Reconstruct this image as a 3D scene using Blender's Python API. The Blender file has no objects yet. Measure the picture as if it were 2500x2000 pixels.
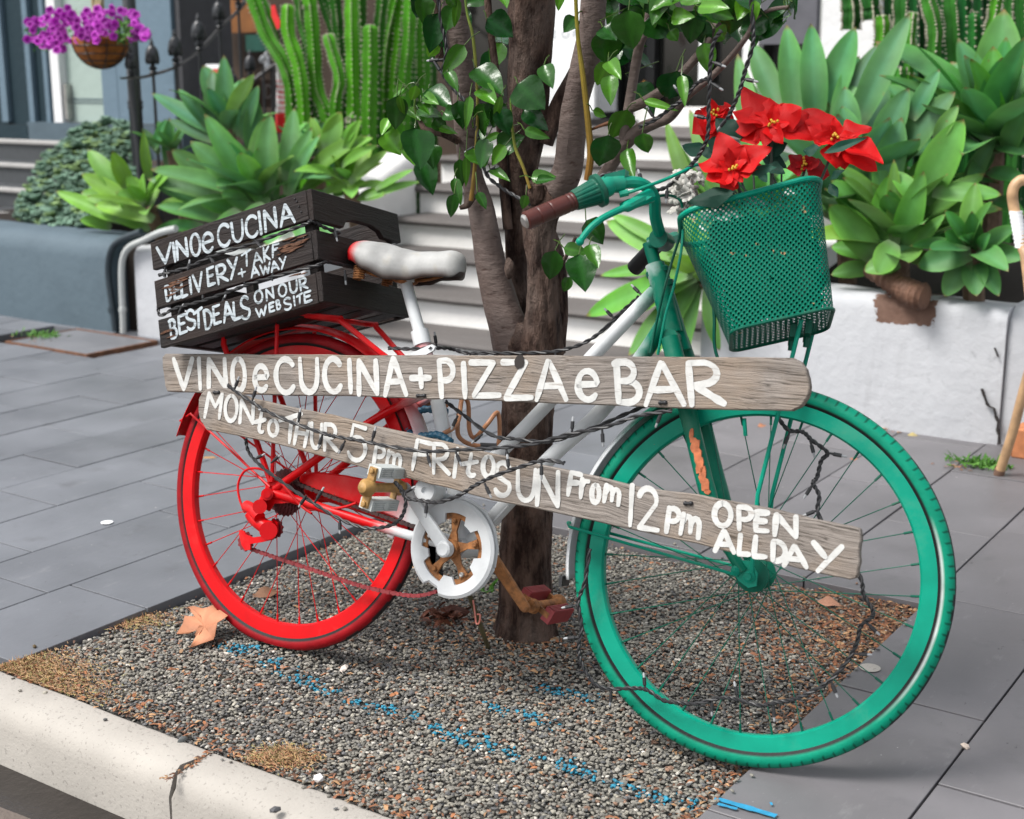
import bpy, bmesh, math, random
from mathutils import Vector as V, Matrix, noise
PI = math.pi
rnd = random.Random(11)
S = bpy.context.scene
COL = S.collection

# ------------------------------------------------------------------ camera, sky, sun, exposure
FPX, PITCH, YAW, CAMH = 3376.4, 0.2340, -0.5970, 1.2      # solved from the paving joints, the kerb and both wheels
fw = V((math.sin(YAW), math.cos(YAW), 0)); CR = V((math.cos(YAW), -math.sin(YAW), 0))
CF = fw * math.cos(PITCH) - V((0, 0, 1)) * math.sin(PITCH)
CU = V((0, 0, 1)) * math.cos(PITCH) + fw * math.sin(PITCH)
CC = V((0, 0, CAMH))
cam = bpy.data.objects.new('camera', bpy.data.cameras.new('camera'))
COL.objects.link(cam); S.camera = cam
cam.matrix_world = Matrix(((CR.x, CU.x, -CF.x, CC.x), (CR.y, CU.y, -CF.y, CC.y), (CR.z, CU.z, -CF.z, CC.z), (0, 0, 0, 1)))
cam.data.sensor_width = 36; cam.data.lens = FPX / 2500 * 36
cam.data.clip_start = 0.05; cam.data.clip_end = 500
cam.data.dof.use_dof = True; cam.data.dof.focus_distance = 2.75; cam.data.dof.aperture_fstop = 4.5

SUN_EL, SUN_AZ = math.radians(56), math.radians(216)       # azimuth clockwise from +Y: behind the camera, high
W = bpy.data.worlds.new('World'); S.world = W; W.use_nodes = True
wn = W.node_tree; bg = wn.nodes['Background']
sky = wn.nodes.new('ShaderNodeTexSky'); sky.sky_type = 'NISHITA'; sky.sun_disc = False
sky.sun_elevation = SUN_EL; sky.sun_rotation = SUN_AZ; sky.dust_density = 3.0; sky.air_density = 1.2; sky.ozone_density = 1.0
hs = wn.nodes.new('ShaderNodeHueSaturation'); hs.inputs['Saturation'].default_value = 0.28; hs.inputs['Value'].default_value = 1.0
wn.links.new(sky.outputs[0], hs.inputs['Color']); wn.links.new(hs.outputs[0], bg.inputs['Color'])
bg.inputs['Strength'].default_value = 0.115
sl = bpy.data.lights.new('sun', 'SUN'); sl.energy = 2.0; sl.angle = math.radians(20); sl.color = (1, .97, .93)
sun = bpy.data.objects.new('sun', sl); COL.objects.link(sun)
sd = V((math.sin(SUN_AZ) * math.cos(SUN_EL), math.cos(SUN_AZ) * math.cos(SUN_EL), math.sin(SUN_EL)))
sun.rotation_euler = sd.to_track_quat('Z', 'Y').to_euler()
sun.location = sd * 20
S.view_settings.view_transform = 'Standard'; S.view_settings.look = 'None'
S.view_settings.exposure = 0.98; S.view_settings.gamma = 1
S.render.engine = 'CYCLES'; S.cycles.max_bounces = 8; S.cycles.transparent_max_bounces = 16
S.cycles.use_denoising = True

# ------------------------------------------------------------------ measuring helpers (points of the photo's 2500x2000 grid onto real planes)
def ray(u, v): return CR * ((u - 1250) / FPX) - CU * ((v - 1000) / FPX) + CF
def on(u, v, p, n):
    d = ray(u, v); return CC + d * ((p - CC).dot(n) / d.dot(n))
def G(u, v, z=0.0): return on(u, v, V((0, 0, z)), V((0, 0, 1)))
def Y(u, v, y): return on(u, v, V((0, y, 0)), V((0, 1, 0)))
def frame(yaw, lean):
    h = V((math.cos(yaw), -math.sin(yaw), 0)); s = V((-math.sin(yaw), -math.cos(yaw), 0))
    n = s * math.cos(lean) + V((0, 0, 1)) * math.sin(lean); u = n.cross(h)
    return h, (u if u.z > 0 else -u), n
RC = V((-1.998, 2.025, 0)); BH, BU, BN = frame(-.04, .25)          # rear contact, axes of the leaning bicycle
FC = V((-.942, 2.108, 0)); FH, FU, FN = frame(-.205, .259)         # front contact, axes of the steered fork
def B(a, w, o=0.): return RC + BH * a + BU * w + BN * o
def Fk(a, w, o=0.): return FC + FH * a + FU * w + FN * o
def BP(u, v, o=0.): return on(u, v, RC + BN * o, BN)
def FP(u, v, o=0.): return on(u, v, FC + FN * o, FN)

# ------------------------------------------------------------------ mesh builder
def catmull(p, k=6):
    p = [V(q) for q in p]
    if len(p) < 3: return p
    out = []
    for i in range(len(p) - 1):
        a, b, c, d = p[max(i - 1, 0)], p[i], p[i + 1], p[min(i + 2, len(p) - 1)]
        for j in range(k):
            t = j / k
            out.append(0.5 * ((2 * b) + (c - a) * t + (2 * a - 5 * b + 4 * c - d) * t * t + (3 * b - a - 3 * c + d) * t ** 3))
    out.append(p[-1]); return out
class MB:
    def __init__(s): s.v = []; s.f = []; s.c = []; s.l = []; s.col = None; s.locf = None
    def add(s, pts, faces, cols=None):
        o = len(s.v)
        for i, p in enumerate(pts):
            s.v.append(V(p)); s.c.append(cols[i] if cols else s.col)
        for f in faces: s.f.append([o + i for i in f])
        return o
    def tube(s, pts, r, seg=8, caps=True, closed=False, cols=None, ring=None):
        pts = [V(p) for p in pts]; n = len(pts)
        rs = r if isinstance(r, (list, tuple)) else [r] * n
        vs = []; fs = []; cs = []
        t0 = (pts[1] - pts[0]).normalized(); up = V((0, 0, 1)) if abs(t0.z) < .9 else V((1, 0, 0))
        x = t0.cross(up).normalized()
        for i in range(n):
            if closed: t = pts[(i + 1) % n] - pts[i - 1]
            else: t = pts[min(i + 1, n - 1)] - pts[max(i - 1, 0)]
            t = t.normalized() if t.length > 1e-9 else t0
            x = (x - t * x.dot(t)); x = x.normalized() if x.length > 1e-9 else t.orthogonal().normalized()
            y = t.cross(x)
            for k in range(seg):
                an = 2 * PI * k / seg; m = ring(k, i) if ring else 1
                vs.append(pts[i] + (x * math.cos(an) + y * math.sin(an)) * rs[i] * m)
                cs.append(cols[i] if cols else s.col)
        m = n if closed else n - 1
        for i in range(m):
            j = (i + 1) % n
            for k in range(seg):
                k2 = (k + 1) % seg; fs.append((i * seg + k, i * seg + k2, j * seg + k2, j * seg + k))
        if caps and not closed:
            fs.append(tuple(range(seg))[::-1]); fs.append(tuple((n - 1) * seg + k for k in range(seg)))
        s.add(vs, fs, cs)
    def box(s, c, ax, ay, az):           # centre and three half-axis vectors
        c = V(c); p = [c + ax * i + ay * j + az * k for i in (-1, 1) for j in (-1, 1) for k in (-1, 1)]
        s.add(p, [(0, 1, 3, 2), (4, 6, 7, 5), (0, 4, 5, 1), (2, 3, 7, 6), (0, 2, 6, 4), (1, 5, 7, 3)])
    def abox(s, x0, x1, y0, y1, z0, z1):
        s.box(((x0 + x1) / 2, (y0 + y1) / 2, (z0 + z1) / 2), V(((x1 - x0) / 2, 0, 0)), V((0, (y1 - y0) / 2, 0)), V((0, 0, (z1 - z0) / 2)))
    def prism(s, poly, ext):             # polygon extruded by a vector, n-gon ends
        poly = [V(p) for p in poly]; n = len(poly)
        s.add(poly + [p + ext for p in poly], [tuple(range(n)), tuple(range(2 * n - 1, n - 1, -1))] + [(i, n + i, n + (i + 1) % n, (i + 1) % n) for i in range(n)])
    def lathe(s, prof, o, ax, seg=16, cols=None):
        o = V(o); ax = V(ax).normalized(); x = ax.orthogonal().normalized(); y = ax.cross(x); n = len(prof)
        vs = []; fs = []; cs = []
        for i, (r, h) in enumerate(prof):
            for k in range(seg):
                an = 2 * PI * k / seg; vs.append(o + ax * h + (x * math.cos(an) + y * math.sin(an)) * max(r, 1e-5)); cs.append(cols[i] if cols else s.col)
        for i in range(n - 1):
            for k in range(seg):
                k2 = (k + 1) % seg; fs.append((i * seg + k, i * seg + k2, (i + 1) * seg + k2, (i + 1) * seg + k))
        s.add(vs, fs, cs)
    def ball(s, c, rx, ry=None, rz=None, ax=None, seg=8, rings=6, jit=0):
        c = V(c); ry = ry or rx; rz = rz or rx
        M = ax if ax else (V((1, 0, 0)), V((0, 1, 0)), V((0, 0, 1)))
        vs = []; fs = []
        for i in range(rings + 1):
            th = PI * i / rings
            for k in range(seg):
                ph = 2 * PI * k / seg; j = 1 + rnd.uniform(-jit, jit)
                vs.append(c + M[0] * rx * j * math.sin(th) * math.cos(ph) + M[1] * ry * j * math.sin(th) * math.sin(ph) + M[2] * rz * j * math.cos(th))
        for i in range(rings):
            for k in range(seg):
                k2 = (k + 1) % seg; fs.append((i * seg + k, (i + 1) * seg + k, (i + 1) * seg + k2, i * seg + k2))
        s.add(vs, fs)
    def grid(s, fn, nu, nv, colf=None):
        vs = []; fs = []; cs = []
        for i in range(nu + 1):
            for j in range(nv + 1):
                vs.append(V(fn(i / nu, j / nv))); cs.append(colf(i / nu, j / nv) if colf else s.col)
        for i in range(nu):
            for j in range(nv):
                a = i * (nv + 1) + j; fs.append((a, a + 1, a + nv + 2, a + nv + 1))
        s.add(vs, fs, cs)
def ribbon(mb, pts, wd, n):              # a flat brush stroke with round ends lying on a plane of normal n
    pts = [V(p) for p in pts]; m = len(pts); L = []; Rr = []
    for i in range(m):
        t = (pts[min(i + 1, m - 1)] - pts[max(i - 1, 0)]).normalized(); sd_ = n.cross(t)
        w = wd * (1 + .28 * noise.noise(pts[i] * 38) - .22 * (i == m - 1) - .1 * (i == 0)) * .5
        L.append(pts[i] + sd_ * w); Rr.append(pts[i] - sd_ * w)
    t0 = (pts[0] - pts[1]).normalized(); t1 = (pts[-1] - pts[-2]).normalized()
    poly = L[:]
    def cap(c, a, t, w):
        sd_ = n.cross(t); return [c + t * (w * math.sin(q)) * .8 + sd_ * (w * math.cos(q)) for q in [PI * k / 6 for k in range(1, 6)]]
    w0 = (L[0] - Rr[0]).length / 2; w1 = (L[-1] - Rr[-1]).length / 2
    vs = []; fs = []
    for i in range(m): vs += [L[i], Rr[i]]
    for i in range(m - 1): fs.append((2 * i, 2 * i + 1, 2 * i + 3, 2 * i + 2))
    c0 = cap(pts[0], L[0], t0, w0); c1 = cap(pts[-1], L[-1], t1, w1)
    b = len(vs); vs += c0; fs.append(tuple([1] + [b + k for k in range(len(c0) - 1, -1, -1)] + [0]) if (c0[0] - Rr[0]).length > (c0[0] - L[0]).length else tuple([0] + [b + k for k in range(len(c0) - 1, -1, -1)] + [1]))
    b = len(vs); vs += c1; fs.append(tuple([2 * m - 2] + [b + k for k in range(len(c1))] + [2 * m - 1]) if (c1[0] - L[-1]).length < (c1[0] - Rr[-1]).length else tuple([2 * m - 1] + [b + k for k in range(len(c1))] + [2 * m - 2]))
    mb.add(vs, fs)

def rootloc(o):
    l = V((0, 0, 0))
    while o: l = l + o.location; o = o.parent
    return l
def obj(name, mb, mt, parent=None, smooth=True, edge=35):
    me = bpy.data.meshes.new(name)
    if parent: off = rootloc(parent)
    else:
        xs = [p.x for p in mb.v]; ys = [p.y for p in mb.v]; zs = [p.z for p in mb.v]
        off = V(((min(xs) + max(xs)) / 2, (min(ys) + max(ys)) / 2, min(zs)))
    me.from_pydata([p - off for p in mb.v], [], mb.f)
    if any(c is not None for c in mb.c):
        at = me.color_attributes.new('Col', 'FLOAT_COLOR', 'POINT'); buf = []
        for c in mb.c: buf += list(c or (1, 1, 1)) + [1.0]
        at.data.foreach_set('color', buf)
    if mb.locf:
        at = me.attributes.new('loc', 'FLOAT_VECTOR', 'POINT'); buf = []
        for p in mb.v: buf += list(mb.locf(p))
        at.data.foreach_set('vector', buf)
    bm = bmesh.new(); bm.from_mesh(me); bmesh.ops.recalc_face_normals(bm, faces=bm.faces); bm.to_mesh(me); bm.free()
    if smooth:
        me.polygons.foreach_set('use_smooth', [True] * len(me.polygons)); me.set_sharp_from_angle(angle=math.radians(edge))
    if mt: me.materials.append(mt)
    o = bpy.data.objects.new(name, me); COL.objects.link(o)
    if parent: o.parent = parent
    else: o.location = off
    return o
def tag(o, label=None, cat=None, group=None, kind=None):
    if label: o['label'] = label
    if cat: o['category'] = cat
    if group: o['group'] = group
    if kind: o['kind'] = kind
    return o
def thing(name, label, cat, loc, group=None):
    o = bpy.data.objects.new(name, None); COL.objects.link(o); o.location = loc; o.empty_display_size = .1
    return tag(o, label, cat, group)
def struct(name, mb, mt, smooth=True): return tag(obj(name, mb, mt, None, smooth), kind='structure')

# ------------------------------------------------------------------ procedural materials
class NT:
    def __init__(s, name):
        s.m = bpy.data.materials.new(name); s.m.use_nodes = True; s.t = s.m.node_tree; s.b = s.t.nodes['Principled BSDF']
    def n(s, typ, **kw):
        nd = s.t.nodes.new(typ)
        for k, v in kw.items(): setattr(nd, k, v)
        return nd
    def l(s, a, b): s.t.links.new(a, b)
    def co(s, attr=None):
        if attr:
            a = s.n('ShaderNodeAttribute', attribute_name=attr); return a.outputs['Vector']
        return s.n('ShaderNodeTexCoord').outputs['Object']
    def noise(s, co, scale, detail=4, rough=.55, mapping=None):
        if mapping:
            mp = s.n('ShaderNodeMapping'); mp.inputs['Scale'].default_value = mapping; s.l(co, mp.inputs[0]); co = mp.outputs[0]
        t = s.n('ShaderNodeTexNoise'); t.inputs['Scale'].default_value = scale; t.inputs['Detail'].default_value = detail; t.inputs['Roughness'].default_value = rough
        s.l(co, t.inputs['Vector']); return t.outputs['Fac']
    def ramp(s, fac, stops):
        r = s.n('ShaderNodeValToRGB'); e = r.color_ramp.elements
        while len(e) < len(stops): e.new(.5)
        for i, (p, c) in enumerate(stops):
            e[i].position = p; e[i].color = (c, c, c, 1) if isinstance(c, (int, float)) else (*c, 1)
        s.l(fac, r.inputs[0]); return r.outputs[0]
    def mix(s, fac, a, b, mode='MIX'):
        m = s.n('ShaderNodeMix', data_type='RGBA', blend_type=mode)
        for sock, val in ((m.inputs[0], fac), (m.inputs[6], a), (m.inputs[7], b)):
            if isinstance(val, (int, float)): sock.default_value = val
            elif isinstance(val, tuple): sock.default_value = (*val, 1)
            else: s.l(val, sock)
        return m.outputs[2]
    def math(s, op, a, b=0.0):
        m = s.n('ShaderNodeMath', operation=op)
        for i, val in enumerate((a, b)):
            if isinstance(val, (int, float)): m.inputs[i].default_value = val
            else: s.l(val, m.inputs[i])
        return m.outputs[0]
    def bump(s, h, strength=.3, dist=.01):
        b = s.n('ShaderNodeBump'); b.inputs['Strength'].default_value = strength; b.inputs['Distance'].default_value = dist
        s.l(h, b.inputs['Height']); s.l(b.outputs[0], s.b.inputs['Normal'])
    def out(s, col=None, rough=.5, spec=.5, metal=0, coat=0):
        if col is not None:
            if isinstance(col, tuple): s.b.inputs['Base Color'].default_value = (*col, 1)
            else: s.l(col, s.b.inputs['Base Color'])
        if isinstance(rough, (int, float)): s.b.inputs['Roughness'].default_value = rough
        else: s.l(rough, s.b.inputs['Roughness'])
        s.b.inputs['Specular IOR Level'].default_value = spec; s.b.inputs['Metallic'].default_value = metal; s.b.inputs['Coat Weight'].default_value = coat
        return s.m
def simple(name, col, rough=.5, var=.18, vs=18, bs=120, bst=.15, bd=.002, spec=.5, metal=0, vcol=False, coat=0):
    k = NT(name); co = k.co(); f = k.noise(co, vs)
    base = col
    if vcol: base = k.n('ShaderNodeAttribute', attribute_name='Col').outputs['Color']
    g = k.ramp(f, [(.25, 1 - var), (.75, 1 + var * .6)])
    c = k.mix(1.0, base, g, 'MULTIPLY')
    if bst: k.bump(k.noise(co, bs, 3), bst, bd)
    return k.out(c, rough, spec, metal, coat)
RED, WHT, GRN = (.58, .001, .004), (.60, .62, .63), (0, .165, .098)
def paint(name, rust=.62, lo=(.26, .335), hi=(.755, .80), cols=(RED, WHT, GRN), axis=None, rough=.32):
    k = NT(name); co = k.co(); axis = axis or BH
    d = k.n('ShaderNodeVectorMath', operation='DOT_PRODUCT'); d.inputs[1].default_value = axis; k.l(co, d.inputs[0])
    fz = k.noise(co, 30, 3); a = k.math('ADD', d.outputs['Value'], k.math('MULTIPLY', k.math('SUBTRACT', fz, .5), .05))
    def mr(lo_):
        m = k.n('ShaderNodeMapRange'); m.inputs[1].default_value = lo_[0]; m.inputs[2].default_value = lo_[1]; k.l(a, m.inputs[0]); return m.outputs[0]
    c = k.mix(mr(lo), cols[0], cols[1]); c = k.mix(mr(hi), c, cols[2])
    c = k.mix(1.0, c, k.ramp(k.noise(co, 14, 4), [(.3, .80), (.7, 1.08)]), 'MULTIPLY')
    chip = k.ramp(k.noise(co, 55, 5, .65), [(rust, 0.0), (rust + .03, 1.0)])
    c = k.mix(chip, c, (.16, .07, .035)); dust = k.ramp(k.noise(co, 7, 6, .7), [(.52, 0.0), (.78, .30)]); c = k.mix(dust, c, (.20, .15, .12))
    r = k.ramp(k.noise(co, 25, 3), [(.3, rough), (.8, rough + .2)])
    k.bump(k.noise(co, 160, 3), .08, .002)
    return k.out(c, r, .22, 0, 0)
M = {}
M['paint'] = paint('bicycle_paint', .70)
M['red'] = paint('red_paint', .70, (5, 6), (7, 8))
M['green'] = paint('green_paint', .71, (-6, -5), (-4, -3), (RED, WHT, (0, .275, .178)))
M['greendark'] = paint('dark_green_paint', .72, (-6, -5), (-4, -3), (RED, WHT, (0, .10, .062)))
M['white'] = paint('white_paint', .70, (-6, -5), (7, 8))
M['vpaint'] = simple('tyre_paint', (1, 1, 1), .55, .3, 25, 150, .3, .002, spec=.2, vcol=True)
M['rust'] = simple('rusty_steel', (.30, .12, .035), .7, .7, 60, 150, .5, .003)
M['chrome'] = simple('dull_steel', (.45, .44, .42), .35, .3, 40, 100, .1, .001, metal=.8)
M['black'] = simple('black_rubber', (.018, .018, .02), .5, .2, 30)
M['iron'] = simple('black_iron', (.022, .024, .028), .38, .3, 40, 80, .3, .003)
M['ironworn'] = simple('worn_iron', (.09, .085, .085), .4, .5, 50, 80, .3, .003)
M['brown'] = simple('brown_vinyl', (.075, .015, .010), .42, .25, 40, 200, .2, .001)
M['grey'] = simple('grey_rubber', (.50, .53, .52), .55, .2, 40)
M['copper'] = simple('copper_cable', (.38, .17, .08), .4, .3, 60, 200, .3, .001)
M['blue'] = simple('blue_cable', (.015, .10, .17), .5, .3, 80)
M['clear'] = simple('clear_plastic', (.34, .35, .36), .12, .05, 20, 50, 0)
M['vleaf'] = None
def leafmat(name, rough=.38, trans=.25, spec=.5, veins=0, co_attr=None):
    k = NT(name); at = k.n('ShaderNodeAttribute', attribute_name='Col').outputs['Color']
    co = k.co(); c = k.mix(1.0, at, k.ramp(k.noise(co, 9, 4), [(.3, .75), (.7, 1.15)]), 'MULTIPLY')
    if co_attr: sp = k.ramp(k.noise(co, 24, 6, .7), [(.66, 0.0), (.72, .8)]); c = k.mix(sp, c, (.22, .15, .055)); c = k.mix(k.ramp(k.noise(co, 3.5, 3), [(.4, 0.0), (.75, .35)]), c, (.20, .30, .14))
    if veins: k.bump(k.noise(co, veins, 3), .25, .004)
    k.out(c, rough, spec)
    tr = k.n('ShaderNodeBsdfTranslucent'); k.l(c, tr.inputs[0]); mx = k.n('ShaderNodeMixShader'); mx.inputs[0].default_value = trans
    k.l(k.b.outputs[0], mx.inputs[1]); k.l(tr.outputs[0], mx.inputs[2]); k.l(mx.outputs[0], k.t.nodes['Material Output'].inputs[0])
    return k.m
M['agave'] = leafmat('agave_leaf', .5, .16, .25, 0, True)
M['tleaf'] = leafmat('tree_leaf', .24, .14, .36, 60)
M['petal'] = leafmat('petal', .6, .3, .3, 80)
M['vgen'] = simple('tinted_matter', (1, 1, 1), .75, .25, 30, 120, .3, .002, vcol=True)
M['vgloss'] = simple('tinted_gloss', (1, 1, 1), .5, .3, 20, 120, .15, .002, spec=.22, vcol=True)
def wood(name, a, b, c, cracks=1.0, rough=.8):
    k = NT(name); co = k.co('loc')
    wv = k.n('ShaderNodeVectorMath', operation='ADD'); nz = k.n('ShaderNodeTexNoise'); nz.inputs['Scale'].default_value = 5; k.l(co, nz.inputs['Vector'])
    sc = k.n('ShaderNodeVectorMath', operation='SCALE'); sc.inputs['Scale'].default_value = .035; k.l(nz.outputs['Color'], sc.inputs[0]); k.l(co, wv.inputs[0]); k.l(sc.outputs[0], wv.inputs[1])
    cw = wv.outputs[0]
    g1 = k.noise(cw, 4, 9, .75, (1, 34, 34)); g2 = k.noise(cw, 7, 5, .6, (1, 42, 42)); big = k.noise(co, 5, 4)
    col = k.mix(k.ramp(g1, [(.35, 0.0), (.65, 1.0)]), a, b); col = k.mix(k.ramp(big, [(.45, 0.0), (.7, .75)]), col, c)
    crack = k.ramp(g2, [(.36, 1.0), (.43, 0.0)]); col = k.mix(k.math('MULTIPLY', crack, .75 * cracks), col, (.035, .028, .022))
    k.bump(k.math('ADD', g1, k.math('MULTIPLY', g2, .8)), .8, .004)
    return k.out(col, rough, .2)
M['plank'] = wood('weathered_plank', (.135, .115, .10), (.32, .285, .255), (.30, .225, .16))
M['crate'] = wood('dark_stained_wood', (.009, .0075, .0075), (.024, .018, .017), (.030, .018, .014), .5, .5)
def letter(name, c, thr, under):
    k = NT(name); co = k.co(); f = k.noise(co, 45, 4); k.bump(k.noise(co, 120, 4), .3, .002)
    cc = k.mix(1.0, c, k.ramp(f, [(.3, .82), (.7, 1.04)]), 'MULTIPLY'); g = k.noise(co, 34, 7, .75, (.6, .6, 6)); cc = k.mix(k.ramp(g, [(thr, 0.0), (thr + .10, .75)]), cc, under)
    k.out(cc, .75, .2)
    return k.m
M['letter'] = letter('white_brush_paint', (.56, .56, .54), .56, (.26, .22, .19)); M['chalky'] = letter('chalky_brush_paint', (.44, .49, .52), .50, (.06, .072, .08))
# ================================================================== SETTING
def stone_mat():
    k = NT('slate_paving'); co = k.co(); at = k.n('ShaderNodeAttribute', attribute_name='Col').outputs['Color']
    f = k.noise(co, 3.5, 5); f2 = k.noise(co, 26, 6, .7, (1, .35, 1)); f3 = k.noise(co, 5, 3, .5)
    c = k.mix(1.0, at, k.ramp(f, [(.3, .82), (.7, 1.12)]), 'MULTIPLY')
    c = k.mix(k.ramp(f2, [(.60, 0.0), (.72, .30)]), c, (.26, .26, .26)); c = k.mix(k.ramp(k.noise(co, 9, 5, .6), [(.60, 0.0), (.75, .45)]), c, (.085, .085, .09)); c = k.mix(k.ramp(k.noise(co, 60, 3, .5), [(.73, 0.0), (.76, .8)]), c, (.38, .37, .36))
    sp = k.noise(co, 38, 5, .7, (1.4, .6, 1)); c = k.mix(k.math('MULTIPLY', k.ramp(sp, [(.30, 1.0), (.34, 0.0)]), k.ramp(f3, [(.5, 0.0), (.6, .85)])), c, (.03, .03, .032))
    k.bump(k.noise(co, 45, 6, .6, (1, .5, 1)), .22, .004)
    return k.out(c, k.ramp(f, [(.3, .42), (.7, .56)]), .45)
M['stone'] = stone_mat()
def concrete(name, c, bst=.35, speck=.5):
    k = NT(name); co = k.co(); f = k.noise(co, 5, 5); s2 = k.noise(co, 130, 3)
    cc = k.mix(1.0, c, k.ramp(f, [(.3, .86), (.7, 1.06)]), 'MULTIPLY'); cc = k.mix(k.ramp(s2, [(.60, 0.0), (.68, speck)]), cc, tuple(x * .42 for x in c))
    k.bump(k.noise(co, 150, 4), bst, .003); return k.out(cc, .85, .25)
M['kerb'] = concrete('kerb_concrete', (.385, .36, .325))
M['asphalt'] = concrete('asphalt', (.05, .045, .043), .8, .6)
def plaster(name, c, dirt, amt=.5):
    k = NT(name); co = k.co(); f = k.noise(co, 4, 6, .65); s = k.noise(co, 18, 6, .7)
    cc = k.mix(k.ramp(f, [(.45, 0.0), (.8, amt)]), c, dirt); cc = k.mix(k.ramp(k.noise(co, 10, 6, .7, (1.5, 1.5, .22)), [(.55, 0.0), (.75, .5 * amt)]), cc, dirt); cc = k.mix(k.ramp(k.noise(co, 70, 4, .6), [(.70, 0.0), (.74, .8 * amt)]), cc, tuple(x * .3 for x in dirt)); cc = k.mix(k.ramp(s, [(.62, 0.0), (.74, .55 * amt)]), cc, tuple(x * .5 for x in dirt))
    k.bump(k.noise(co, 22, 6, .6), .35, .012); return k.out(cc, .7, .3)
M['wwall'] = plaster('white_plaster', (.46, .47, .49), (.30, .31, .335), .6)
M['wstep'] = plaster('white_riser', (.80, .79, .77), (.55, .52, .50), .3)
M['tread'] = plaster('grey_tread', (.115, .105, .10), (.08, .07, .066), .6)
M['gwall'] = plaster('blue_grey_render', (.085, .12, .145), (.055, .08, .10), .7)
M['jdirt'] = concrete('joint_dirt', (.030, .019, .013), 1.0); M['soil'] = concrete('dark_soil', (.02, .015, .012), 1.0)

def sheet(name, x0, x1, y0, y1, z, mt):
    mb = MB(); mb.add([(x0, y0, z), (x1, y0, z), (x1, y1, z), (x0, y1, z)], [(0, 1, 2, 3)]); return struct(name, mb, mt)
sheet('ground', -60, 60, 1.52, 90, -.036, M['jdirt'])
sheet('road', -60, 60, -60, 1.56, -.125, M['asphalt'])
PX0, PX1, PY0, PY1 = -2.407, -.922, 1.62, 3.075               # the gravel pit round the tree
# paving: slate planks running away from the street
mb = MB(); offs = {}
lx = [-2.407 - .279 * i for i in range(0, 26)]; rx = [-2.407 + .297 * i for i in range(0, 20)]
known = {-2: 1.965, -3: 2.133, -4: 2.43, -5: 2.728, -6: 3.02, 8: 4.043, 7: 4.34, 9: 2.476, 10: 2.162}
def tile(xa, xb, ya, yb):
    if yb - ya < .02: return
    g = .0026; t = rnd.uniform(.86, 1.12); z = rnd.uniform(-.0016, .0008); zz = [z + rnd.uniform(-.0008, .0008) for _ in range(4)]
    cold = (.142 * t, .149 * t, .165 * t) if xa < -2.3 else (.148 * t, .142 * t, .150 * t)
    mb.col = cold; e = .0010
    xs, ys = (xa + g, xb - g), (ya + g, yb - g)
    top = [(xs[0] + e, ys[0] + e, zz[0]), (xs[1] - e, ys[0] + e, zz[1]), (xs[1] - e, ys[1] - e, zz[2]), (xs[0] + e, ys[1] - e, zz[3])]
    mid = [(xs[0], ys[0], zz[0] - e), (xs[1], ys[0], zz[1] - e), (xs[1], ys[1], zz[2] - e), (xs[0], ys[1], zz[3] - e)]
    bot = [(p[0], p[1], -.034) for p in mid]
    mb.add(top + mid + bot, [(0, 1, 2, 3)] + [(i, 4 + i, 4 + (i + 1) % 4, (i + 1) % 4) for i in range(4)] + [(4 + i, 8 + i, 8 + (i + 1) % 4, 4 + (i + 1) % 4) for i in range(4)])
cols = [(lx[i + 1], lx[i], -(i + 1)) for i in range(25)] + [(rx[i], rx[i + 1], i + 1 if i < 5 else i + 2) for i in range(19)]
HX0, HX1, HY0, HY1 = -5.56, -4.985, 3.95, 4.36                 # the tiled service hatch by the wall
for xa, xb, idx in cols:
    o = known.get(idx, 1.7 + (idx * .271) % .6); y = o
    while y > 1.66: y -= .6
    while y < 8.2:
        ya, yb = max(y, 1.66 if idx < 0 else 1.62), y + .6
        if xa > PX0 - .05 and xb < PX1 + .05: ya = max(ya, PY1)
        if xa < HX1 and xb > HX0 and yb > HY0 and ya < HY1:
            tile(xa, xb, ya, min(yb, HY0 - .01)); tile(xa, xb, max(ya, HY1 + .01), yb)
        else: tile(xa, xb, ya, yb)
        y += .6
paving = struct('paving', mb, M['stone'], False)
hatch = thing('service_hatch', 'tiled rusty edged service hatch lid set flush in the paving beside the grey planter', 'hatch lid', (-5.27, 4.155, 0))
mb = MB(); mb.col = (.15, .153, .165); mb.abox(HX0 + .012, HX1 - .012, HY0 + .012, HY1 - .012, -.03, .004); obj('lid', mb, M['stone'], hatch)
mb = MB()
for a in ((HX0 - .003, HX1 + .003, HY0 - .002, HY0 + .006), (HX0 - .003, HX1 + .003, HY1 - .009, HY1 + .004)): mb.abox(*a, -.03, .007)
for a in ((HX0 - .003, HX0 + .006), (HX1 - .009, HX1 + .003)): mb.abox(*a, HY0 + .010, HY1 - .010, -.03, .007)
obj('frame', mb, simple('dull_rust', (.16, .07, .035), .8, .5, 30), hatch)

# kerb: two lengths with a broken joint between them
def kerb_len(mb, x0, x1, jag0=0, jag1=0):
    prof = [(1.619, -.14), (1.619, -.004), (1.607, .002), (1.545, 0), (1.525, -.008), (1.513, -.024), (1.508, -.045), (1.506, -.14)]
    n = 40; k = len(prof); vs = []; fs = []
    for i in range(n + 1):
        x = x0 + (x1 - x0) * i / n
        for j, (y, z) in enumerate(prof):
            dx = 0
            if i == n and jag1: dx = noise.noise(V((y * 60, z * 60, 3))) * jag1 - (.010 if j in (3, 4) else 0)
            if i == 0 and jag0: dx = noise.noise(V((y * 60, z * 60, 7))) * jag0 + (.005 if j in (3, 4) else 0)
            w = noise.noise(V((x * 5, y * 9, z * 9))) * .0025
            vs.append((x + dx, y + w, z + w))
    for i in range(n):
        for j in range(k - 1): a = i * k + j; fs.append((a, a + 1, a + k + 1, a + k))
    fs.append(tuple(range(k))); fs.append(tuple(n * k + j for j in range(k)))
    mb.add(vs, fs)
jx = G(462, 1868).x
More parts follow.
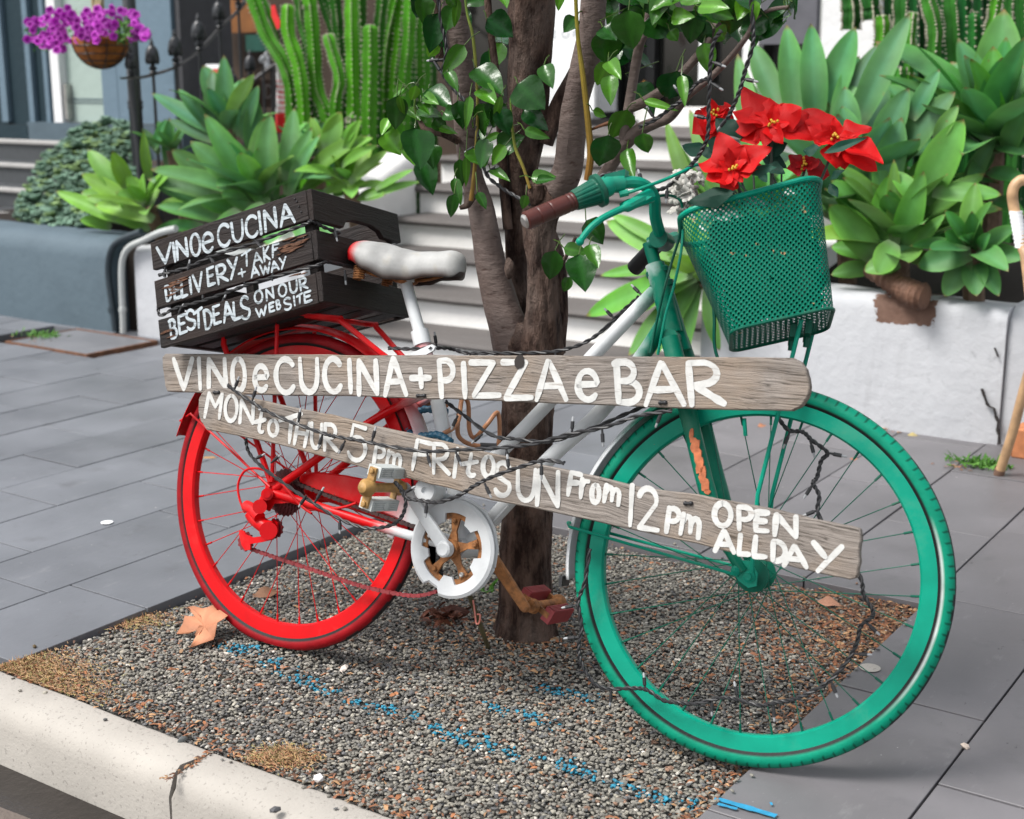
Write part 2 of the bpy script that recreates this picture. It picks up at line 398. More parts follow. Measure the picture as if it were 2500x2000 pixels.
mb = MB(); kerb_len(mb, -14, jx - .75, 0, 0); kerb_len(mb, jx - .748, jx - .0015, 0, .012); kerb_len(mb, jx + .0015, 3.0, .012, 0); kerb_len(mb, 3.002, 9)
struct('kerb', mb, M['kerb'])
mb = MB(); mb.grid(lambda a, b: (-14 + 23 * a, 1.505 - .12 * b, -.1245 + .003 * noise.noise(V((a * 300, b * 3, 0)))), 60, 4)
struct('gutter', mb, simple('wet_gutter', (.022, .018, .016), .25, .4, 8, 60, .4, .004))
mb = MB(); mb.grid(lambda a, b: (-14 + 23 * a, 1.40 - .4 * b + .02 * noise.noise(V((a * 60, 0, 0))) * (1 - b), -.1235 + .010 * b ** .5 + .004 * noise.noise(V((a * 500, b * 30, 0)))), 300, 14)
struct('road_edge', mb, concrete('worn_road_edge', (.14, .115, .10), 1.0, .7))

# gravel: every stone a small faceted pebble, the blue survey spray stains some of them
blue = [((550, 1570), (665, 1618)), ((665, 1618), (850, 1692)), ((850, 1692), (1000, 1728)), ((1060, 1745), (1160, 1772)), ((1185, 1790), (1270, 1822)), ((1185, 1702), (1345, 1742)), ((1330, 1660), (1445, 1682)), ((1350, 1832), (1480, 1882)), ((1480, 1882), (1680, 1935)), ((1080, 1760), (1140, 1800))]
blue = [(G(*a), G(*b)) for a, b in blue]
def bdist(p):
    best = 9
    for a, b in blue:
        d = b - a; t = max(0, min(1, (p - a).dot(d) / d.length_squared)); best = min(best, (a + d * t - p).length)
    return best
ico = []
g_ = (1 + 5 ** .5) / 2
for a in (-1, 1):
    for b in (-g_, g_): ico += [V((0, a, b)), V((a, b, 0)), V((b, 0, a))]
ico = [p.normalized() for p in ico]
bmi = bmesh.new(); [bmi.verts.new(p) for p in ico]; bmesh.ops.convex_hull(bmi, input=bmi.verts); bmi.verts.index_update()
icov = [v.co.copy() for v in bmi.verts]; icof = [tuple(v.index for v in f.verts) for f in bmi.faces]; bmi.free()
def pebble(mb, p, r, c, flat=.55):
    ax = V((rnd.gauss(0, 1), rnd.gauss(0, 1), rnd.gauss(0, .35))).normalized(); q = Matrix.Rotation(rnd.uniform(0, 6.28), 3, 'Z') @ Matrix.Rotation(rnd.gauss(0, .35), 3, 'X')
    sx, sy, sz = r * rnd.uniform(.8, 1.35), r * rnd.uniform(.65, 1.0), r * flat * rnd.uniform(.7, 1.2)
    mb.col = c
    mb.add([p + q @ V((a.x * sx, a.y * sy, a.z * sz)) * rnd.uniform(.86, 1.12) for a in icov], icof)
def gz(x, y):
    return -.021 + .014 * max(0, 1 - (y - 1.62) / .35) + .006 * noise.noise(V((x * 4, y * 4, 0))) + .012 * max(0, 1 - ((x + 1.6) ** 2 + (y - 2.4) ** 2) / .06) + .024 * math.exp(-((x + 1.99) ** 2 + (y - 2.04) ** 2) / .04)
mb = MB()
def gcol(p):
    q = rnd.random(); k = rnd.uniform(.72, 1.25)
    if q < .60: c = (.200 * k, .188 * k, .162 * k)
    elif q < .78: c = (.30 * k, .28 * k, .232 * k)
    elif q < .90: c = (.105 * k, .105 * k, .106 * k)
    elif q < .955: c = (.26 * k, .155 * k, .105 * k)
    else: c = (.46 * k, .43 * k, .38 * k)
    if noise.noise(p * 1.9) > .15 and q < .5: c = (c[0] * .75, c[1] * .76, c[2] * .80)
    d = bdist(p)
    if d < .028 and rnd.random() < .68 * (1 - d / .030) * (1.15 if noise.noise(p * 26) > -.12 else .15): c = (.02 * k, .20 * k, .30 * k)
    return c
nx, ny = 222, 216
for i in range(nx):
    for j in range(ny):
        x = PX0 + .012 + (i + rnd.uniform(-.1, 1.1)) * (PX1 - PX0 - .024) / nx; y = PY0 + .006 + (j + rnd.uniform(-.1, 1.1)) * (PY1 - PY0 - .02) / ny
        if x > PX1 - .01 or x < PX0 + .008 or y > PY1 - .012: continue
        p = V((x, y, gz(x, y) + rnd.uniform(-.004, .006))); pebble(mb, p, rnd.uniform(.0031, .0053) * (1.4 if rnd.random() < .05 else 1), gcol(V((x, y, 0))))
for i in range(70):                                           # strays on the kerb and the paving
    a = rnd.random()
    if a < .5: p = V((rnd.uniform(-2.45, -.9), 1.62 - abs(rnd.gauss(0, .02)), .004))
    else: p = V((PX1 + abs(rnd.gauss(0, .01)), rnd.uniform(1.65, 3.0), .004)) if a < .8 else V((rnd.uniform(-2.4, -1), 3.08 + abs(rnd.gauss(0, .02)), .003))
    pebble(mb, p, rnd.uniform(.003, .006), gcol(V((p.x, p.y, 0))))
gr = obj('gravel', mb, M['vgen'], None, False); tag(gr, 'mixed grey gravel filling the square pit around the tree', 'gravel', kind='stuff')
mb = MB(); mb.grid(lambda a, b: (PX0 + (PX1 - PX0) * a, PY0 + (PY1 - PY0) * b, gz(PX0 + (PX1 - PX0) * a, PY0 + (PY1 - PY0) * b) - .005), 40, 40)
struct('gravel_bed', mb, concrete('gravel_bed_grit', (.06, .058, .054), 1.0))
# bark chips, leaf crumbs and dry moss
def flake(mb, p, L, w, c, up=.3):
    a = rnd.uniform(0, 6.28); t = V((math.cos(a), math.sin(a), rnd.gauss(0, up * .4))).normalized(); s = V((-math.sin(a), math.cos(a), rnd.gauss(0, up))).normalized()
    mb.col = c; m = p + t * L * .5 + V((0, 0, L * .12))
    mb.add([p - s * w * .3, p + s * w * .3, m + s * w * .5, p + t * L + s * w * .1, m - s * w * .5], [(0, 1, 2, 4), (4, 2, 3)])
mb = MB()
def chip():
    k = rnd.uniform(.6, 1.3); return rnd.choice([(.30 * k, .12 * k, .05 * k), (.22 * k, .09 * k, .045 * k), (.38 * k, .22 * k, .11 * k), (.10 * k, .05 * k, .03 * k)])
for i in range(6500):
    q = rnd.random()
    if q < .42: x, y = PX1 - abs(rnd.gauss(0, .16)), PY1 - abs(rnd.gauss(0, .28))
    elif q < .52: x, y = PX1 - abs(rnd.gauss(0, .03)), rnd.uniform(1.7, 3)
    elif q < .62: x, y = rnd.uniform(PX0, PX1), PY0 + abs(rnd.gauss(0, .04))
    elif q < .72: x, y = -1.6 + rnd.gauss(0, .13), 2.4 + rnd.gauss(0, .1)
    else: x, y = rnd.uniform(PX0, PX1), rnd.uniform(PY0, PY1)
    if not (PX0 < x < PX1 and PY0 < y < PY1): continue
    L = rnd.uniform(.006, .02); flake(mb, V((x, y, gz(x, y) + .006)), L, L * rnd.uniform(.2, .5), chip())
for i in range(70):
    t_ = rnd.random(); p = G(526 + (402 - 526) * t_, 1833 + (1906 - 1833) * t_); L = rnd.uniform(.005, .012); flake(mb, p + V((rnd.gauss(0, .004), rnd.gauss(0, .004), .002)), L, L * .45, tuple(x * .8 for x in chip()))
for u, v, s_ in ((2345, 1140, 25), (300, 805, 60), (2150, 1050, 60), (70, 835, 40)):
    for i in range(s_):
        p = G(u + rnd.gauss(0, 30), v + rnd.gauss(0, 6)); L = rnd.uniform(.006, .018); flake(mb, p + V((0, 0, .003)), L, L * .45, chip())
tag(obj('bark_litter', mb, M['vgen'], None, False), 'orange brown bark chips and leaf crumbs scattered over the gravel', 'litter', kind='stuff')
mb = MB()
for i in range(9000):
    q = rnd.random()
    if q < .6: p = G(rnd.uniform(-30, 330), 0 + rnd.uniform(0, 1) * 0 + 1640 + rnd.gauss(-10, 38)); p = V((PX0 + abs(rnd.gauss(0, .13)) - .03, PY0 + abs(rnd.gauss(0, .06)), 0))
    elif q < .8: p = G(300 + rnd.gauss(0, 55), 1500 + rnd.gauss(0, 14))
    else: p = G(690 + rnd.gauss(0, 42), 1850 + rnd.gauss(0, 14))
    if p.y < 1.615 or (p.x < PX0 and p.y > 1.66): continue
    z = gz(p.x, p.y) if p.x > PX0 else -.02
    k = rnd.uniform(.6, 1.2); c = rnd.choice([(.40 * k, .26 * k, .11 * k), (.38 * k, .19 * k, .09 * k), (.27 * k, .23 * k, .08 * k), (.44 * k, .29 * k, .16 * k), (.30 * k, .15 * k, .08 * k)])
    t = V((rnd.gauss(0, 1), rnd.gauss(0, 1), abs(rnd.gauss(.12, .3)))).normalized(); L = rnd.uniform(.006, .015); s = t.orthogonal().normalized() * .0012
    mb.col = c; b = V((p.x, p.y, z + .008)); mb.add([b - s, b + s, b + t * L], [(0, 1, 2)])
tag(obj('dry_moss', mb, M['vgen'], None, False), 'dry yellowish moss creeping over the gravel by the kerb', 'moss', kind='stuff')
# survey spray on the slate
mb = MB()
for (a, b, w) in (((1745, 1948), (1895, 1992), .011), ((1752, 1962), (1800, 1975), .006), ((1880, 1962), (1886, 1962), .006)):
    a, b = G(*a, .0035), G(*b, .0035); n = 18; pts = [a.lerp(b, i / n) for i in range(n + 1)]; s = (b - a).cross(V((0, 0, 1))).normalized()
    mb.add([p + s * sg * w * (.5 + .5 * abs(noise.noise(p * 60))) for p in pts for sg in (-1, 1)], [(2 * i, 2 * i + 1, 2 * i + 3, 2 * i + 2) for i in range(n)])
struct('spray_mark', mb, simple('blue_spray', (.02, .24, .42), .7, .3, 60))

# ------------------------------------------------------------------ garden walls
def runx(mb, x0, x1, prof, n=24, amp=.004, seed=0):          # a (y,z) section run along x with a hand-made waviness
    k = len(prof); vs = []; fs = []
    for i in range(n + 1):
        x = x0 + (x1 - x0) * i / n
        for j, (y, z) in enumerate(prof):
            a = amp * noise.noise(V((x * 3 + seed, y * 4, z * 4))); vs.append((x, y + a, z + (a * 1.6 if z > .1 else 0)))
    for i in range(n):
        for j in range(k): a = i * k + j; b = i * k + (j + 1) % k; fs.append((a, b, b + k, a + k))
    fs.append(tuple(range(k))); fs.append(tuple(n * k + j for j in range(k))); mb.add(vs, fs)
def wallprof(y, h, t, r=.045):
    return [(y, -.03), (y, h - r)] + [(y + r - r * math.cos(q), h - r + r * math.sin(q)) for q in (PI / 6, PI / 3, PI / 2)] + [(y + t - .02, h), (y + t, h - .02), (y + t, -.03)]
mb = MB(); runx(mb, -9.5, -5.335, wallprof(4.412, .455, .30, .10), 40, .005)
t = obj('planter_wall', mb, M['gwall']); tag(t, 'low blue grey rendered planter wall with a rounded top', 'planter wall')
mb = MB(); runx(mb, -5.19, -4.10, wallprof(4.428, .425, .24, .05), 20, .008, 5)
t = obj('planter_wall', mb, M['wwall']); tag(t, 'short white planter wall behind the crate, next to the two pipes', 'planter wall')
mb = MB(); mb.abox(-5.335, -5.19, 4.50, 4.65, -.03, .42); obj('wall_return', mb, M['soil'], t)
RW = thing('planter_wall', 'cracked white planter wall with a brown peeled patch, behind the green wheel', 'planter wall', (-1.75, 4.66, 0))
mb = MB(); runx(mb, -2.30, -1.185, wallprof(4.655, .465, .24, .05), 60, .010, 9)
def patched(c, hx, hz):                  # a patch where the white coat has fallen off the render
    k = NT('white_plaster_with_bare_patch'); co = k.co(); f = k.noise(co, 4, 6, .65); s = k.noise(co, 18, 6, .7)
    cc = k.mix(k.ramp(f, [(.45, 0.0), (.8, .33)]), (.46, .47, .49), (.30, .31, .335)); cc = k.mix(k.ramp(s, [(.60, 0.0), (.72, .4)]), cc, (.15, .155, .165)); cc = k.mix(k.ramp(k.noise(co, 10, 6, .7, (1.5, 1.5, .22)), [(.55, 0.0), (.75, .3)]), cc, (.30, .30, .31))
    sp = k.n('ShaderNodeSeparateXYZ'); k.l(co, sp.inputs[0]); nz = k.math('MULTIPLY', k.math('SUBTRACT', k.noise(co, 22, 6, .7), .5), 1.1)
    dx = k.math('DIVIDE', k.math('ABSOLUTE', k.math('SUBTRACT', sp.outputs[0], c.x)), hx); dz = k.math('DIVIDE', k.math('ABSOLUTE', k.math('SUBTRACT', sp.outputs[2], c.z)), hz)
    d = k.math('ADD', k.math('MAXIMUM', dx, dz), nz); m = k.math('LESS_THAN', d, 1.0)
    brown = k.mix(k.noise(co, 30, 5, .7), (.07, .035, .024), (.22, .135, .10)); k.bump(k.math('SUBTRACT', k.noise(co, 22, 6, .6), m), .5, .010)
    return k.out(k.mix(m, cc, brown), .75, .25)
pc_ = Y(2205, 762, 4.652) - RW.location; obj('wall', mb, patched(pc_, .105, .045), RW)
def patch(pts, y, off, mt, name, parent, ext=.004):
    P_ = [Y(u, v, y - off) for u, v in pts]; m = MB(); m.prism(P_, V((0, ext, 0))); return obj(name, m, mt, parent, False)
M['peel'] = plaster('bare_render', (.14, .085, .065), (.08, .05, .04), .8)
if False: o = patch([(2122, 748), (2140, 738), (2168, 736), (2200, 726), (2238, 722), (2262, 735), (2290, 752), (2290, 770), (2288, 797), (2262, 796), (2235, 791), (2190, 790), (2165, 797), (2140, 788), (2124, 778)], 4.655, .0085, M['peel'], 'peeled_patch', RW)
M['crack'] = simple('crack_dirt', (.025, .02, .018), .9)
mb = MB()
cp = [(2427, 850), (2436, 872), (2430, 880), (2396, 950), (2402, 968), (2408, 985), (2412, 992), (2426, 998), (2430, 1018), (2436, 1030), (2434, 1048), (2438, 1062), (2440, 1084)]
for q in range(len(cp) - 1):
    if q in (1, 2): continue
    a, b = Y(*cp[q], 4.640), Y(*cp[q + 1], 4.640); w = rnd.uniform(.0015, .005); s = V((w, 0, 0)); mb.prism([a - s, a + s, b + s * .8, b - s], V((0, .012, 0)))
obj('crack', mb, M['crack'], RW, False)
mb = MB(); runx(mb, -1.182, 1.6, [(y_ + (.012 if False else 0), z_) for y_, z_ in wallprof(4.675, .47, .24, .09)], 40, .008, 19)
t = obj('planter_wall', mb, M['wwall']); tag(t, 'white planter wall continuing past the crack behind the rattan chair', 'planter wall')
mb = MB(); mb.grid(lambda a, b: (-9.3 + 4.6 * a, 4.65 + 1.9 * b, .40 + .03 * noise.noise(V((a * 30, b * 8, 0)))), 40, 8)
struct('planting_soil', mb, M['soil'])
mb = MB(); mb.grid(lambda a, b: (-2.28 + 3.8 * a, 4.84 + 1.9 * b, .40 + .25 * b + .03 * noise.noise(V((a * 30, b * 8, 0)))), 40, 8)
struct('planting_soil', mb, M['soil'])

# ------------------------------------------------------------------ the white front steps
ST = thing('front_steps', 'white front steps with worn grey treads rising behind the tree', 'steps', (-3.3, 4.6, 0))
ys = [4.60 + .26 * k for k in range(7)]
for k in range(7):
    y, z = ys[k], .135 * (k + 1); x0, x1 = (-4.20 - .055 * k), (-2.30 if k < 2 else -2.30 + .0 * k)
    y2 = ys[k + 1] + .02 if k < 6 else 7.2
    mb = MB(); mb.abox(x0, x1, y + .02, y2, z - .16, z - .038); obj('riser', mb, M['wstep'], ST, False)
    mb = MB(); runx(mb, x0 - .004, x1 + .004, [(y2 + .004, z - .036), (y2 + .004, z), (y + .004, z), (y - .012, z - .005), (y - .020, z - .018), (y - .014, z - .031), (y, z - .036)], 30, .0022, k * 3.1); obj('tread', mb, M['tread'], ST)
mb = MB(); sec = [(4.44, 0), (4.44, .42), (4.55, .47), (5.0, .64), (5.3, .76), (5.55, .83), (5.68, .84), (5.68, 0)]
def strx(y): return -4.20 - .055 * max(0, (y - 4.6) / .26)
nb = []
for dx in (-.24, 0.0): nb.append([V((strx(y) + dx - .006, y, z)) for y, z in sec])
mb.add(nb[0] + nb[1], [tuple(range(8)), tuple(range(15, 7, -1))] + [(i, 8 + i, 8 + (i + 1) % 8, (i + 1) % 8) for i in range(8)])
bmw = obj('side_wall', mb, M['wstep'], ST, True, 60); md = bmw.modifiers.new('bevel', 'BEVEL'); md.width = .06; md.segments = 4; md.limit_method = 'ANGLE'
mb = MB(); mb.abox(-2.296, -2.06, 4.9, 6.6, 0, .55); obj('side_wall', mb, M['wstep'], ST)

# ------------------------------------------------------------------ house fronts
M['navy'] = plaster('navy_boards', (.012, .030, .040), (.008, .02, .03), .4)
M['bluegrey'] = plaster('blue_grey_boards', (.13, .19, .24), (.10, .15, .19), .5)
M['palegreen'] = plaster('pale_green_door', (.34, .42, .38), (.28, .35, .32), .4)
M['trim'] = plaster('white_trim', (.72, .72, .72), (.5, .5, .5), .4)
M['dark'] = simple('dark_interior', (.010, .009, .008), .6, .5, 3, 40, 0)
M['brownroom'] = simple('brown_interior', (.07, .045, .03), .7, .6, 2, 40, 0)  # kept dark: shade among the cactus columns is put into this colour
M['glass'] = simple('dark_glass', (.012, .012, .011), .06, .4, 1.5, 40, 0, spec=.6)
M['white'] = M['white']; M['sign'] = simple('white_sign', (.86, .87, .88), .5, .05, 3, 40, 0)
def bx(mb, u0, u1, v0, v1, y, dep=.03, prot=0.0, vm=None, ztop=None, zbot=None):
    vm = (v0 + v1) / 2 if vm is None else vm
    x0, x1 = Y(u0, vm, y).x, Y(u1, vm, y).x; um = (u0 + u1) / 2
    z1 = Y(um, v0, y).z if ztop is None else ztop; z0 = Y(um, v1, y).z if zbot is None else zbot
    mb.abox(x0, x1, y - prot, y + dep, z0, z1)
HYL = 6.30
H1 = thing('house_front', 'blue grey timber house front with navy battens and a pale green door', 'house', (-8.2, HYL, 0))
def part(name, mt, specs, parent, y, smooth=False):
    m = MB()
    for s_ in specs: bx(m, *s_[:4], y, **(s_[4] if len(s_) > 4 else {}))
    return obj(name, m, mt, parent, smooth)
TOP = dict(ztop=3.2)
part('wall', M['navy'], [(-330, 134, 0, 300, dict(ztop=3.2, dep=.06))], H1, HYL)
part('batten', M['bluegrey'], [(4, 19, 0, 297, dict(ztop=3.2, prot=.035))], H1, HYL); part('batten', M['bluegrey'], [(72, 84, 0, 298, dict(ztop=3.2, prot=.035))], H1, HYL); part('batten', M['bluegrey'], [(114, 123, 0, 298, dict(ztop=3.2, prot=.035))], H1, HYL)
part('plinth', M['navy'], [(-330, 84, 300, 338, dict(prot=.05))], H1, HYL); part('plinth', M['gwall'], [(84.2, 460, 302, 385, dict(prot=.05))], H1, HYL)
part('door_frame', M['trim'], [(134, 154, 0, 299, dict(ztop=3.2, prot=.04))], H1, HYL)
door = part('door', M['palegreen'], [(154, 251, 0, 299, dict(ztop=3.2, prot=-.02, dep=.05))], H1, HYL)
part('handle', M['chrome'], [(166, 172, 205, 290, dict(prot=.03))], door, HYL)
part('kick_line', M['gwall'], [(172, 250, 241, 244, dict(prot=-.015)), (172, 250, 250, 252, dict(prot=-.015))], door, HYL)
part('cladding', M['bluegrey'], [(251, 288, 0, 302, dict(ztop=3.2, prot=.02)), (291, 430, 0, 302, dict(ztop=3.2, prot=.026)), (287, 292, 0, 302, dict(ztop=3.2, prot=.012))], H1, HYL)
mb = MB(); x_ = Y(433, 150, HYL).x; mb.abox(x_, x_ + .04, HYL, 6.75, .2, 3.2)
obj('side_reveal', mb, simple('dark_reveal', (.05, .05, .055), .6), H1, False)
# steps up to that door
S2 = thing('door_steps', 'dark grey steps with pale edges below the navy battens', 'steps', (-8.6, 5.6, 0))
M['edging'] = plaster('pale_edging', (.36, .35, .34), (.25, .24, .23), .5)
for k, v in enumerate((347, 406, 468, 531)):
    y = HYL - .16 - .27 * k; z = Y(90, v, y).z; xr = Y((330, 300, 235, 180)[k], v, y).x
    mb = MB(); mb.abox(-13, xr, y + .02, HYL - .06, z - .3, z + .006); obj('step', mb, simple('dark_grey_step', (.05, .055, .06), .6), S2, False)
    mb = MB(); mb.abox(-13.001, xr + .002, y, y + .045, z - .025, z + .012); o = obj('edging', mb, M['edging'], S2); o.modifiers.new('b', 'BEVEL').width = .012
# middle: dim room, white board, glazed doors, landing
HYM = 7.15
H2 = thing('restaurant_front', 'dim restaurant front with dark glass and white pillars above the landing', 'shopfront', (-6.2, HYM, .9))
part('room_wall', M['brownroom'], [(380, 1130, -60, 460, dict(ztop=3.2, zbot=.3))], H2, 8.2)
part('timber_panel', simple('warm_timber', (.30, .12, .035), .6, .5, 5), [(505, 640, -40, 80)], H2, 8.0)
part('shelf', simple('dull_green', (.02, .10, .075), .6), [(600, 665, 85, 125)], H2, 7.9)
part('glass', M['glass'], [(1120, 1330, -60, 330, dict(ztop=3.2)), (1490, 1990, -60, 345, dict(ztop=3.2))], H2, HYM + .10)
part('door_frame', simple('black_frame', (.012, .012, .013), .4), [(1500, 1516, -40, 272, dict(ztop=3.2, prot=.02)), (1582, 1602, -40, 262, dict(ztop=3.2, prot=.02)), (1340, 1560, 273, 290, dict(prot=.03))], H2, HYM + .06)
part('mullion', M['trim'], [(1452, 1462, -40, 290, dict(ztop=3.2, prot=.05))], H2, HYM)
part('white_panel', M['sign'], [(1462, 1505, -40, 272, dict(ztop=3.2))], H2, HYM + .02); part('white_panel', M['sign'], [(1708, 1732, -40, 205, dict(ztop=3.2))], H2, HYM + .02)
part('sill', M['wstep'], [(1560, 2000, 262, 330, dict(prot=.06))], H2, HYM - .05); part('sill', M['tread'], [(1330, 1560, 291, 318, dict(prot=.02))], H2, HYM - .1)
part('grey_panel', simple('mauve_grey_panel', (.10, .10, .115), .5), [(1860, 1998, -60, 108, dict(ztop=3.2, prot=.02))], H2, HYM - .02)
part('pillar', M['trim'], [(2012, 2140, -60, 330, dict(ztop=3.2, prot=.05))], H2, HYM - .4); part('pillar', M['trim'], [(1820, 1858, -60, 250, dict(ztop=3.2, prot=.03))], H2, HYM)
part('back_wall', M['trim'], [(2136, 3200, -60, 420, dict(ztop=3.2))], H2, HYM - .25)
mb = MB(); c = Y(1573, 222, HYM - .02); mb.lathe([(0, -.10), (.030, -.10), (.034, -.085), (.026, -.07), (.026, -.02), (.036, 0), (.030, .02), (.018, .03), (.018, .05), (0, .06)], c, (0, 0, 1), 14)
t = obj('brass_lantern', mb, simple('aged_brass', (.35, .17, .04), .3, .3, 20, metal=.8)); tag(t, 'small brass lantern standing behind the dark glass of the doors', 'lantern')
SB = thing('sign_board', 'tall white sign board with grey capitals E UP behind the tree', 'sign', Y(1370, 270, 6.85))
mb = MB(); bx(mb, 1290, 1452, -60, 272, 6.85, .03, ztop=2.2); obj('board', mb, M['sign'], SB, False)
# ================================================================== BRUSH LETTERING
def arc(cx, cy, rx, ry, a0, a1, n=10):
    return [(cx + rx * math.cos(math.radians(a0 + (a1 - a0) * i / n)), cy + ry * math.sin(math.radians(a0 + (a1 - a0) * i / n))) for i in range(n + 1)]
FONT = {
 'V': [[(0, 1), (.5, 0)], [(1, 1), (.52, .02)]], 'I': [[(.45, 1), (.55, 0)]], '1': [[(.5, 1), (.42, 0)]],
 'N': [[(.02, 0), (.06, 1)], [(.06, .98), (.96, .02)], [(.92, 1), (.96, .02)]],
 'O': [arc(.5, .5, .48, .5, 95, 455, 18)], 'o': [arc(.5, .5, .46, .5, 95, 455, 14)],
 'e': [[(.08, .52), (.92, .55)] + arc(.5, .55, .44, .45, 5, 180, 9) + arc(.5, .5, .46, .5, 190, 320, 8)],
 'C': [arc(.55, .5, .52, .5, 40, 322, 16)], 'U': [[(.02, 1), (.06, .45)] + arc(.5, .4, .44, .4, 190, 345, 8) + [(.97, .5), (.98, 1)]],
 'A': [[(.42, 1), (0, 0)], [(.46, .98), (1, .02)], [(.2, .36), (.78, .38)]], '+': [[(0, .5), (1, .52)], [(.5, 1), (.54, 0)]],
 'P': [[(.06, .98), (.16, 0)], [(.06, .97)] + arc(.45, .72, .5, .27, 80, -85, 9) + [(.1, .46)]],
 'p': [[(.22, 1), (.05, 0)], [(.2, .95)] + arc(.5, .72, .48, .26, 80, -85, 8) + [(.18, .46)]],
 'Z': [[(.02, .96), (.82, .96)], [(.82, .96), (.1, .05)], [(.1, .04), (1, .06)]],
 'B': [[(.12, .97), (.16, .02)], [(.02, .93), (.14, .97)] + arc(.42, .75, .36, .23, 80, -80, 7) + [(.2, .52)], [(.2, .52)] + arc(.5, .27, .46, .26, 80, -85, 8) + [(.18, .02)]],
 'R': [[(.06, .98), (.12, 0)], [(.06, .97)] + arc(.42, .74, .4, .25, 80, -85, 8) + [(.14, .46)], [(.2, .46), (1, .04)]],
 'M': [[(.18, .98), (0, 0)], [(.2, .97), (.58, .45)], [(.58, .45), (.94, 1)], [(.94, 1), (.84, .02)]],
 't': [[(.55, 1), (.42, .3)] + arc(.62, .22, .22, .2, 180, 320, 6), [(0, .48), (.92, .68)]],
 'T': [[(0, .80), (1, 1)], [(.54, .88), (.44, 0)]], 'H': [[(.2, 1), (0, .05)], [(.98, .92), (.72, 0)], [(.1, .5), (.84, .5)]],
 '5': [[(.92, .92), (.25, .98), (.14, .55)] + arc(.48, .34, .48, .32, 120, -160, 12)],
 'm': [[(.16, 1), (.04, .1)], [(.08, .5)] + arc(.36, .62, .18, .28, 150, 10, 5) + [(.50, .2)], [(.52, .5)] + arc(.74, .55, .2, .28, 150, 0, 5) + [(.90, 0)]],
 'F': [[(.22, .96), (.04, 0)], [(.2, .96), (1, .90)], [(.14, .52), (.8, .56)]], 'i': [[(.62, 1), (.3, 0)]],
 'r': [[(.2, 1), (.1, 0)], [(.16, .6), (.5, .9), (.95, .9)]],
 'S': [[(.9, .86)] + arc(.5, .75, .4, .25, 40, 200, 8) + [(.3, .55), (.75, .42)] + arc(.5, .26, .45, .26, 30, -160, 9)],
 '2': [arc(.45, .72, .42, .27, 165, -20, 9) + [(.1, .06)], [(.08, .05), (1, .03)]],
 'E': [[(.08, .98), (.05, .02)], [(.08, .95), (.95, .98)], [(.06, .52), (.8, .54)], [(.05, .04), (1, .06)]],
 'L': [[(.15, 1), (.06, .05)], [(.06, .05), (1, .08)]], 'D': [[(.08, .98), (.1, .02)], [(.06, .97)] + arc(.3, .5, .66, .48, 85, -85, 10) + [(.1, .03)]],
 'Y': [[(.02, 1), (.46, .52)], [(1, .96), (.2, 0)]], 'K': [[(.1, 1), (.1, 0)], [(.9, 1), (.12, .5)], [(.12, .5), (1, 0)]],
 'W': [[(0, 1), (.28, 0)], [(.28, 0), (.5, .75)], [(.5, .75), (.72, 0)], [(.72, 0), (1, 1)]]}
def letters(mb, specs, plane, n, wd, slope=0., slant=0., flake=None):
    q = 0
    for ch, u0, v0, u1, v1 in specs:
        for st in FONT[ch]:
            pts = []
            for x, y in st:
                u = u0 + x * (u1 - u0) + slant * (1 - y) * (v1 - v0); v = v0 + (1 - y) * (v1 - v0) + slope * (x - .5) * (u1 - u0)
                pts.append((u, v))
            W_ = [plane(*a) for a in pts]
            if len(W_) == 2: W_ = [W_[0].lerp(W_[1], i / 5) for i in range(6)]
            off = n * (.0006 + .00025 * (q % 5)); q += 1
            W_ = [p + off for p in W_]
            ribbon(mb, W_, wd, n)
# grey capitals on the white board
mb = MB(); pl = lambda u, v: Y(u, v, 6.85 - .002); ny_ = V((0, -1, 0))
letters(mb, [('E', 1346, 76, 1358, 91), ('U', 1372, 76, 1388, 91), ('P', 1398, 76, 1411, 91)], pl, ny_, .004)
obj('lettering', mb, simple('grey_print', (.35, .38, .42), .6, .05), SB, False)

# ================================================================== BICYCLE
BIKE = thing('bicycle', 'old bicycle painted red, white and green leaning on the tree with a mesh basket', 'bicycle', RC)
def bpart(name, mb, mt, parent=None, **k): return obj(name, mb, mt, parent or BIKE, **k)
PM = M['paint']
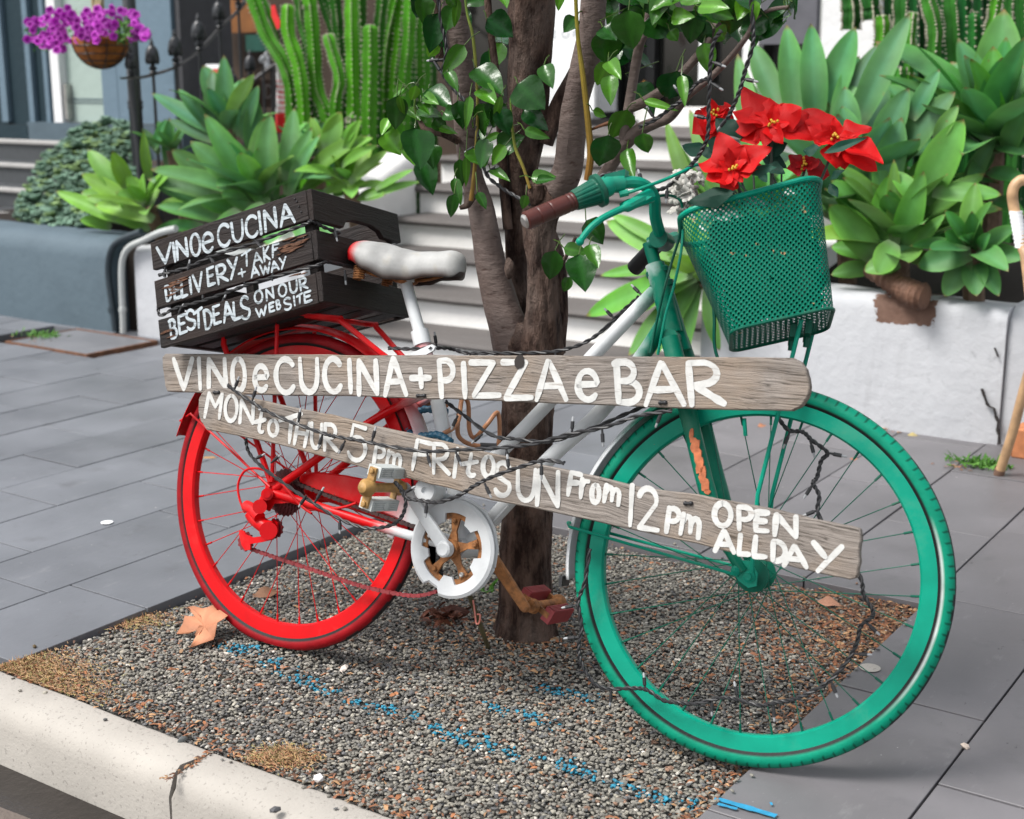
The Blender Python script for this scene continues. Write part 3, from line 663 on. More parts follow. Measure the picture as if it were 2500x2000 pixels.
# --- wheels
def wheel(name, c, h, u, n, pm, flat, spoke_m, black):
    def W3(r, an, o): return c + (h * math.cos(an) + u * math.sin(an)) * r + n * o
    N = 160; mb = MB()
    prof = [(.2855, -.007), (.2855, .007), (.289, .0115), (.3115, .0128), (.3155, .0128), (.3155, .0095), (.3155, -.0095), (.3155, -.0128), (.3115, -.0128), (.289, -.0115)]
    vs = []; fs = []
    for i in range(N):
        for r, o in prof:
            wob = (.0025 * math.sin(i / N * 2 * PI * 2 + 1) if flat else 0); vs.append(W3(r, 2 * PI * i / N, o + wob))
    k = len(prof)
    for i in range(N):
        for j in range(k): a = i * k + j; b = i * k + (j + 1) % k; i2 = ((i + 1) % N) * k; fs.append((a, b, i2 + (j + 1) % k, i2 + j))
    mb.add(vs, fs); w = bpart(name, mb, pm)
    # tyre: ribbed shoulders, paint on the near side only, black tread behind
    mb = MB(); N = 648; K = 24; vs = []; fs = []; cs = []
    for i in range(N):
        an = 2 * PI * i / N
        for j in range(K):
            q = 2 * PI * j / K; tr = .0150 if flat else .0168; rr = .3275 + tr * math.cos(q); o = tr * 1.04 * math.sin(q)
            if math.cos(q) < -.5: rr = .3275 - tr * .8
            notch = (not flat and .30 < math.cos(q) < .97 and abs(math.sin(q)) > .2 and (i % 6) == 0)
            p = W3(rr, an, o)
            if flat:
                lim = .013
                if p.z < lim + .012:
                    d = max(0, lim - p.z); p = V((p.x, p.y, max(p.z, lim))) + n * (d * .55 * (1 if o >= 0 else -1))
            vs.append(p); nz = noise.noise(p * 40)
            pc = pm_col[name]; side = math.sin(q) + .25 * nz
            if side > .08 + .42 * math.cos(an + .35): col = pc if not notch else tuple(x * .25 for x in pc)
            else: col = (.017, .017, .019)
            aw = math.degrees(math.atan2(math.sin(an), math.cos(an)))
            if not flat and abs(math.cos(q) + .26) < .05 and side > 0 and -44 < aw < 26: fd = min(1, (aw + 44) / 22, (26 - aw) / 10) * (.75 + .25 * nz); col = tuple(a_ + (b_ - a_) * max(0, fd) for a_, b_ in zip(col, (.60, .62, .61)))
            if math.cos(q) < -.45: col = (.010, .012, .012)
            cs.append(col)
    for i in range(N):
        for j in range(K): a = i * K + j; b = i * K + (j + 1) % K; i2 = ((i + 1) % N) * K; fs.append((a, b, i2 + (j + 1) % K, i2 + j))
    mb.add(vs, fs, cs); bpart('tyre', mb, M['vpaint'], w)
    mb = MB(); mb.lathe([(0, -.058), (.006, -.058), (.006, -.040), (.018, -.036), (.030, -.034), (.030, -.030), (.016, -.026), (.013, 0), (.016, .026), (.030, .030), (.030, .034), (.018, .036), (.006, .040), (.006, .058), (0, .058)], c, n, 20)
    bpart('hub', mb, spoke_m, w)
    first = None; ns = 32
    for i in range(ns):
        a0 = 2 * PI * i / ns; sgn = 1 if i % 2 == 0 else -1; tw = math.radians(68) * (1 if (i // 2) % 2 else -1)
        p0 = W3(.026, a0 + tw, sgn * .032); p1 = W3(.286, a0, sgn * .003); d = (p1 - p0).normalized()
        mb = MB(); mb.tube([p0, p1 - d * .016], .00105, 5, False); mb.tube([p1 - d * .016, p1], .0023, 6)
        bpart('spoke', mb, spoke_m, w)
    mb = MB(); p1 = W3(.282, math.radians(100), 0); p0 = W3(.25, math.radians(100), 0); mb.tube([p0, p1], .004, 8); bpart('valve', mb, pm, w)
    return w
pm_col = {'rear_wheel': (.25, .003, .007), 'front_wheel': (0, .235, .14)}
RW_C = RC + BU * .345 + BN * .0; FW_C = FC + FU * .345
wheel('rear_wheel', RW_C, BH, BU, BN, M['red'], True, M['red'], None)
wheel('front_wheel', FW_C, FH, FU, FN, M['green'], False, M['greendark'], None)
# --- frame
def bt(pts, r, mt=None, name=None, seg=10, k=5, parent=None):
    mb = MB(); c = catmull([B(*p) for p in pts], k); mb.tube(c, r, seg); return bpart(name, mb, mt or PM, parent)
mb = MB()
def addt(pts, r, seg=12, k=5): mb.tube(catmull([B(*p) for p in pts], k), r, seg)
addt([(.45, .30, 0), (.34, .575, 0), (.272, .715, 0)], .0150)
addt([(.405, .415, 0), (.505, .504, 0), (.77, .821, 0), (.80, .848, 0)], .0135)
addt([(.45, .30, 0), (.614, .504, 0), (.711, .608, 0), (.79, .735, 0), (.822, .80, 0)], .0150)
addt([(.782, .893, 0), (.838, .768, 0)], .0185)
addt([(.45, .30, -.034), (.45, .30, .034)], .021)
for s in (1, -1):
    addt([(.0, .340, .066 * s), (.10, .332, .064 * s), (.30, .312, .050 * s), (.43, .300, .028 * s)], .0100)
    addt([(.0, .350, .066 * s), (.15, .475, .050 * s), (.24, .548, .030 * s), (.33, .60, .014 * s)], .0085)
bpart('frame', mb, PM)
for s in (1, -1): mb = MB(); mb.prism([B(a, w, .062 * s) for a, w in ((-.028, .352), (-.012, .368), (.02, .366), (.05, .345), (.05, .328), (.0, .318), (-.01, .30), (-.028, .305))], BN * .005 * s); bpart('dropout', mb, M['red'])
mb = MB(); mb.tube([B(.285, .69, 0), B(.212, .832, 0)], .0128, 12); mb.tube([B(.283, .692, 0), B(.27, .72, 0)], .0185, 12); mb.tube([B(.222, .816, 0), B(.214, .838, 0)], .017, 12); bpart('seat_post', mb, M['white'])
mb = MB(); P_ = [BP(u, v, .035) for u, v in ((1003, 862), (1000, 868), (1040, 866), (1058, 856), (1062, 847), (1054, 841), (1044, 844), (1014, 858))]; mb.prism(P_, BN * -.006); q = bpart('quick_release', mb, M['white'])
mb = MB(); mb.prism([p + BN * .0012 for p in [BP(u, v, .0355) for u, v in ((1046, 852), (1052, 846), (1056, 848), (1052, 854))]], BN * .0006); bpart('slot', mb, M['black'], q, smooth=False)
# saddle
SADK = [(0, .062, .884, .030), (.10, .078, .895, .044), (.25, .080, .894, .058), (.42, .064, .886, .064), (.58, .046, .882, .058), (.75, .036, .885, .050), (.90, .032, .890, .052), (1, .022, .884, .046)]
def sad(t):
    for i in range(len(SADK) - 1):
        a, b = SADK[i], SADK[i + 1]
        if t <= b[0]:
            q = (t - a[0]) / (b[0] - a[0]); q = q * q * (3 - 2 * q) if i not in (0, 6) else q; return [a[k] + (b[k] - a[k]) * q for k in (1, 2, 3)]
    return SADK[-1][1:]
mb = MB(); vs = []; fs = []; cs = []; n1, n2 = 34, 22
for i in range(n1 + 1):
    t = i / n1; a = .096 + .262 * t; hw, top, th = sad(t)
    e = min(1, (t + .004) / .09, (1.004 - t) / .075); e = math.sqrt(max(0, 1 - (1 - e) ** 2)); e = .25 + .75 * e
    for j in range(n2 + 1):
        q = -PI / 2 * 1.12 + PI * 1.12 * j / n2; x = math.sin(q); z = math.cos(q)
        yy = hw * (abs(x) ** .82) * (1 if x > 0 else -1) * e; ww_ = top - th * (1 - max(z, -.2) ** .62 if z > 0 else 1 + .12 * abs(z) * 5) * e - (1 - e) * .022
        if z <= 0: yy *= .93
        p = B(a, ww_, yy); vs.append(p); nz = noise.noise(p * 22)
        red = max(0, min(1, (.142 - a + nz * .006) / .022)); k2 = noise.noise(p * 60 + V((5, 1, 2)))
        base = tuple(x * (1 - .12 * max(0, nz)) for x in (.40, .40, .39))
        if k2 > .42: base = (.38, .37, .34)
        if z < .12: base = (.06, .045, .04)
        if t > .90: m_ = (t - .9) * 10; base = tuple(u_ * (1 - m_) + w_ * m_ for u_, w_ in zip(base, (.30, .30, .285)))
        cs.append(tuple(red * r_ + (1 - red) * b_ for r_, b_ in zip((.58, .004, .008), base)))
for i in range(n1):
    for j in range(n2): a = i * (n2 + 1) + j; fs.append((a, a + 1, a + n2 + 2, a + n2 + 1))
fs.append(tuple(range(n2 + 1))); fs.append(tuple(n1 * (n2 + 1) + j for j in range(n2 + 1)))
mb.add(vs, fs, cs); sd_o = bpart('saddle', mb, M['vgloss'], edge=60); m_ = sd_o.modifiers.new('s', 'SOLIDIFY'); m_.thickness = .004
mb = MB()
for s in (1, -1):
    mb.tube(catmull([B(.125, .835, .045 * s), B(.17, .822, .024 * s), B(.25, .826, .022 * s), B(.335, .850, .012 * s)], 5), .0035, 8)
mb.lathe([(0, -.034), (.013, -.034), (.016, -.026), (.016, .026), (.013, .034), (.006, .040), (0, .041)], B(.217, .828, 0), BN, 14)
for s in (1, -1):
    pts = [B(.135, .838 - .028 * i / 40, .05 * s) + (BH * math.cos(i * .9) + BN * math.sin(i * .9)) * .011 for i in range(41)]; mb.tube(pts, .0022, 6)
bpart('saddle_rails', mb, M['rust'], sd_o)
# --- mudguards
def guard(name, c, h, u, n, a0, a1, R, hw, mt, a_lift=0):
    mb = MB(); n1, n2 = 60, 10
    def f(i, j):
        an = math.radians(a0 + (a1 - a0) * i); q = (j - .5) * 2; r = R + .012 * (1 - q * q) - .012; return c + (h * math.cos(an) + u * math.sin(an)) * r + n * (hw * q)
    mb.grid(f, n1, n2); o = bpart(name, mb, mt); m = o.modifiers.new('s', 'SOLIDIFY'); m.thickness = .0022; return o
rg = guard('rear_mudguard', RW_C, BH, BU, BN, 168, 12, .362, .027, M['paint'])
fg = guard('front_mudguard', FW_C, FH, FU, FN, 189, 84, .362, .025, M['paint'])
mb = MB()
for s in (1, -1): mb.tube([B(-.012, .352, .070 * s), B(-.30, .475, .034 * s), B(-.362, .452, .0 * s)], .0026, 7)
bpart('stay', mb, M['red'], rg)
mb = MB()
for s in (1, -1): mb.tube([FW_C + FN * .062 * s - FH * .02, FW_C - FH * .352 + FU * .045 + FN * .032 * s, FW_C - FH * .366 + FU * .05], .0030, 7)
bpart('stay', mb, M['green'], fg)
mb = MB(); p = FW_C - FH * .362 - FU * .056; mb.box(p - FU * .004, FH * .003, FU * .010, FN * .022); bpart('flap', mb, M['black'], fg)
# --- rack
mb = MB()
for s in (1, -1):
    mb.tube(catmull([B(-.24, .722, .062 * s), B(.085, .724, .062 * s), B(.115, .718, .060 * s), B(.225, .655, .034 * s), B(.298, .628, .018 * s)], 5), .0062, 9)
    mb.tube([B(-.205, .722, .062 * s), B(-.20, .64, .064 * s), B(-.012, .362, .070 * s)], .0062, 9)
    mb.tube([B(-.06, .722, .062 * s), B(-.005, .364, .074 * s)], .0045, 8)
for a in (-.24, -.10, .02, .085): mb.tube([B(a, .722, .062), B(a, .722, -.062)], .0050, 8)
bpart('rack', mb, M['paint'])
# --- chain drive
BBc = lambda o: B(.45, .300, o)
mb = MB(); pts = [(728, 1170), (733, 1158), (742, 1155), (770, 1152), (840, 1160), (900, 1172), (960, 1182), (1000, 1190), (1050, 1202), (1110, 1209), (1150, 1222), (1185, 1248), (1206, 1290), (1214, 1340), (1206, 1390), (1180, 1432), (1145, 1455), (1110, 1462), (1080, 1450), (1060, 1400), (1060, 1310), (1020, 1290), (960, 1262), (900, 1240), (850, 1224), (800, 1207), (734, 1186)]
cgp = [BP(u, v, .040) for u, v in pts]; k_ = pts.index((1206, 1390)); hole_ = [BBc(.040) + (BH * math.cos(a) + BU * math.sin(a)) * .0695 for a in [-.15 + 2 * PI * i / 40 for i in range(41)]]; cgp = cgp[:k_ + 1] + hole_ + [cgp[k_] + V((0, 0, 1e-5))] + cgp[k_ + 1:]; mb.prism(cgp, BN * -.009); cg = bpart('chain_guard', mb, M['paint']); cg.modifiers.new('b', 'BEVEL').width = .003
# outer ring with toothed spider
mb = MB(); N = 72; vs = []; fs = []
def rin(an): 
    q = (math.degrees(an) + 18) % 72; return .071 if 12 < q < 60 else .055
for i in range(N):
    an = 2 * PI * i / N; d = BH * math.cos(an) + BU * math.sin(an)
    gap = 238 < math.degrees(an) % 360 < 256
    ro = .098 if not gap else .086
    for r, o in ((rin(an), .052), (ro - .006, .054), (ro, .050), (ro, .047), (rin(an), .047)): vs.append(BBc(o) + d * r)
for i in range(N):
    for j in range(5): a = i * 5 + j; b = i * 5 + (j + 1) % 5; k = ((i + 1) % N) * 5; fs.append((a, b, k + (j + 1) % 5, k + j))
mb.add(vs, fs); ring = bpart('chain_ring', mb, M['white'], edge=30)
mb = MB(); 
vs = []; fs = []
for i in range(N):
    an = 2 * PI * i / N; d = BH * math.cos(an) + BU * math.sin(an)
    for r, o in ((.060, .0465), (.076, .0465), (.076, .043), (.060, .043)): vs.append(BBc(o) + d * r)
for i in range(N):
    for j in range(4): a = i * 4 + j; b = i * 4 + (j + 1) % 4; k = ((i + 1) % N) * 4; fs.append((a, b, k + (j + 1) % 4, k + j))
mb.add(vs, fs)
for i in range(5):
    an = math.radians(90 + 72 * i); d = BH * math.cos(an) + BU * math.sin(an); s = d.cross(BN)
    mb.prism([BBc(.0455) + d * .012 + s * .012, BBc(.0455) + d * .036 + s * .0055, BBc(.0455) + d * .061 + s * .010, BBc(.0455) + d * .061 - s * .010, BBc(.0455) + d * .036 - s * .0055, BBc(.0455) + d * .012 - s * .012], BN * .005)
mb.lathe([(.020, .046), (.018, .060), (0, .061)], B(.45, .30, 0), BN, 18)
bpart('spider', mb, M['rust'], ring)
for i in range(5):
    an = math.radians(90 + 72 * i); d = BH * math.cos(an) + BU * math.sin(an); mb = MB(); mb.lathe([(.005, .050), (.005, .0560), (.0035, .0575), (0, .057)], B(.45, .30, 0) + d * .056, BN, 10); bpart('bolt', mb, M['chrome'] if i % 2 else M['rust'], ring)
# cranks and pedals
def crank(o0, o1, e, mt, name):
    mb = MB(); a = BBc(o0); b = B(*e, o1); d = (b - a).normalized(); s = d.cross(BN).normalized(); n = 8; pr = []
    for sg in (1, -1):
        row = []
        for i in range(n + 1):
            t = i / n; p = a.lerp(b, t); w = .0145 * (1 - t) + .0105 * t; row.append(p + s * w * sg)
        pr.append(row)
    ca = [a - d * .0145 * math.sin(q) + s * .0145 * math.cos(q) for q in (PI * k / 6 for k in range(1, 6))][::-1]; cb = [b + d * .011 * math.sin(q) + s * .0105 * math.cos(q) for q in (PI * k / 6 for k in range(1, 6))]
    mb.prism(pr[0] + cb + pr[1][::-1] + ca, BN * .012); o = bpart(name, mb, mt, edge=40); o.modifiers.new('b', 'BEVEL').width = .003; return o
CE = (.343, .405); FE = (.557, .195)
ck = crank(.066, .076, CE, M['white'], 'crank'); mb = MB(); mb.lathe([(.016, .066), (.016, .081), (.012, .084), (0, .0835)], B(.45, .30, 0), BN, 20); bpart('cap', mb, M['white'], ck)
cf = crank(-.078, -.088, FE, M['rust'], 'crank')
def pedal(e, o0, sg, rubber, axle, tilt):
    c = lambda o: B(*e, o0 + sg * o * 1.22); t = (BH * math.cos(tilt) + BU * math.sin(tilt)); s = BU * math.cos(tilt) - BH * math.sin(tilt)
    mb = MB(); mb.lathe([(0, 0), (.013, 0), (.016, .010), (.011, .017), (.0095, .036), (.0095, .090), (.012, .100), (.0175, .110), (.0175, .120), (.010, .131), (0, .134)], c(.004), BN * sg, 16)
    mb.box(c(.092), t * .008, s * .040, BN * .004); mb.box(c(.022), t * .006, s * .036, BN * .003)
    for k in (1, -1): mb.lathe([(.0055, 0), (.0055, .005), (.004, .006), (0, .006)], c(.095) + s * .033 * k, BN * sg, 10)
    p = bpart('pedal', mb, axle)
    for k in (1, -1):
        mb = MB(); mb.box(c(.055) + s * .033 * k, t * .015, s * .0105, BN * .043)
        for r in range(5): mb.box(c(.055) + s * (.033 * k - .008 + .004 * r) + t * .0155, t * .0012, s * .0012, BN * .039)
        for r in range(5): mb.box(c(.055) + s * (.033 * k - .008 + .004 * r) - t * .0155, t * .0012, s * .0012, BN * .039)
        mb.lathe([(.007, 0), (.0075, .0025), (0, .003)], c(.055) + s * .033 * k + t * .0155, t, 12)
        o = bpart('rubber_block', mb, rubber, p, smooth=False)
pedal(CE, .088, 1, M['grey'], simple('rusty_cream', (.42, .24, .075), .5, .5, 45, 90, .2, .002), math.radians(-8))
pedal(FE, -.100, -1, simple('red_rubber', (.26, .03, .035), .55, .25, 30), M['rust'], math.radians(-115))
# sprockets, derailleur, chain
mb = MB()
for k, (r, o) in enumerate(((.050, .030), (.046, .034), (.042, .038), (.038, .042), (.033, .046), (.028, .050))):
    N = 30 + 4 * (6 - k); pts = [(r + (.0022 if i % 2 else -.0012)) for i in range(N)]; poly = [B(0, .342, o) + (BH * math.cos(2 * PI * i / N) + BU * math.sin(2 * PI * i / N)) * pts[i] for i in range(N)]; mb.prism(poly, BN * .0018)
bpart('sprockets', mb, simple('dark_red_steel', (.09, .008, .010), .5, .4, 40), edge=20)
D = lambda u, v, o=.078: BP(u, v, o)
mb = MB()
mb.tube([D(652, 1207, .066), D(652, 1207, .090)], .013, 14); mb.tube([D(652, 1207, .090), D(652, 1207, .097)], .008, 8)
mb.tube([D(634, 1237, .07), D(634, 1237, .096)], .0155, 14); mb.tube([D(634, 1237), D(645, 1215)], .008, 8)
mb.tube(catmull([D(612, 1242), D(620, 1262), D(642, 1282), D(660, 1292)], 5), [.010] * 3 + [.016] * 10 + [.017] * 3, 12)
mb.tube([D(602, 1236, .074), D(618, 1244, .082), D(634, 1264, .090)], .013, 12)
mb.tube([D(657, 1296, .050), D(655, 1296, .092)], .019, 16)
der = bpart('derailleur', mb, M['red'])
mb = MB(); mb.prism([D(u, v, .060) for u, v in ((588, 1294), (586, 1302), (592, 1330), (602, 1344), (614, 1342), (614, 1328), (640, 1324), (668, 1318), (680, 1298), (680, 1276), (668, 1266), (668, 1290), (650, 1308), (620, 1312), (604, 1306), (598, 1296))], BN * .004); bpart('cage', mb, M['red'], der)
for (u, v) in ((602, 1322), (674, 1290)):
    mb = MB(); N = 22; poly = [D(u, v, .050) + (BH * math.cos(2 * PI * i / N) + BU * math.sin(2 * PI * i / N)) * (.022 if i % 2 else .0185) for i in range(N)]; mb.prism(poly, BN * .005); bpart('pulley', mb, simple('dark_red_plastic', (.16, .01, .014), .5), der)
mb = MB(); mb.tube(catmull([D(598, 1252), D(584, 1215), D(582, 1180), D(598, 1150), D(628, 1144), D(665, 1158), D(700, 1195), D(735, 1235), D(761, 1254)], 6), .0027, 8); bpart('cable_housing', mb, M['red'], der)
def chain(pts, mt, name='chain'):
    c = catmull(pts, 40); L = [0]
    for i in range(1, len(c)): L.append(L[-1] + (c[i] - c[i - 1]).length)
    def at(s):
        for i in range(1, len(c)):
            if L[i] >= s: return c[i - 1].lerp(c[i], (s - L[i - 1]) / max(1e-9, L[i] - L[i - 1]))
        return c[-1]
    mb = MB(); s = 0; k = 0
    while s < L[-1] - .0127:
        a, b = at(s), at(s + .0127); d = (b - a).normalized(); up = d.cross(BN).normalized(); w = .0036 if k % 2 else .0026
        for sg in (1, -1):
            o = BN * w * sg; mb.prism([a - d * .004 + o, a - d * .002 + up * .004 + o, a + d * .0025 + up * .004 + o, (a + b) / 2 + up * .0026 + o, b - d * .0025 + up * .004 + o, b + d * .002 + up * .004 + o, b + d * .004 + o, b + d * .002 - up * .004 + o, b - d * .0025 - up * .004 + o, (a + b) / 2 - up * .0026 + o, a + d * .0025 - up * .004 + o, a - d * .002 - up * .004 + o], BN * .0009)
        mb.tube([a + BN * w, a - BN * w], .0037, 7); s += .0127; k += 1
    return bpart(name, mb, mt, None, smooth=False)
cm = simple('painted_chain', (.22, .022, .026), .5, .45, 90)
chain([D(608, 1338, .046), D(640, 1350, .045), D(760, 1390, .044), D(880, 1430, .044), D(990, 1453, .044), D(1040, 1452, .044), D(1075, 1440, .044)], cm)
chain([D(720, 1178, .044), D(800, 1210, .044), D(900, 1248, .044), D(1000, 1282, .044), D(1060, 1300, .044)], simple('dark_chain', (.035, .012, .010), .5, .4, 60))
mb = MB(); mb.tube(catmull([D(750, 1245, .066), D(830, 1240, .066), D(870, 1228, .066)], 5), .003, 6); bpart('cable_housing', mb, M['red'])
mb = MB(); mb.tube([BP(1180, 1300, .02), BP(1240, 1235, .02)], .0022, 6); bpart('brake_rod', mb, M['white']); mb = MB(); mb.tube([BP(960, 1312, .0), BP(1012, 1336, .0), BP(1085, 1362, .0)], .0022, 6); mb.tube([BP(948, 1306, .0), BP(962, 1313, .0)], .0045, 8); bpart('brake_rod', mb, M['white'])
# dynamo, kickstand
mb = MB(); a, b = BP(1036, 1198, .105), BP(1036, 1198, .105) - BN * .065 - BH * .012; d = (a - b).normalized()
mb.lathe([(0, 0), (.018, 0), (.022, .012), (.0235, .018), (.0235, .062), (.0205, .066), (.007, .066), (.006, .060), (0, .060)], b, d, 22); bpart('dynamo', mb, M['white'])
mb = MB(); mb.tube([BP(1062, 1205, .06), BP(1098, 1215, .02)], .007, 9); bpart('dynamo_bracket', mb, M['white'])
mb = MB(); kb = G(1192, 1582, -.01); mb.tube([B(.42, .26, -.03), B(.42, .26, -.03).lerp(kb, .5), kb], [.006, .0055, .005], 9); bpart('kickstand', mb, simple('mossy_steel', (.10, .085, .04), .7, .5, 30))
# --- fork, stem, bars
mb = MB()
for s in (1, -1): mb.tube(catmull([Fk(-.192, .756, .036 * s), Fk(-.165, .690, .046 * s), Fk(-.141, .622, .048 * s), Fk(-.090, .482, .050 * s), Fk(-.045, .395, .053 * s), Fk(-.012, .352, .056 * s)], 5), [.0175] * 6 + [.0165] * 5 + [.0155] * 5 + [.0135] * 5 + [.0105] * 5, 12)
mb.tube([Fk(-.192, .756, -.042), Fk(-.192, .756, .042)], .017, 12)
mb.tube([Fk(-.178, .735), Fk(-.232, .865)], .0195, 14)
fk = bpart('fork', mb, M['paint'])
for s in (1, -1):
    mb = MB(); mb.prism([Fk(a, w, .054 * s) for a, w in ((-.024, .372), (.0, .372), (.014, .352), (.014, .33), (.0, .325), (-.018, .335), (-.030, .35))], FN * .005 * s); mb.lathe([(.011, 0), (.011, .006), (.006, .008), (.006, .016), (0, .016)], FW_C + FN * .056 * s, FN * s, 12)
    mb.lathe([(.009, 0), (.009, .006), (.004, .010), (0, .011)], Fk(-.024, .353, .058 * s), FN * s, 10); bpart('dropout', mb, M['green'], fk)
# peeled patches on the near blade: chipped coats lying on the paint
mb = MB()
def chipon(u, v, r, sx=1., sy=1.):
    c = FP(u, v, .0665); pts = []
    for k in range(11):
        an = 2 * PI * k / 11; q = r * (1 + .45 * noise.noise(V((u * .3, v * .3, k * 1.7)))); pts.append(c + FH * math.cos(an) * q * sx * 0.9 + FU * math.sin(an) * q * sy)
    mb.prism(pts, FN * -.006)
for u, v, r, sx, sy in ((1688, 1062, .006, .8, 2.2), (1697, 1088, .010, .8, 1.7), (1703, 1112, .011, .75, 1.6), (1709, 1138, .011, .7, 1.5), (1714, 1160, .010, .7, 1.6), (1722, 1185, .009, .9, 1.3), (1726, 1200, .006, 1.2, .8)): chipon(u, v, r, sx, sy)
bpart('peeled_paint', mb, simple('orange_undercoat', (.55, .16, .06), .6, .4, 90), fk)
mb = MB(); mb.lathe([(.024, 0), (.024, .010), (.019, .014), (.019, .024), (.023, .028), (.023, .036), (.016, .044), (.0125, .05)], Fk(-.225, .850), (Fk(-.232, .865) - Fk(-.178, .735)), 18)
st_ = (Fk(-.232, .865) - Fk(-.178, .735)).normalized(); sb = Fk(-.232, .865)
mb.tube([sb + st_ * .02, sb + st_ * .075], .0125, 12); cl = Fk(-.236, .940)
mb.tube([sb + st_ * .070, cl], .0150, 12); mb.tube([cl - FN * .026, cl + FN * .026], .018, 14)
bpart('stem', mb, M['greendark'])
GE = FP(1283, 540, .275); GI = FP(1402, 490, .215); SH = FP(1470, 462, .185); BD = FP(1530, 446, .15); CO = FP(1585, 468, .115); DN = FP(1600, 530, .06)
mb = MB(); bar = catmull([cl, DN, FP(1597, 482, .09), FP(1572, 452, .125), BD, SH, GI, GE], 7); mb.tube(bar, .0112, 10)
far = [cl, cl - FN * .06 + FU * .012, Fk(-.250, .965, -.13), Fk(-.30, .955, -.19), FP(1608, 592, -.215), FP(1552, 655, -.265)]
mb.tube(catmull(far, 6), .0112, 10); hb = bpart('handlebar', mb, M['green'])
def grip(a, b, mt, rings, r=.0165, name='grip'):
    mb = MB(); n = 60; d = b - a
    mb.tube([a.lerp(b, i / n) for i in range(n + 1)], [r * (.82 if i in (0, n) else (.93 if rings and any(abs(i / n - q) < .012 for q in rings) else 1)) for i in range(n + 1)], 16)
    o = bpart(name, mb, mt, hb, edge=60); return o
grip(GE, GI, M['brown'], (.25, .5, .86, .93))
mb = MB(); d = (GE - GI).normalized(); mb.lathe([(.0125, -.002), (.0125, .002), (.009, .005), (0, .0055)], GE, d, 16); bpart('bar_end', mb, M['chrome'], hb)
grip(FP(1612, 588, -.205), FP(1548, 656, -.265), M['black'], (), .017)
mb = MB(); n = 40; a, b = GI, SH
mb.tube([a.lerp(b, i / n) for i in range(n + 1)], [.0180 + .008 * (i / n) if i < n - 8 else (.030 if i < n - 1 else .022) for i in range(n + 1)], 48, ring=lambda k, i: (.95 if k % 3 == 0 and i < n - 9 else 1)); bpart('gear_shifter', mb, M['greendark'], hb, edge=25)
mb = MB(); mb.tube(catmull([SH, SH.lerp(BD, .35) + FU * .004, SH.lerp(BD, .8)], 4), [.019] * 4 + [.016] * 5, 12); mb.box(SH.lerp(BD, .55) + FU * .012, (BD - SH).normalized() * .022, FU * .010, FN * .012); mb.tube([FP(1512, 475, .17), FP(1534, 470, .165)], .006, 8); bpart('lever_clamp', mb, M['green'], hb)
mb = MB(); lv = catmull([FP(1588, 478, .128), FP(1560, 490, .15), FP(1535, 503, .172), FP(1500, 518, .19), FP(1468, 535, .205), FP(1442, 556, .215), FP(1424, 578, .22), FP(1416, 590, .222)], 5)
mb.tube(lv, [.010 - .0035 * min(1, i / 8) + (.0035 if i < 12 else 0) - .001 * (i / 36) for i in range(len(lv))], 10); mb.ball(lv[-1], .0075, seg=10); mb.prism([FP(u, v, .150) for u, v in ((1512, 497), (1532, 486), (1580, 478), (1592, 480), (1560, 502), (1530, 514), (1515, 508))], FN * -.008); bpart('brake_lever', mb, M['green'], hb)
def wire(pts, r, mt, name, parent=None):
    mb = MB(); mb.tube(catmull(pts, 6), r, 7); return bpart(name, mb, mt, parent)
wire([FP(1516, 476, .165), FP(1560, 462, .16), FP(1620, 440, .12), FP(1665, 420, .10), FP(1705, 402, .06), FP(1730, 420, .0)], .0032, M['green'], 'brake_cable', hb)
wire([FP(1600, 480, .09), FP(1640, 478, .075), FP(1665, 500, .07), FP(1660, 570, .06), FP(1640, 640, .05), FP(1618, 720, .04), FP(1600, 800, .03), FP(1588, 862, .03)], .0026, M['greendark'], 'brake_cable', hb)
wire([FP(1668, 560, .07), FP(1662, 620, .07), FP(1645, 700, .055), FP(1625, 770, .05), FP(1606, 866, .04)], .0026, M['green'], 'brake_cable', hb)
wire([FP(1740, 720, .0), FP(1744, 780, .0), FP(1748, 862, .0), Fk(-.07, .66, 0)], .0032, M['greendark'], 'lamp_stay', fk)
mb = MB()
for s, (u0, v0, u1, v1) in ((1, (1957, 780, 1850, 1208)), (-1, (1990, 790, 1885, 1208))):
    a, b = FP(u0, v0, .062 * s), FP(u1, v1, .060 * s); mb.tube([a, b, FW_C + FN * .060 * s + FH * .004], .0042, 8)
bpart('basket_stay', mb, M['green'])
# --- wire mesh basket
kb_ = NT('perforated_green_metal'); co = kb_.co('loc'); sx = kb_.n('ShaderNodeSeparateXYZ'); kb_.l(co, sx.inputs[0])
fr = 2 * PI / .0068
uu_ = kb_.math('MULTIPLY', kb_.math('ADD', sx.outputs[0], sx.outputs[1]), fr / 1.41421); vv_ = kb_.math('MULTIPLY', kb_.math('SUBTRACT', sx.outputs[0], sx.outputs[1]), fr / 1.41421)
hole = kb_.math('ADD', kb_.math('SINE', uu_), kb_.math('SINE', vv_)); al = kb_.math('LESS_THAN', hole, .62)
obco = kb_.co(); chipm = kb_.ramp(kb_.noise(obco, 40, 5, .65), [(.66, 0.0), (.69, 1.0)])
cb = kb_.mix(chipm, kb_.mix(kb_.noise(obco, 9, 4), (0, .095, .058), (0, .16, .10)), (.34, .20, .10))
kb_.bump(hole, .25, .004); kb_.l(al, kb_.b.inputs['Alpha']); M['basket'] = kb_.out(cb, .5, .1)
KA = math.radians(12); KN = FN * math.cos(KA) + FH * math.sin(KA); KN = KN * math.cos(.17) + FU * math.sin(.17); KP = Fk(0, .9, .105)     # the basket hangs slightly twisted on its bracket
kq = lambda u, v, o=0.: on(u, v, KP + KN * o, KN)
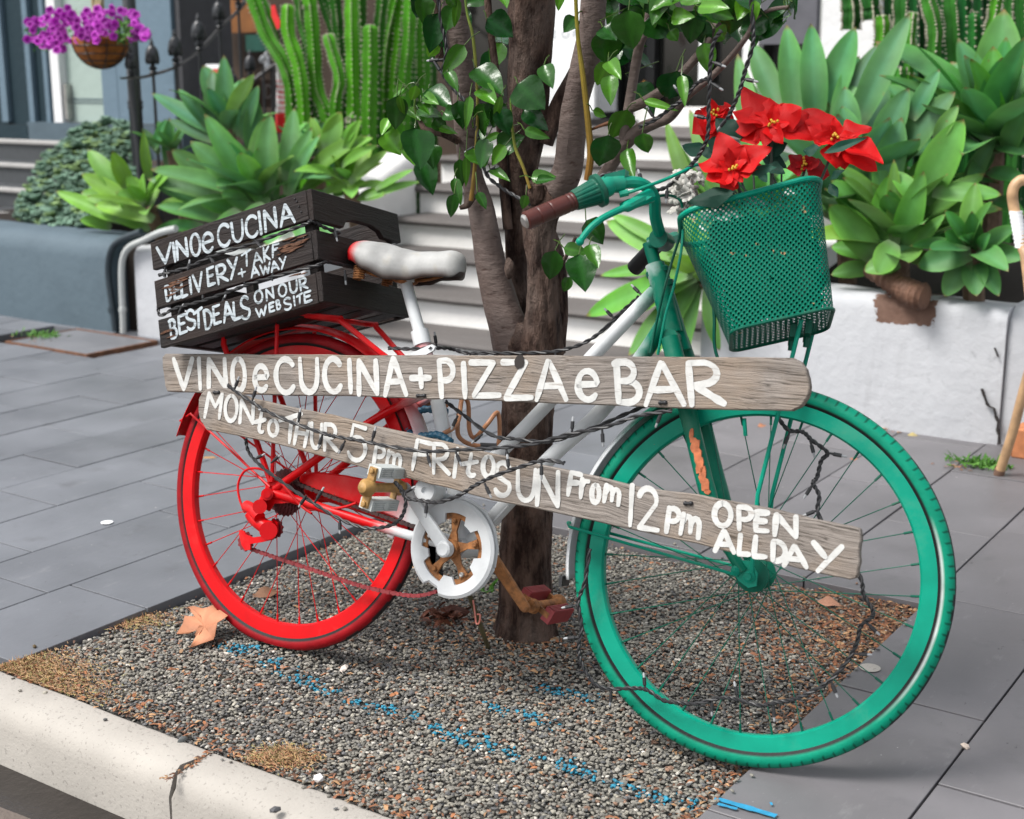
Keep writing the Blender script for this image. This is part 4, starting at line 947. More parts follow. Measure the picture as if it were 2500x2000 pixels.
KR0, KR1, KB0, KB1 = kq(1658, 518), kq(2006, 426), kq(1784, 806), kq(2038, 748)
def bring(t):      # t 0 bottom .. 1 rim -> rounded rectangle of the section
    p0, p1 = KB0.lerp(KR0, t), KB1.lerp(KR1, t); L = (p1 - p0).length; ux = (p1 - p0).normalized(); D = .165 + .045 * t; c = (p0 + p1) / 2 - KN * D / 2; pts = []; rc = .026 + .016 * t; hl = L / 2; hn = D / 2
    for (sx_, sy_, q0) in ((1, 1, 0), (-1, 1, 90), (-1, -1, 180), (1, -1, 270)):
        for k in range(7):
            q = math.radians(q0 + 15 * k); pts.append(((hl - rc) * sx_ + rc * math.cos(q), (hn - rc) * sy_ + rc * math.sin(q)))
    return [(c + ux * x + KN * y, x, y) for x, y in pts]
def inbasket(x, y, t):                   # x, y in -1..1, t 0 bottom .. 1 rim
    p0, p1 = KB0.lerp(KR0, t), KB1.lerp(KR1, t); D = .165 + .045 * t; return (p0 + p1) / 2 + (p1 - p0) * .5 * x - KN * D * (.5 - .5 * y)
mb = MB(); rows = 16; loc = {}; vs = []; fs = []
ll = []
for i in range(rows + 1):
    rg_ = bring(i / rows); per = 0
    for k, (p, x, y) in enumerate(rg_):
        if k: per += (p - rg_[k - 1][0]).length
        dent = -.010 * math.exp(-((i / rows - .55) / .2) ** 2) * math.exp(-((x - .07) / .05) ** 2) if y > 0 else 0
        vs.append(p + KN * dent); ll.append((per, i / rows * .215, 0))
    vs.append(vs[-len(rg_)].copy()); ll.append((per + (rg_[0][0] - rg_[-1][0]).length, i / rows * .215, 0))
K = 29
for i in range(rows):
    for k in range(K - 1): a = i * K + k; fs.append((a, a + 1, a + K + 1, a + K))
mb.add(vs, fs); b0 = [p for p, x, y in bring(0)]; o0 = mb.add(b0, [tuple(range(28))]); ll += [(x, y, 0) for p, x, y in bring(0)]
it = iter(ll); mb.locf = lambda p: next(it)
BASK = bpart('basket', mb, M['basket'], edge=60)
mb = MB(); mb.tube([p for p, x, y in bring(1.0)], .0052, 9, closed=True); bpart('rim', mb, M['green'], BASK)
mb = MB(); mb.tube([p for p, x, y in bring(0.0)], .0032, 8, closed=True); bpart('base_wire', mb, M['greendark'], BASK)
for x_ in (.25, .55): mb = MB(); p = inbasket(x_, -.1, 0); mb.box(p - FU * .012, KN * .035, FH * .006, FU * .011); mb.tube([p + FU * .01, p - FU * .04], .006, 8); bpart('bracket', mb, M['greendark'], BASK)

# ================================================================== SIGN BOARDS, CRATE
def jagged(pts, k=3, amp=1.2):
    out = []
    for i in range(len(pts)):
        a, b = pts[i], pts[(i + 1) % len(pts)]
        for j in range(k):
            t = j / k; u, v = a[0] + (b[0] - a[0]) * t, a[1] + (b[1] - a[1]) * t
            out.append((u + amp * noise.noise(V((u * .05, v * .05, 1))), v + amp * noise.noise(V((u * .05, v * .05, 5)))))
    return out
def board(name, label, out_, off, th, dirn, nails):
    P_ = [BP(u, v, off) for u, v in jagged(out_, 4, 2.2)]
    c = sum(P_, V()) / len(P_); t = thing(name, label, 'sign board', V((c.x, c.y, min(p.z for p in P_))))
    mb = MB(); mb.prism(P_, BN * -th); ax = (BP(*dirn[1], off) - BP(*dirn[0], off)).normalized(); ay = BN.cross(ax)
    mb.locf = lambda p: ((p - RC).dot(ax), (p - RC).dot(ay) + off * 30, (p - RC).dot(BN))
    o = obj('plank', mb, M['plank'], t, True, 30); bv = o.modifiers.new('b', 'BEVEL'); bv.width = .002; bv.limit_method = 'ANGLE'
    for u, v, du in nails:
        mb = MB(); a, b = BP(u - du, v, off + .0016), BP(u + du, v, off + .0016); mb.tube([a, a.lerp(b, .5) + BN * .002, b], .0028, 7); mb.ball(a, .0042, seg=8); mb.ball(b, .0042, seg=8); obj('wire_tie', mb, M['black'], t)
    return t
B1 = board('sign_board', 'weathered plank reading VINO e CUCINA + PIZZA e BAR, upper of the two on the bicycle',
  [(394, 872), (402, 863), (560, 864), (700, 865), (900, 867), (1100, 867), (1200, 868), (1500, 870), (1935, 873), (1955, 884), (1968, 902), (1976, 945), (1970, 972), (1956, 992), (1932, 1003), (1700, 999), (1400, 987), (1200, 978), (1050, 973), (900, 968), (650, 964), (407, 957), (402, 940), (397, 905)], .100, .016, ((400, 910), (1950, 940)), [(1028, 966, 8), (1618, 983, 6)])
B2 = board('sign_board', 'weathered plank with opening hours, MON to THUR 5pm, sloping down across both wheels',
  [(503, 950), (520, 946), (545, 948), (575, 956), (604, 970), (640, 978), (720, 996), (800, 1011), (900, 1036), (1000, 1058), (1150, 1095), (1300, 1131), (1450, 1162), (1560, 1190), (1700, 1207), (1900, 1246), (2000, 1270), (2099, 1290), (2102, 1320), (2096, 1350), (2099, 1372), (2090, 1412), (2074, 1416), (2000, 1400), (1900, 1376), (1700, 1328), (1500, 1284), (1300, 1240), (1200, 1222), (1100, 1193), (1000, 1170), (900, 1146), (700, 1091), (600, 1068), (505, 1050), (488, 1028), (483, 1000), (485, 975), (492, 960)], .122, .015, ((500, 1000), (2090, 1350)), [(528, 958, 5), (1680, 1229, 7)])
mb = MB(); kn = [(1, 0), (.8, .6), (.5, 1.1), (-.1, 1.2), (-.7, .8), (-1, .1), (-.8, -.7), (-.2, -1.1), (.5, -.9), (.9, -.6)]
c = BP(1268, 884, .1024); mb.prism([c + BH * .011 * x + BU * .012 * y for x, y in kn], BN * .0006); obj('knot_hole', mb, M['crack'], B1, False)
mb = MB(); letters(mb, [('V', 424, 876, 470, 952), ('I', 480, 876, 494, 950), ('N', 508, 876, 552, 948), ('O', 566, 876, 598, 954), ('e', 620, 894, 655, 953), ('C', 672, 877, 718, 959), ('U', 732, 876, 776, 958), ('C', 790, 876, 832, 957), ('I', 846, 879, 862, 959), ('N', 874, 880, 922, 964), ('A', 938, 874, 990, 966), ('+', 1004, 901, 1050, 946), ('P', 1070, 879, 1108, 970), ('I', 1124, 887, 1142, 971), ('Z', 1148, 882, 1218, 970), ('Z', 1226, 881, 1297, 976), ('A', 1308, 881, 1380, 978), ('e', 1408, 906, 1461, 976), ('B', 1498, 882, 1562, 984), ('A', 1574, 886, 1668, 990), ('R', 1676, 884, 1766, 990)],
  lambda u, v: BP(u, v, .100), BN, .0126, .008, .03)
obj('lettering', mb, M['letter'], B1, False)
mb = MB(); letters(mb, [('M', 503, 960, 546, 1022), ('O', 552, 966, 582, 1028), ('N', 588, 978, 622, 1034), ('t', 624, 1008, 652, 1056), ('o', 656, 1026, 680, 1064), ('H', 722, 1026, 757, 1090), ('U', 762, 1034, 787, 1094), ('R', 792, 1036, 827, 1101), ('5', 853, 1037, 898, 1126), ('p', 914, 1090, 940, 1137), ('m', 944, 1102, 982, 1146), ('F', 1010, 1074, 1056, 1150), ('R', 1058, 1084, 1102, 1158), ('i', 1108, 1094, 1123, 1165), ('t', 1128, 1108, 1171, 1162), ('o', 1180, 1114, 1209, 1164)],
  lambda u, v: BP(u, v, .122), BN, .0094, .12, -.05)
letters(mb, [('T', 683, 1012, 737, 1082)], lambda u, v: BP(u, v, .122), BN, .0100, -.05, 0)
letters(mb, [('S', 1209, 1130, 1249, 1210), ('U', 1264, 1144, 1309, 1222), ('N', 1314, 1150, 1368, 1236), ('F', 1388, 1152, 1421, 1211), ('r', 1418, 1170, 1440, 1217), ('o', 1445, 1184, 1465, 1227), ('m', 1475, 1186, 1516, 1232), ('1', 1536, 1184, 1553, 1284), ('2', 1560, 1192, 1611, 1295), ('p', 1628, 1240, 1660, 1301), ('m', 1662, 1256, 1712, 1312), ('O', 1745, 1229, 1787, 1284), ('P', 1802, 1238, 1838, 1294), ('E', 1845, 1250, 1878, 1298), ('N', 1893, 1259, 1948, 1310), ('A', 1748, 1297, 1795, 1348), ('L', 1804, 1307, 1832, 1356), ('L', 1841, 1311, 1873, 1362), ('D', 1886, 1322, 1920, 1371), ('A', 1916, 1334, 1972, 1384), ('Y', 1985, 1328, 2056, 1397)],
  lambda u, v: BP(u, v, .122), BN, .0098, .11, -.04)
obj('lettering', mb, M['letter'], B2, False)

# wooden crate on the rack
CN = .152
cTL, cTC, cBL, cBC = BP(376, 591, CN), BP(757, 462, CN), BP(392, 849, CN), BP(784, 741, CN)
CW = .305; cx_ = (cTC - cTL); cL = cx_.length; cx_.normalize(); cz = BN.cross(cx_); cz = cz if cz.z > 0 else -cz; cH = ((cTL - cBL).dot(cz) + (cTC - cBC).dot(cz)) / 2
CR_ = thing('crate', 'black stained slatted wooden crate with white brush lettering on the bicycle rack', 'crate', V((cBL.x, cBL.y, min(cBL.z, cBC.z))))
def cp_(x, y, z): return cBL + cx_ * x - BN * y + cz * z          # x along, y away from us, z up the crate
def slat(x0, x1, y0, y1, z0, z1, name='slat', axis=0):
    mb = MB(); j = rnd.uniform(-.0015, .0015); c = cp_((x0 + x1) / 2, (y0 + y1) / 2, (z0 + z1) / 2 + j)
    mb.box(c, cx_ * (x1 - x0) / 2, BN * (y1 - y0) / 2, cz * (z1 - z0) / 2)
    sd = rnd.uniform(0, 9)
    if axis == 0: mb.locf = lambda p: ((p - RC).dot(cx_) + sd, (p - RC).dot(cz), (p - RC).dot(BN))
    else: mb.locf = lambda p: ((p - RC).dot(BN) + sd, (p - RC).dot(cz), (p - RC).dot(cx_))
    o = obj(name, mb, M['crate'], CR_, True, 30); b = o.modifiers.new('b', 'BEVEL'); b.width = .002; b.segments = 2; return o
hS = cH * .265; zs = (0, (cH - hS) / 2, cH - hS); T = .013
for z in zs:
    slat(0, cL, 0, T, z, z + hS); slat(0, cL, CW - T, CW, z, z + hS)
for z in (zs[0], zs[2]): slat(T + .0005, T * 2, T, CW - T, z, z + hS, 'slat', 1)
slat(T + .0005, T * 2, T, CW - T, zs[1], zs[1] + hS, 'slat', 1)
def endboard(z0, z1, cut):               # end boards at the seat end, a hand hole between the upper two
    pts = [(0.0005, z0), (CW - .0005, z0), (CW - .0005, z1), (0.0005, z1)]
    if cut == 'low': pts = [(0.0005, z0), (CW * .32, z0), (CW * .36, z0 + .016), (CW * .46, z0 + .022), (CW * .64, z0 + .022), (CW * .74, z0 + .014), (CW * .78, z0), (CW - .0005, z0), (CW - .0005, z1), (0.0005, z1)]
    mb = MB(); mb.prism([cp_(cL + .0005, y, z) for y, z in pts], cx_ * T); mb.locf = lambda p: ((p - RC).dot(BN), (p - RC).dot(cz), (p - RC).dot(cx_))
    o = obj('end_board', mb, M['crate'], CR_, True, 30); b = o.modifiers.new('b', 'BEVEL'); b.width = .0015; b.limit_method = 'ANGLE'
endboard(zs[0], zs[0] + hS, None); endboard(zs[1], zs[1] + hS, None); endboard(zs[2] - .004, zs[2] + hS, 'low')
for x in (T * 2 + .001, cL - .024):
    for y in (T + .0005, CW - T - .0225): slat(x, x + .022, y, y + .022, .004, cH - .006, 'corner_post')
for y in (T + .002, .085, .155, .225): slat(T * 2 + .001, cL - .001, y, y + .05, .0025, .010, 'floor_slat')
mb = MB()
def cpl(u, v): return BP(360 + u * .24346, 440 + v * .24346, CN)
def C3(rows, wd):
    for ch, xc, yc, w, h in rows: letters(mb, [(ch, xc - w / 2, yc - h / 2, xc + w / 2, yc + h / 2)], cpl, BN, wd, -.32, .10)
C3([('V', 165, 745, 140, 180), ('I', 260, 725, 30, 190), ('N', 340, 690, 110, 185), ('O', 472, 648, 95, 215), ('e', 600, 625, 115, 185), ('C', 755, 555, 120, 215), ('U', 895, 515, 110, 200), ('C', 1035, 468, 120, 210), ('I', 1120, 430, 30, 225), ('N', 1225, 395, 120, 205), ('A', 1390, 345, 140, 205)], .0076)
C3([('V', 500, 1030, 90, 180), ('E', 630, 965, 75, 180), ('R', 740, 940, 110, 185), ('Y', 850, 885, 95, 200)], .0068)
C3([('+', 945, 930, 70, 80), ('T', 990, 785, 95, 150), ('A', 1100, 785, 90, 120), ('K', 1190, 740, 65, 135), ('F', 1280, 700, 75, 130), ('A', 1075, 915, 80, 105), ('W', 1180, 890, 100, 100), ('A', 1275, 862, 75, 95), ('Y', 1355, 832, 65, 115)], .0052)
C3([('B', 250, 1490, 75, 190), ('E', 345, 1445, 80, 185), ('S', 425, 1400, 90, 190), ('T', 505, 1385, 85, 185), ('D', 600, 1395, 80, 195), ('E', 690, 1350, 75, 185), ('A', 800, 1320, 95, 190), ('L', 890, 1310, 75, 180), ('S', 970, 1280, 90, 220)], .0070)
C3([('O', 1110, 1170, 80, 120), ('N', 1225, 1140, 75, 110), ('O', 1350, 1105, 80, 120), ('U', 1460, 1070, 75, 115), ('R', 1560, 1040, 80, 120), ('W', 1140, 1320, 105, 90), ('E', 1245, 1275, 55, 90), ('B', 1310, 1250, 45, 90), ('S', 1400, 1240, 75, 115), ('I', 1470, 1212, 20, 95), ('T', 1525, 1190, 60, 95), ('E', 1605, 1170, 75, 105)], .0052)
C3([('D', 205, 1135, 60, 150), ('E', 290, 1105, 65, 170), ('L', 360, 1090, 60, 165), ('I', 425, 1060, 20, 165)], .0072)
obj('lettering', mb, M['chalky'], CR_, False)
mb = MB()                                                       # bare splintered wood where the stain has come off
def splint(x0, y0, x1, y1, n, w):
    for i in range(n):
        t = rnd.random(); a = (x0 + (x1 - x0) * t + rnd.gauss(0, 25), y0 + (y1 - y0) * t + rnd.gauss(0, w)); L = rnd.uniform(60, 150); k = rnd.uniform(5, 11)
        pts = [(a[0], a[1]), (a[0] + L * .5, a[1] - L * .16 - k), (a[0] + L, a[1] - L * .33), (a[0] + L * .5, a[1] - L * .16 + k)]
        o_ = rnd.uniform(.0022, .0028); mb.prism([cpl(*q) + BN * o_ for q in pts], BN * -.0032)
splint(1290, 720, 1500, 630, 26, 26); splint(170, 1090, 330, 1040, 18, 40); splint(130, 1480, 170, 1560, 5, 24); splint(1400, 985, 1520, 945, 3, 5)
obj('bare_wood', mb, simple('splintered_wood', (.12, .052, .026), .85, .6, 60, 200, .6, .002), CR_, False)
for (x, y) in ((1500, 215), (1520, 265), (1545, 320), (1480, 190), (1570, 580)):
    mb = MB(); mb.ball(cpl(x, y) + BN * .0006, .0022, seg=8); obj('nail', mb, M['black'], CR_)

# ================================================================== CABLE LOCK AND FAIRY LIGHTS
LK = thing('cable_lock', 'coiled copper and blue bicycle cable lock looped round the seat tube and trunk', 'lock', BP(1100, 1060, -.05))
mb = MB(); pts = catmull([BP(1092, 1006, -.02), BP(1035, 1000, -.01), BP(1000, 1025, .0), BP(1000, 1055, .01), BP(1030, 1065, .015), BP(1070, 1062, .02), BP(1102, 1080, .02)], 10); mb.tube(pts, [.0075 + .0012 * math.sin(i * 2.1) for i in range(len(pts))], 9); obj('blue_sleeve', mb, M['blue'], LK)
mb = MB(); pts = catmull([BP(1092, 990, -.03), BP(1050, 985, -.03), BP(1012, 1005, -.025), BP(1010, 1045, -.02), BP(1040, 1068, .0), BP(1090, 1055, .01), BP(1118, 1030, -.03), BP(1128, 975, -.06), BP(1143, 985, -.08), BP(1146, 1050, -.09), BP(1160, 1068, -.09), BP(1190, 1035, -.09), BP(1215, 1008, -.11), BP(1220, 1060, -.12), BP(1215, 1092, -.12)], 8); mb.tube(pts, .0048, 9)
mb.tube(catmull([BP(1120, 1010, -.05), BP(1118, 1060, -.05), BP(1140, 1082, -.06), BP(1175, 1090, -.08)], 7), .0048, 9); obj('coil', mb, M['copper'], LK)
mb = MB(); mb.tube([BP(1172, 1090, -.08), BP(1212, 1092, -.10)], .008, 10); obj('lock_barrel', mb, M['black'], LK)

def lights(label, pts, bulbs, name='light_string', r=.0036, loose=None):
    c = catmull(pts, 9); t = thing(name, label, 'string lights', pts[0], 'black fairy light strings')
    mb = MB()
    for ph in (0, PI):
        tw = []
        for i, p in enumerate(c):
            d = (c[min(i + 1, len(c) - 1)] - c[max(i - 1, 0)]).normalized(); a = d.orthogonal().normalized(); b = d.cross(a); q = i * .9 + ph; tw.append(p + (a * math.cos(q) + b * math.sin(q)) * r * .55)
        mb.tube(tw, r * .68, 6)
    obj('cable', mb, M['black'], t)
    for (u, v, u2, v2, pl_) in bulbs:
        a, b = pl_(u, v), pl_(u2, v2); d = (b - a).normalized(); L = max((b - a).length, .022)
        mb = MB(); mb.tube([a, a + d * L * .35, a + d * L * .4, a + d * L], [.0022, .0022, .0036, .0036], 8); q = obj('bulb_holder', mb, M['black'], t)
        mb = MB(); mb.tube([a + d * L, a + d * (L + .007), a + d * (L + .009)], [.0022, .0022, .001], 8); obj('bulb', mb, M['clear'], q)
    return t
bp = lambda o: (lambda u, v: BP(u, v, o)); fp = lambda o: (lambda u, v: FP(u, v, o))
def PTS(fn, *uv): return [fn(*q) for q in uv]
c1 = bp(.148)
lights('black fairy lights threaded through the gaps between the crate slats', PTS(c1, (388, 672), (402, 668), (460, 652), (520, 625), (600, 600), (680, 572), (745, 548), (762, 540)) + [BP(790, 555, .12), BP(830, 570, .08)],
       [(403, 650, 402, 676, c1), (458, 668, 461, 650, c1), (510, 622, 518, 636, c1), (622, 584, 634, 600, c1), (816, 556, 821, 578, bp(.10))])
lights('black fairy lights along the lowest gap of the crate, one end hanging at its corner', PTS(c1, (386, 748), (392, 770), (430, 752), (490, 736), (560, 712), (620, 690), (700, 668), (775, 648)) + [BP(800, 640, .12), BP(860, 652, .05)],
       [(434, 772, 442, 755, c1), (496, 738, 496, 716, c1), (540, 750, 548, 728, c1), (598, 702, 598, 680, c1), (664, 686, 668, 664, c1), (795, 640, 796, 616, bp(.12)), (842, 660, 843, 675, bp(.08))])
n1 = bp(.140)
lights('black fairy lights sagging across the opening hours plank up to the fork', PTS(n1, (556, 940), (575, 955), (620, 985), (660, 1008), (720, 1034), (790, 1058), (820, 1066), (880, 1076), (950, 1090), (1040, 1102), (1130, 1098), (1210, 1094), (1300, 1084), (1390, 1060), (1480, 1042), (1560, 1015), (1640, 1003)),
       [(572, 952, 580, 930, n1), (616, 978, 622, 958, n1), (658, 1006, 650, 1004, n1), (728, 1032, 732, 1010, n1), (788, 1060, 782, 1078, n1), (843, 1076, 838, 1086, n1), (908, 1078, 914, 1056, n1), (1042, 1104, 1048, 1126, n1), (1112, 1102, 1122, 1126, n1), (1236, 1093, 1238, 1112, bp(.10)), (1396, 1058, 1398, 1032, bp(.10)), (1470, 1046, 1472, 1080, bp(.10)), (1616, 1005, 1610, 1020, bp(.09))])
n2 = bp(.155)
lights('black fairy lights drooping over the chain guard and looped round the near pedal', [BP(600, 1072, .10), BP(608, 1105, .10), BP(640, 1140, .11), BP(700, 1185, .12)] + PTS(n2, (760, 1225), (820, 1262), (880, 1287), (930, 1288), (968, 1275), (988, 1245), (988, 1205), (965, 1178)) + PTS(n2, (975, 1190), (992, 1215), (1030, 1222), (1070, 1226), (1120, 1210), (1160, 1185), (1200, 1165), (1270, 1140), (1330, 1124), (1378, 1131)),
       [(622, 1122, 640, 1112, bp(.10)), (662, 1130, 680, 1115, bp(.10)), (748, 1210, 736, 1228, n2), (768, 1228, 786, 1198, n2), (830, 1266, 830, 1290, n2), (985, 1205, 1000, 1196, n2), (1042, 1225, 1040, 1250, n2), (1183, 1180, 1195, 1206, n2), (1242, 1150, 1240, 1128, n2), (1322, 1126, 1322, 1160, n2)])
mid = bp(-.06)
lights('black fairy lights running behind the seat post, round the trunk and up the white tube', PTS(bp(.02), (948, 850), (1000, 852), (1060, 850)) + PTS(mid, (1100, 852), (1140, 862), (1200, 862), (1280, 862), (1355, 858), (1420, 840), (1470, 808), (1520, 760), (1560, 725)),
       [(1066, 848, 1062, 820, mid), (1148, 862, 1148, 874, mid), (1355, 858, 1358, 885, mid), (1500, 778, 1484, 762, mid), (1566, 720, 1552, 706, mid)])
lights('black fairy lights running from the seat tube across the white lower frame tubes', PTS(bp(.05), (1088, 980), (1130, 1012), (1200, 1062), (1260, 1072), (1340, 1078), (1430, 1052), (1530, 1010), (1590, 985)),
       [(1118, 1015, 1106, 1040, bp(.05)), (1178, 1060, 1164, 1072, bp(.05))])
g1 = fp(.045)
lights('black fairy lights draped inside the big green front wheel', PTS(g1, (1900, 1020), (1925, 1050), (1960, 1055), (1982, 1075), (2020, 1105), (2005, 1125), (1995, 1165), (1985, 1180), (2000, 1210), (2003, 1268)) + PTS(g1, (2095, 1400), (2108, 1450), (2130, 1490), (2128, 1508), (2102, 1528), (2092, 1570), (2070, 1612), (2028, 1660), (1975, 1692), (1935, 1708), (1895, 1715), (1850, 1722), (1800, 1708), (1760, 1704), (1700, 1718), (1660, 1716), (1620, 1710), (1580, 1685), (1545, 1680), (1490, 1682), (1450, 1668), (1420, 1620), (1413, 1580), (1420, 1530), (1412, 1470), (1428, 1420), (1440, 1340)),
       [(1928, 1056, 1918, 1080, g1), (1978, 1076, 1984, 1098, g1), (2022, 1106, 2055, 1113, g1), (1985, 1182, 1976, 1196, g1), (1998, 1245, 1970, 1256, g1), (2115, 1520, 2132, 1536, g1), (2085, 1596, 2112, 1598, g1), (2028, 1662, 2038, 1686, g1), (1888, 1718, 1890, 1750, g1), (1802, 1706, 1796, 1680, g1), (1738, 1706, 1738, 1720, g1), (1575, 1684, 1573, 1660, g1), (1492, 1684, 1490, 1710, g1), (1414, 1556, 1390, 1558, g1), (1408, 1478, 1385, 1482, g1)])
# ================================================================== THE TREE
kb = NT('tree_bark'); co = kb.co(); s1 = kb.noise(co, 22, 6, .65, (1.6, 1.6, .45)); s2 = kb.noise(co, 9, 4, .6, (1, 1, .7)); s3 = kb.noise(co, 55, 5, .7, (1, 1, .5))
c_ = kb.mix(kb.ramp(s1, [(.42, 0.0), (.60, 1.0)]), (.022, .010, .007), (.115, .072, .055)); c_ = kb.mix(kb.ramp(s2, [(.48, 0.0), (.66, .7)]), c_, (.165, .122, .102)); c_ = kb.mix(kb.ramp(s3, [(.30, .8), (.42, 0.0)]), c_, (.018, .009, .006))
kb.bump(kb.math('ADD', s1, kb.math('MULTIPLY', s3, .6)), .9, .02); M['bark'] = kb.out(c_, .85, .25)
ky = NT('smooth_bark'); co = ky.co(); s1 = ky.noise(co, 16, 5, .6); s3 = ky.noise(co, 30, 4, .6, (1, 1, 2.5))
c_ = ky.mix(s1, (.085, .058, .050), (.17, .132, .116)); c_ = ky.mix(ky.ramp(s3, [(.32, .75), (.40, 0.0)]), c_, (.045, .022, .016)); ky.bump(s3, .5, .01); M['bark2'] = ky.out(c_, .7, .3)
TY = 2.42
def ppm(p): return FPX / (p - CC).dot(CF)
TREE = thing('street_tree', 'pear leaved street tree with a forked brown trunk growing from the gravel pit', 'tree', V((G(1285, 1560).x, TY, -.02)))
def limb(mb, pts, amp=.10, seg=18, k=16, sc=16):
    P_ = [Y(u, v, TY + dy) for u, v, dy, w in pts]; R_ = [w / ppm(p) for p, (u, v, dy, w) in zip(P_, pts)]
    c = catmull(P_, k); rr = catmull([V((r, 0, 0)) for r in R_], k); rr = [q.x for q in rr] if len(P_) > 2 else R_
    s = rnd.uniform(0, 50); seg = int(seg * 2.2); z_ = [0]
    for i in range(1, len(c)): z_.append(z_[-1] + (c[i] - c[i - 1]).length)
    def rg(kk, i):
        a = 2 * PI * kk / seg; x, y, z = math.cos(a), math.sin(a), z_[i]; R0 = rr[i]
        return 1 + amp * noise.noise(V((x * 1.6 + s, y * 1.6, z * 7))) + amp * .55 * noise.noise(V((x * 5 + s, y * 5, z * 16))) + amp * .45 * abs(noise.noise(V((x * 11 + s, y * 11, z * 34))))
    mb.tube(c, rr, seg, ring=rg)
mb = MB()
limb(mb, [(1282, 1590, .0, 98), (1282, 1560, .0, 84), (1284, 1520, .0, 72), (1286, 1400, .0, 62), (1287, 1240, .0, 60), (1286, 1100, .0, 60), (1286, 980, .0, 62), (1290, 900, .0, 70), (1300, 840, .0, 76), (1312, 790, .0, 62)], .14, 30)
limb(mb, [(1322, 900, -.02, 50), (1326, 830, -.03, 48), (1326, 760, -.04, 42), (1322, 650, -.05, 37), (1318, 560, -.05, 42), (1330, 500, -.05, 46), (1362, 470, -.05, 40)], .16, 24)
limb(mb, [(1275, 880, .03, 44), (1266, 760, .05, 33), (1262, 680, .06, 26), (1264, 560, .06, 30), (1272, 440, .06, 36), (1282, 330, .05, 48), (1290, 200, .04, 52), (1296, 100, .03, 54), (1298, 0, .02, 56), (1300, -140, 0, 54)], .10, 22)
limb(mb, [(1345, 860, .02, 36), (1352, 760, .03, 34), (1348, 640, .03, 32), (1330, 560, .03, 24)], .12, 16)
mb.ball(Y(1305, 470, TY - .09), .020, .020, .026, jit=.1); mb.ball(Y(1243, 655, TY - .06), .011, .011, .022, jit=.1)
obj('trunk', mb, M['bark'], TREE)
mb = MB()
limb(mb, [(1278, 960, -.01, 46), (1262, 880, -.02, 50), (1240, 800, -.03, 46), (1222, 740, -.03, 42), (1200, 650, -.03, 37), (1184, 560, -.03, 33), (1172, 500, -.02, 31), (1150, 420, -.02, 26), (1138, 330, -.02, 28), (1132, 220, -.02, 28), (1122, 120, -.02, 30), (1112, 30, -.02, 30), (1104, -120, -.02, 28)], .06, 16); obj('limb', mb, M['bark2'], TREE)
mb = MB()
limb(mb, [(1350, 478, -.05, 38), (1384, 420, -.05, 36), (1394, 340, -.05, 34), (1402, 260, -.05, 31), (1430, 150, -.05, 34), (1444, 60, -.05, 31), (1456, -120, -.05, 28)], .09, 16); obj('limb', mb, M['bark2'], TREE)
mb = MB()
limb(mb, [(1438, 478, -.05, 24), (1475, 430, -.06, 17), (1520, 360, -.06, 17), (1560, 318, -.06, 16), (1600, 300, -.07, 14), (1635, 285, -.07, 13), (1680, 235, -.08, 9), (1740, 185, -.09, 8), (1800, 120, -.10, 7), (1838, 60, -.10, 7), (1846, -10, -.10, 8), (1850, -90, -.10, 8)], .08, 12); obj('limb', mb, M['bark2'], TREE)
mb = MB()
limb(mb, [(1525, 340, -.06, 15), (1534, 270, -.06, 13), (1548, 180, -.05, 12), (1562, 110, -.05, 11), (1580, 60, -.04, 9), (1590, -60, -.04, 9)], .07, 12)
limb(mb, [(1544, 262, -.06, 12), (1590, 240, -.07, 13), (1650, 195, -.08, 11), (1700, 140, -.08, 10), (1738, 90, -.08, 9), (1770, 40, -.08, 8), (1790, -40, -.08, 8)], .08, 12)
limb(mb, [(1640, 50, .0, 9), (1700, 62, -.02, 12), (1760, 72, -.04, 12)], .12, 10)
limb(mb, [(1840, 50, -.10, 6), (1880, 25, -.10, 5), (1926, 18, -.10, 5)], .1, 8); obj('branch', mb, M['bark2'], TREE)
mb = MB()
limb(mb, [(1330, 350, .06, 22), (1362, 260, .07, 20), (1396, 190, .08, 16), (1420, 140, .08, 14)], .08, 12)
limb(mb, [(1240, 560, .02, 12), (1228, 420, .02, 12), (1218, 250, .0, 10), (1196, 60, -.02, 9), (1186, -60, -.02, 9)], .08, 10)
limb(mb, [(1120, 345, -.05, 9), (1080, 325, -.08, 9), (1040, 318, -.10, 8), (1022, 290, -.10, 4)], .15, 10)
limb(mb, [(1148, 480, -.06, 15), (1140, 500, -.08, 9), (1122, 508, -.09, 5)], .1, 9)
limb(mb, [(1075, 150, -.06, 11), (1066, 60, -.06, 10), (1058, -40, -.06, 10)], .08, 9)
limb(mb, [(1360, 660, -.05, 6), (1380, 630, -.06, 5), (1405, 580, -.07, 4)], .1, 8); obj('branch', mb, M['bark'], TREE)
mb = MB(); mb.col = (.30, .17, .02)
def shoot(mb, pts, c0, c1):
    P_ = [Y(u, v, TY + dy) for u, v, dy, w in pts]; c = catmull(P_, 7); rr = [q.x for q in catmull([V((w / ppm(p), 0, 0)) for p, (u, v, dy, w) in zip(P_, pts)], 7)]
    n = len(c); mb.tube(c, rr, 9, cols=[tuple(a + (b - a) * i / n for a, b in zip(c0, c1)) for i in range(n)])
shoot(mb, [(1434, 440, -.10, 9), (1442, 380, -.10, 9), (1436, 300, -.10, 8), (1424, 190, -.10, 7), (1410, 80, -.10, 5), (1404, -60, -.10, 5)], (.20, .09, .02), (.22, .20, .02))
shoot(mb, [(1150, 490, -.10, 6), (1160, 400, -.10, 5), (1166, 250, -.10, 4), (1156, 100, -.10, 4), (1140, 30, -.10, 3), (1130, -60, -.1, 3)], (.22, .12, .03), (.10, .22, .03))
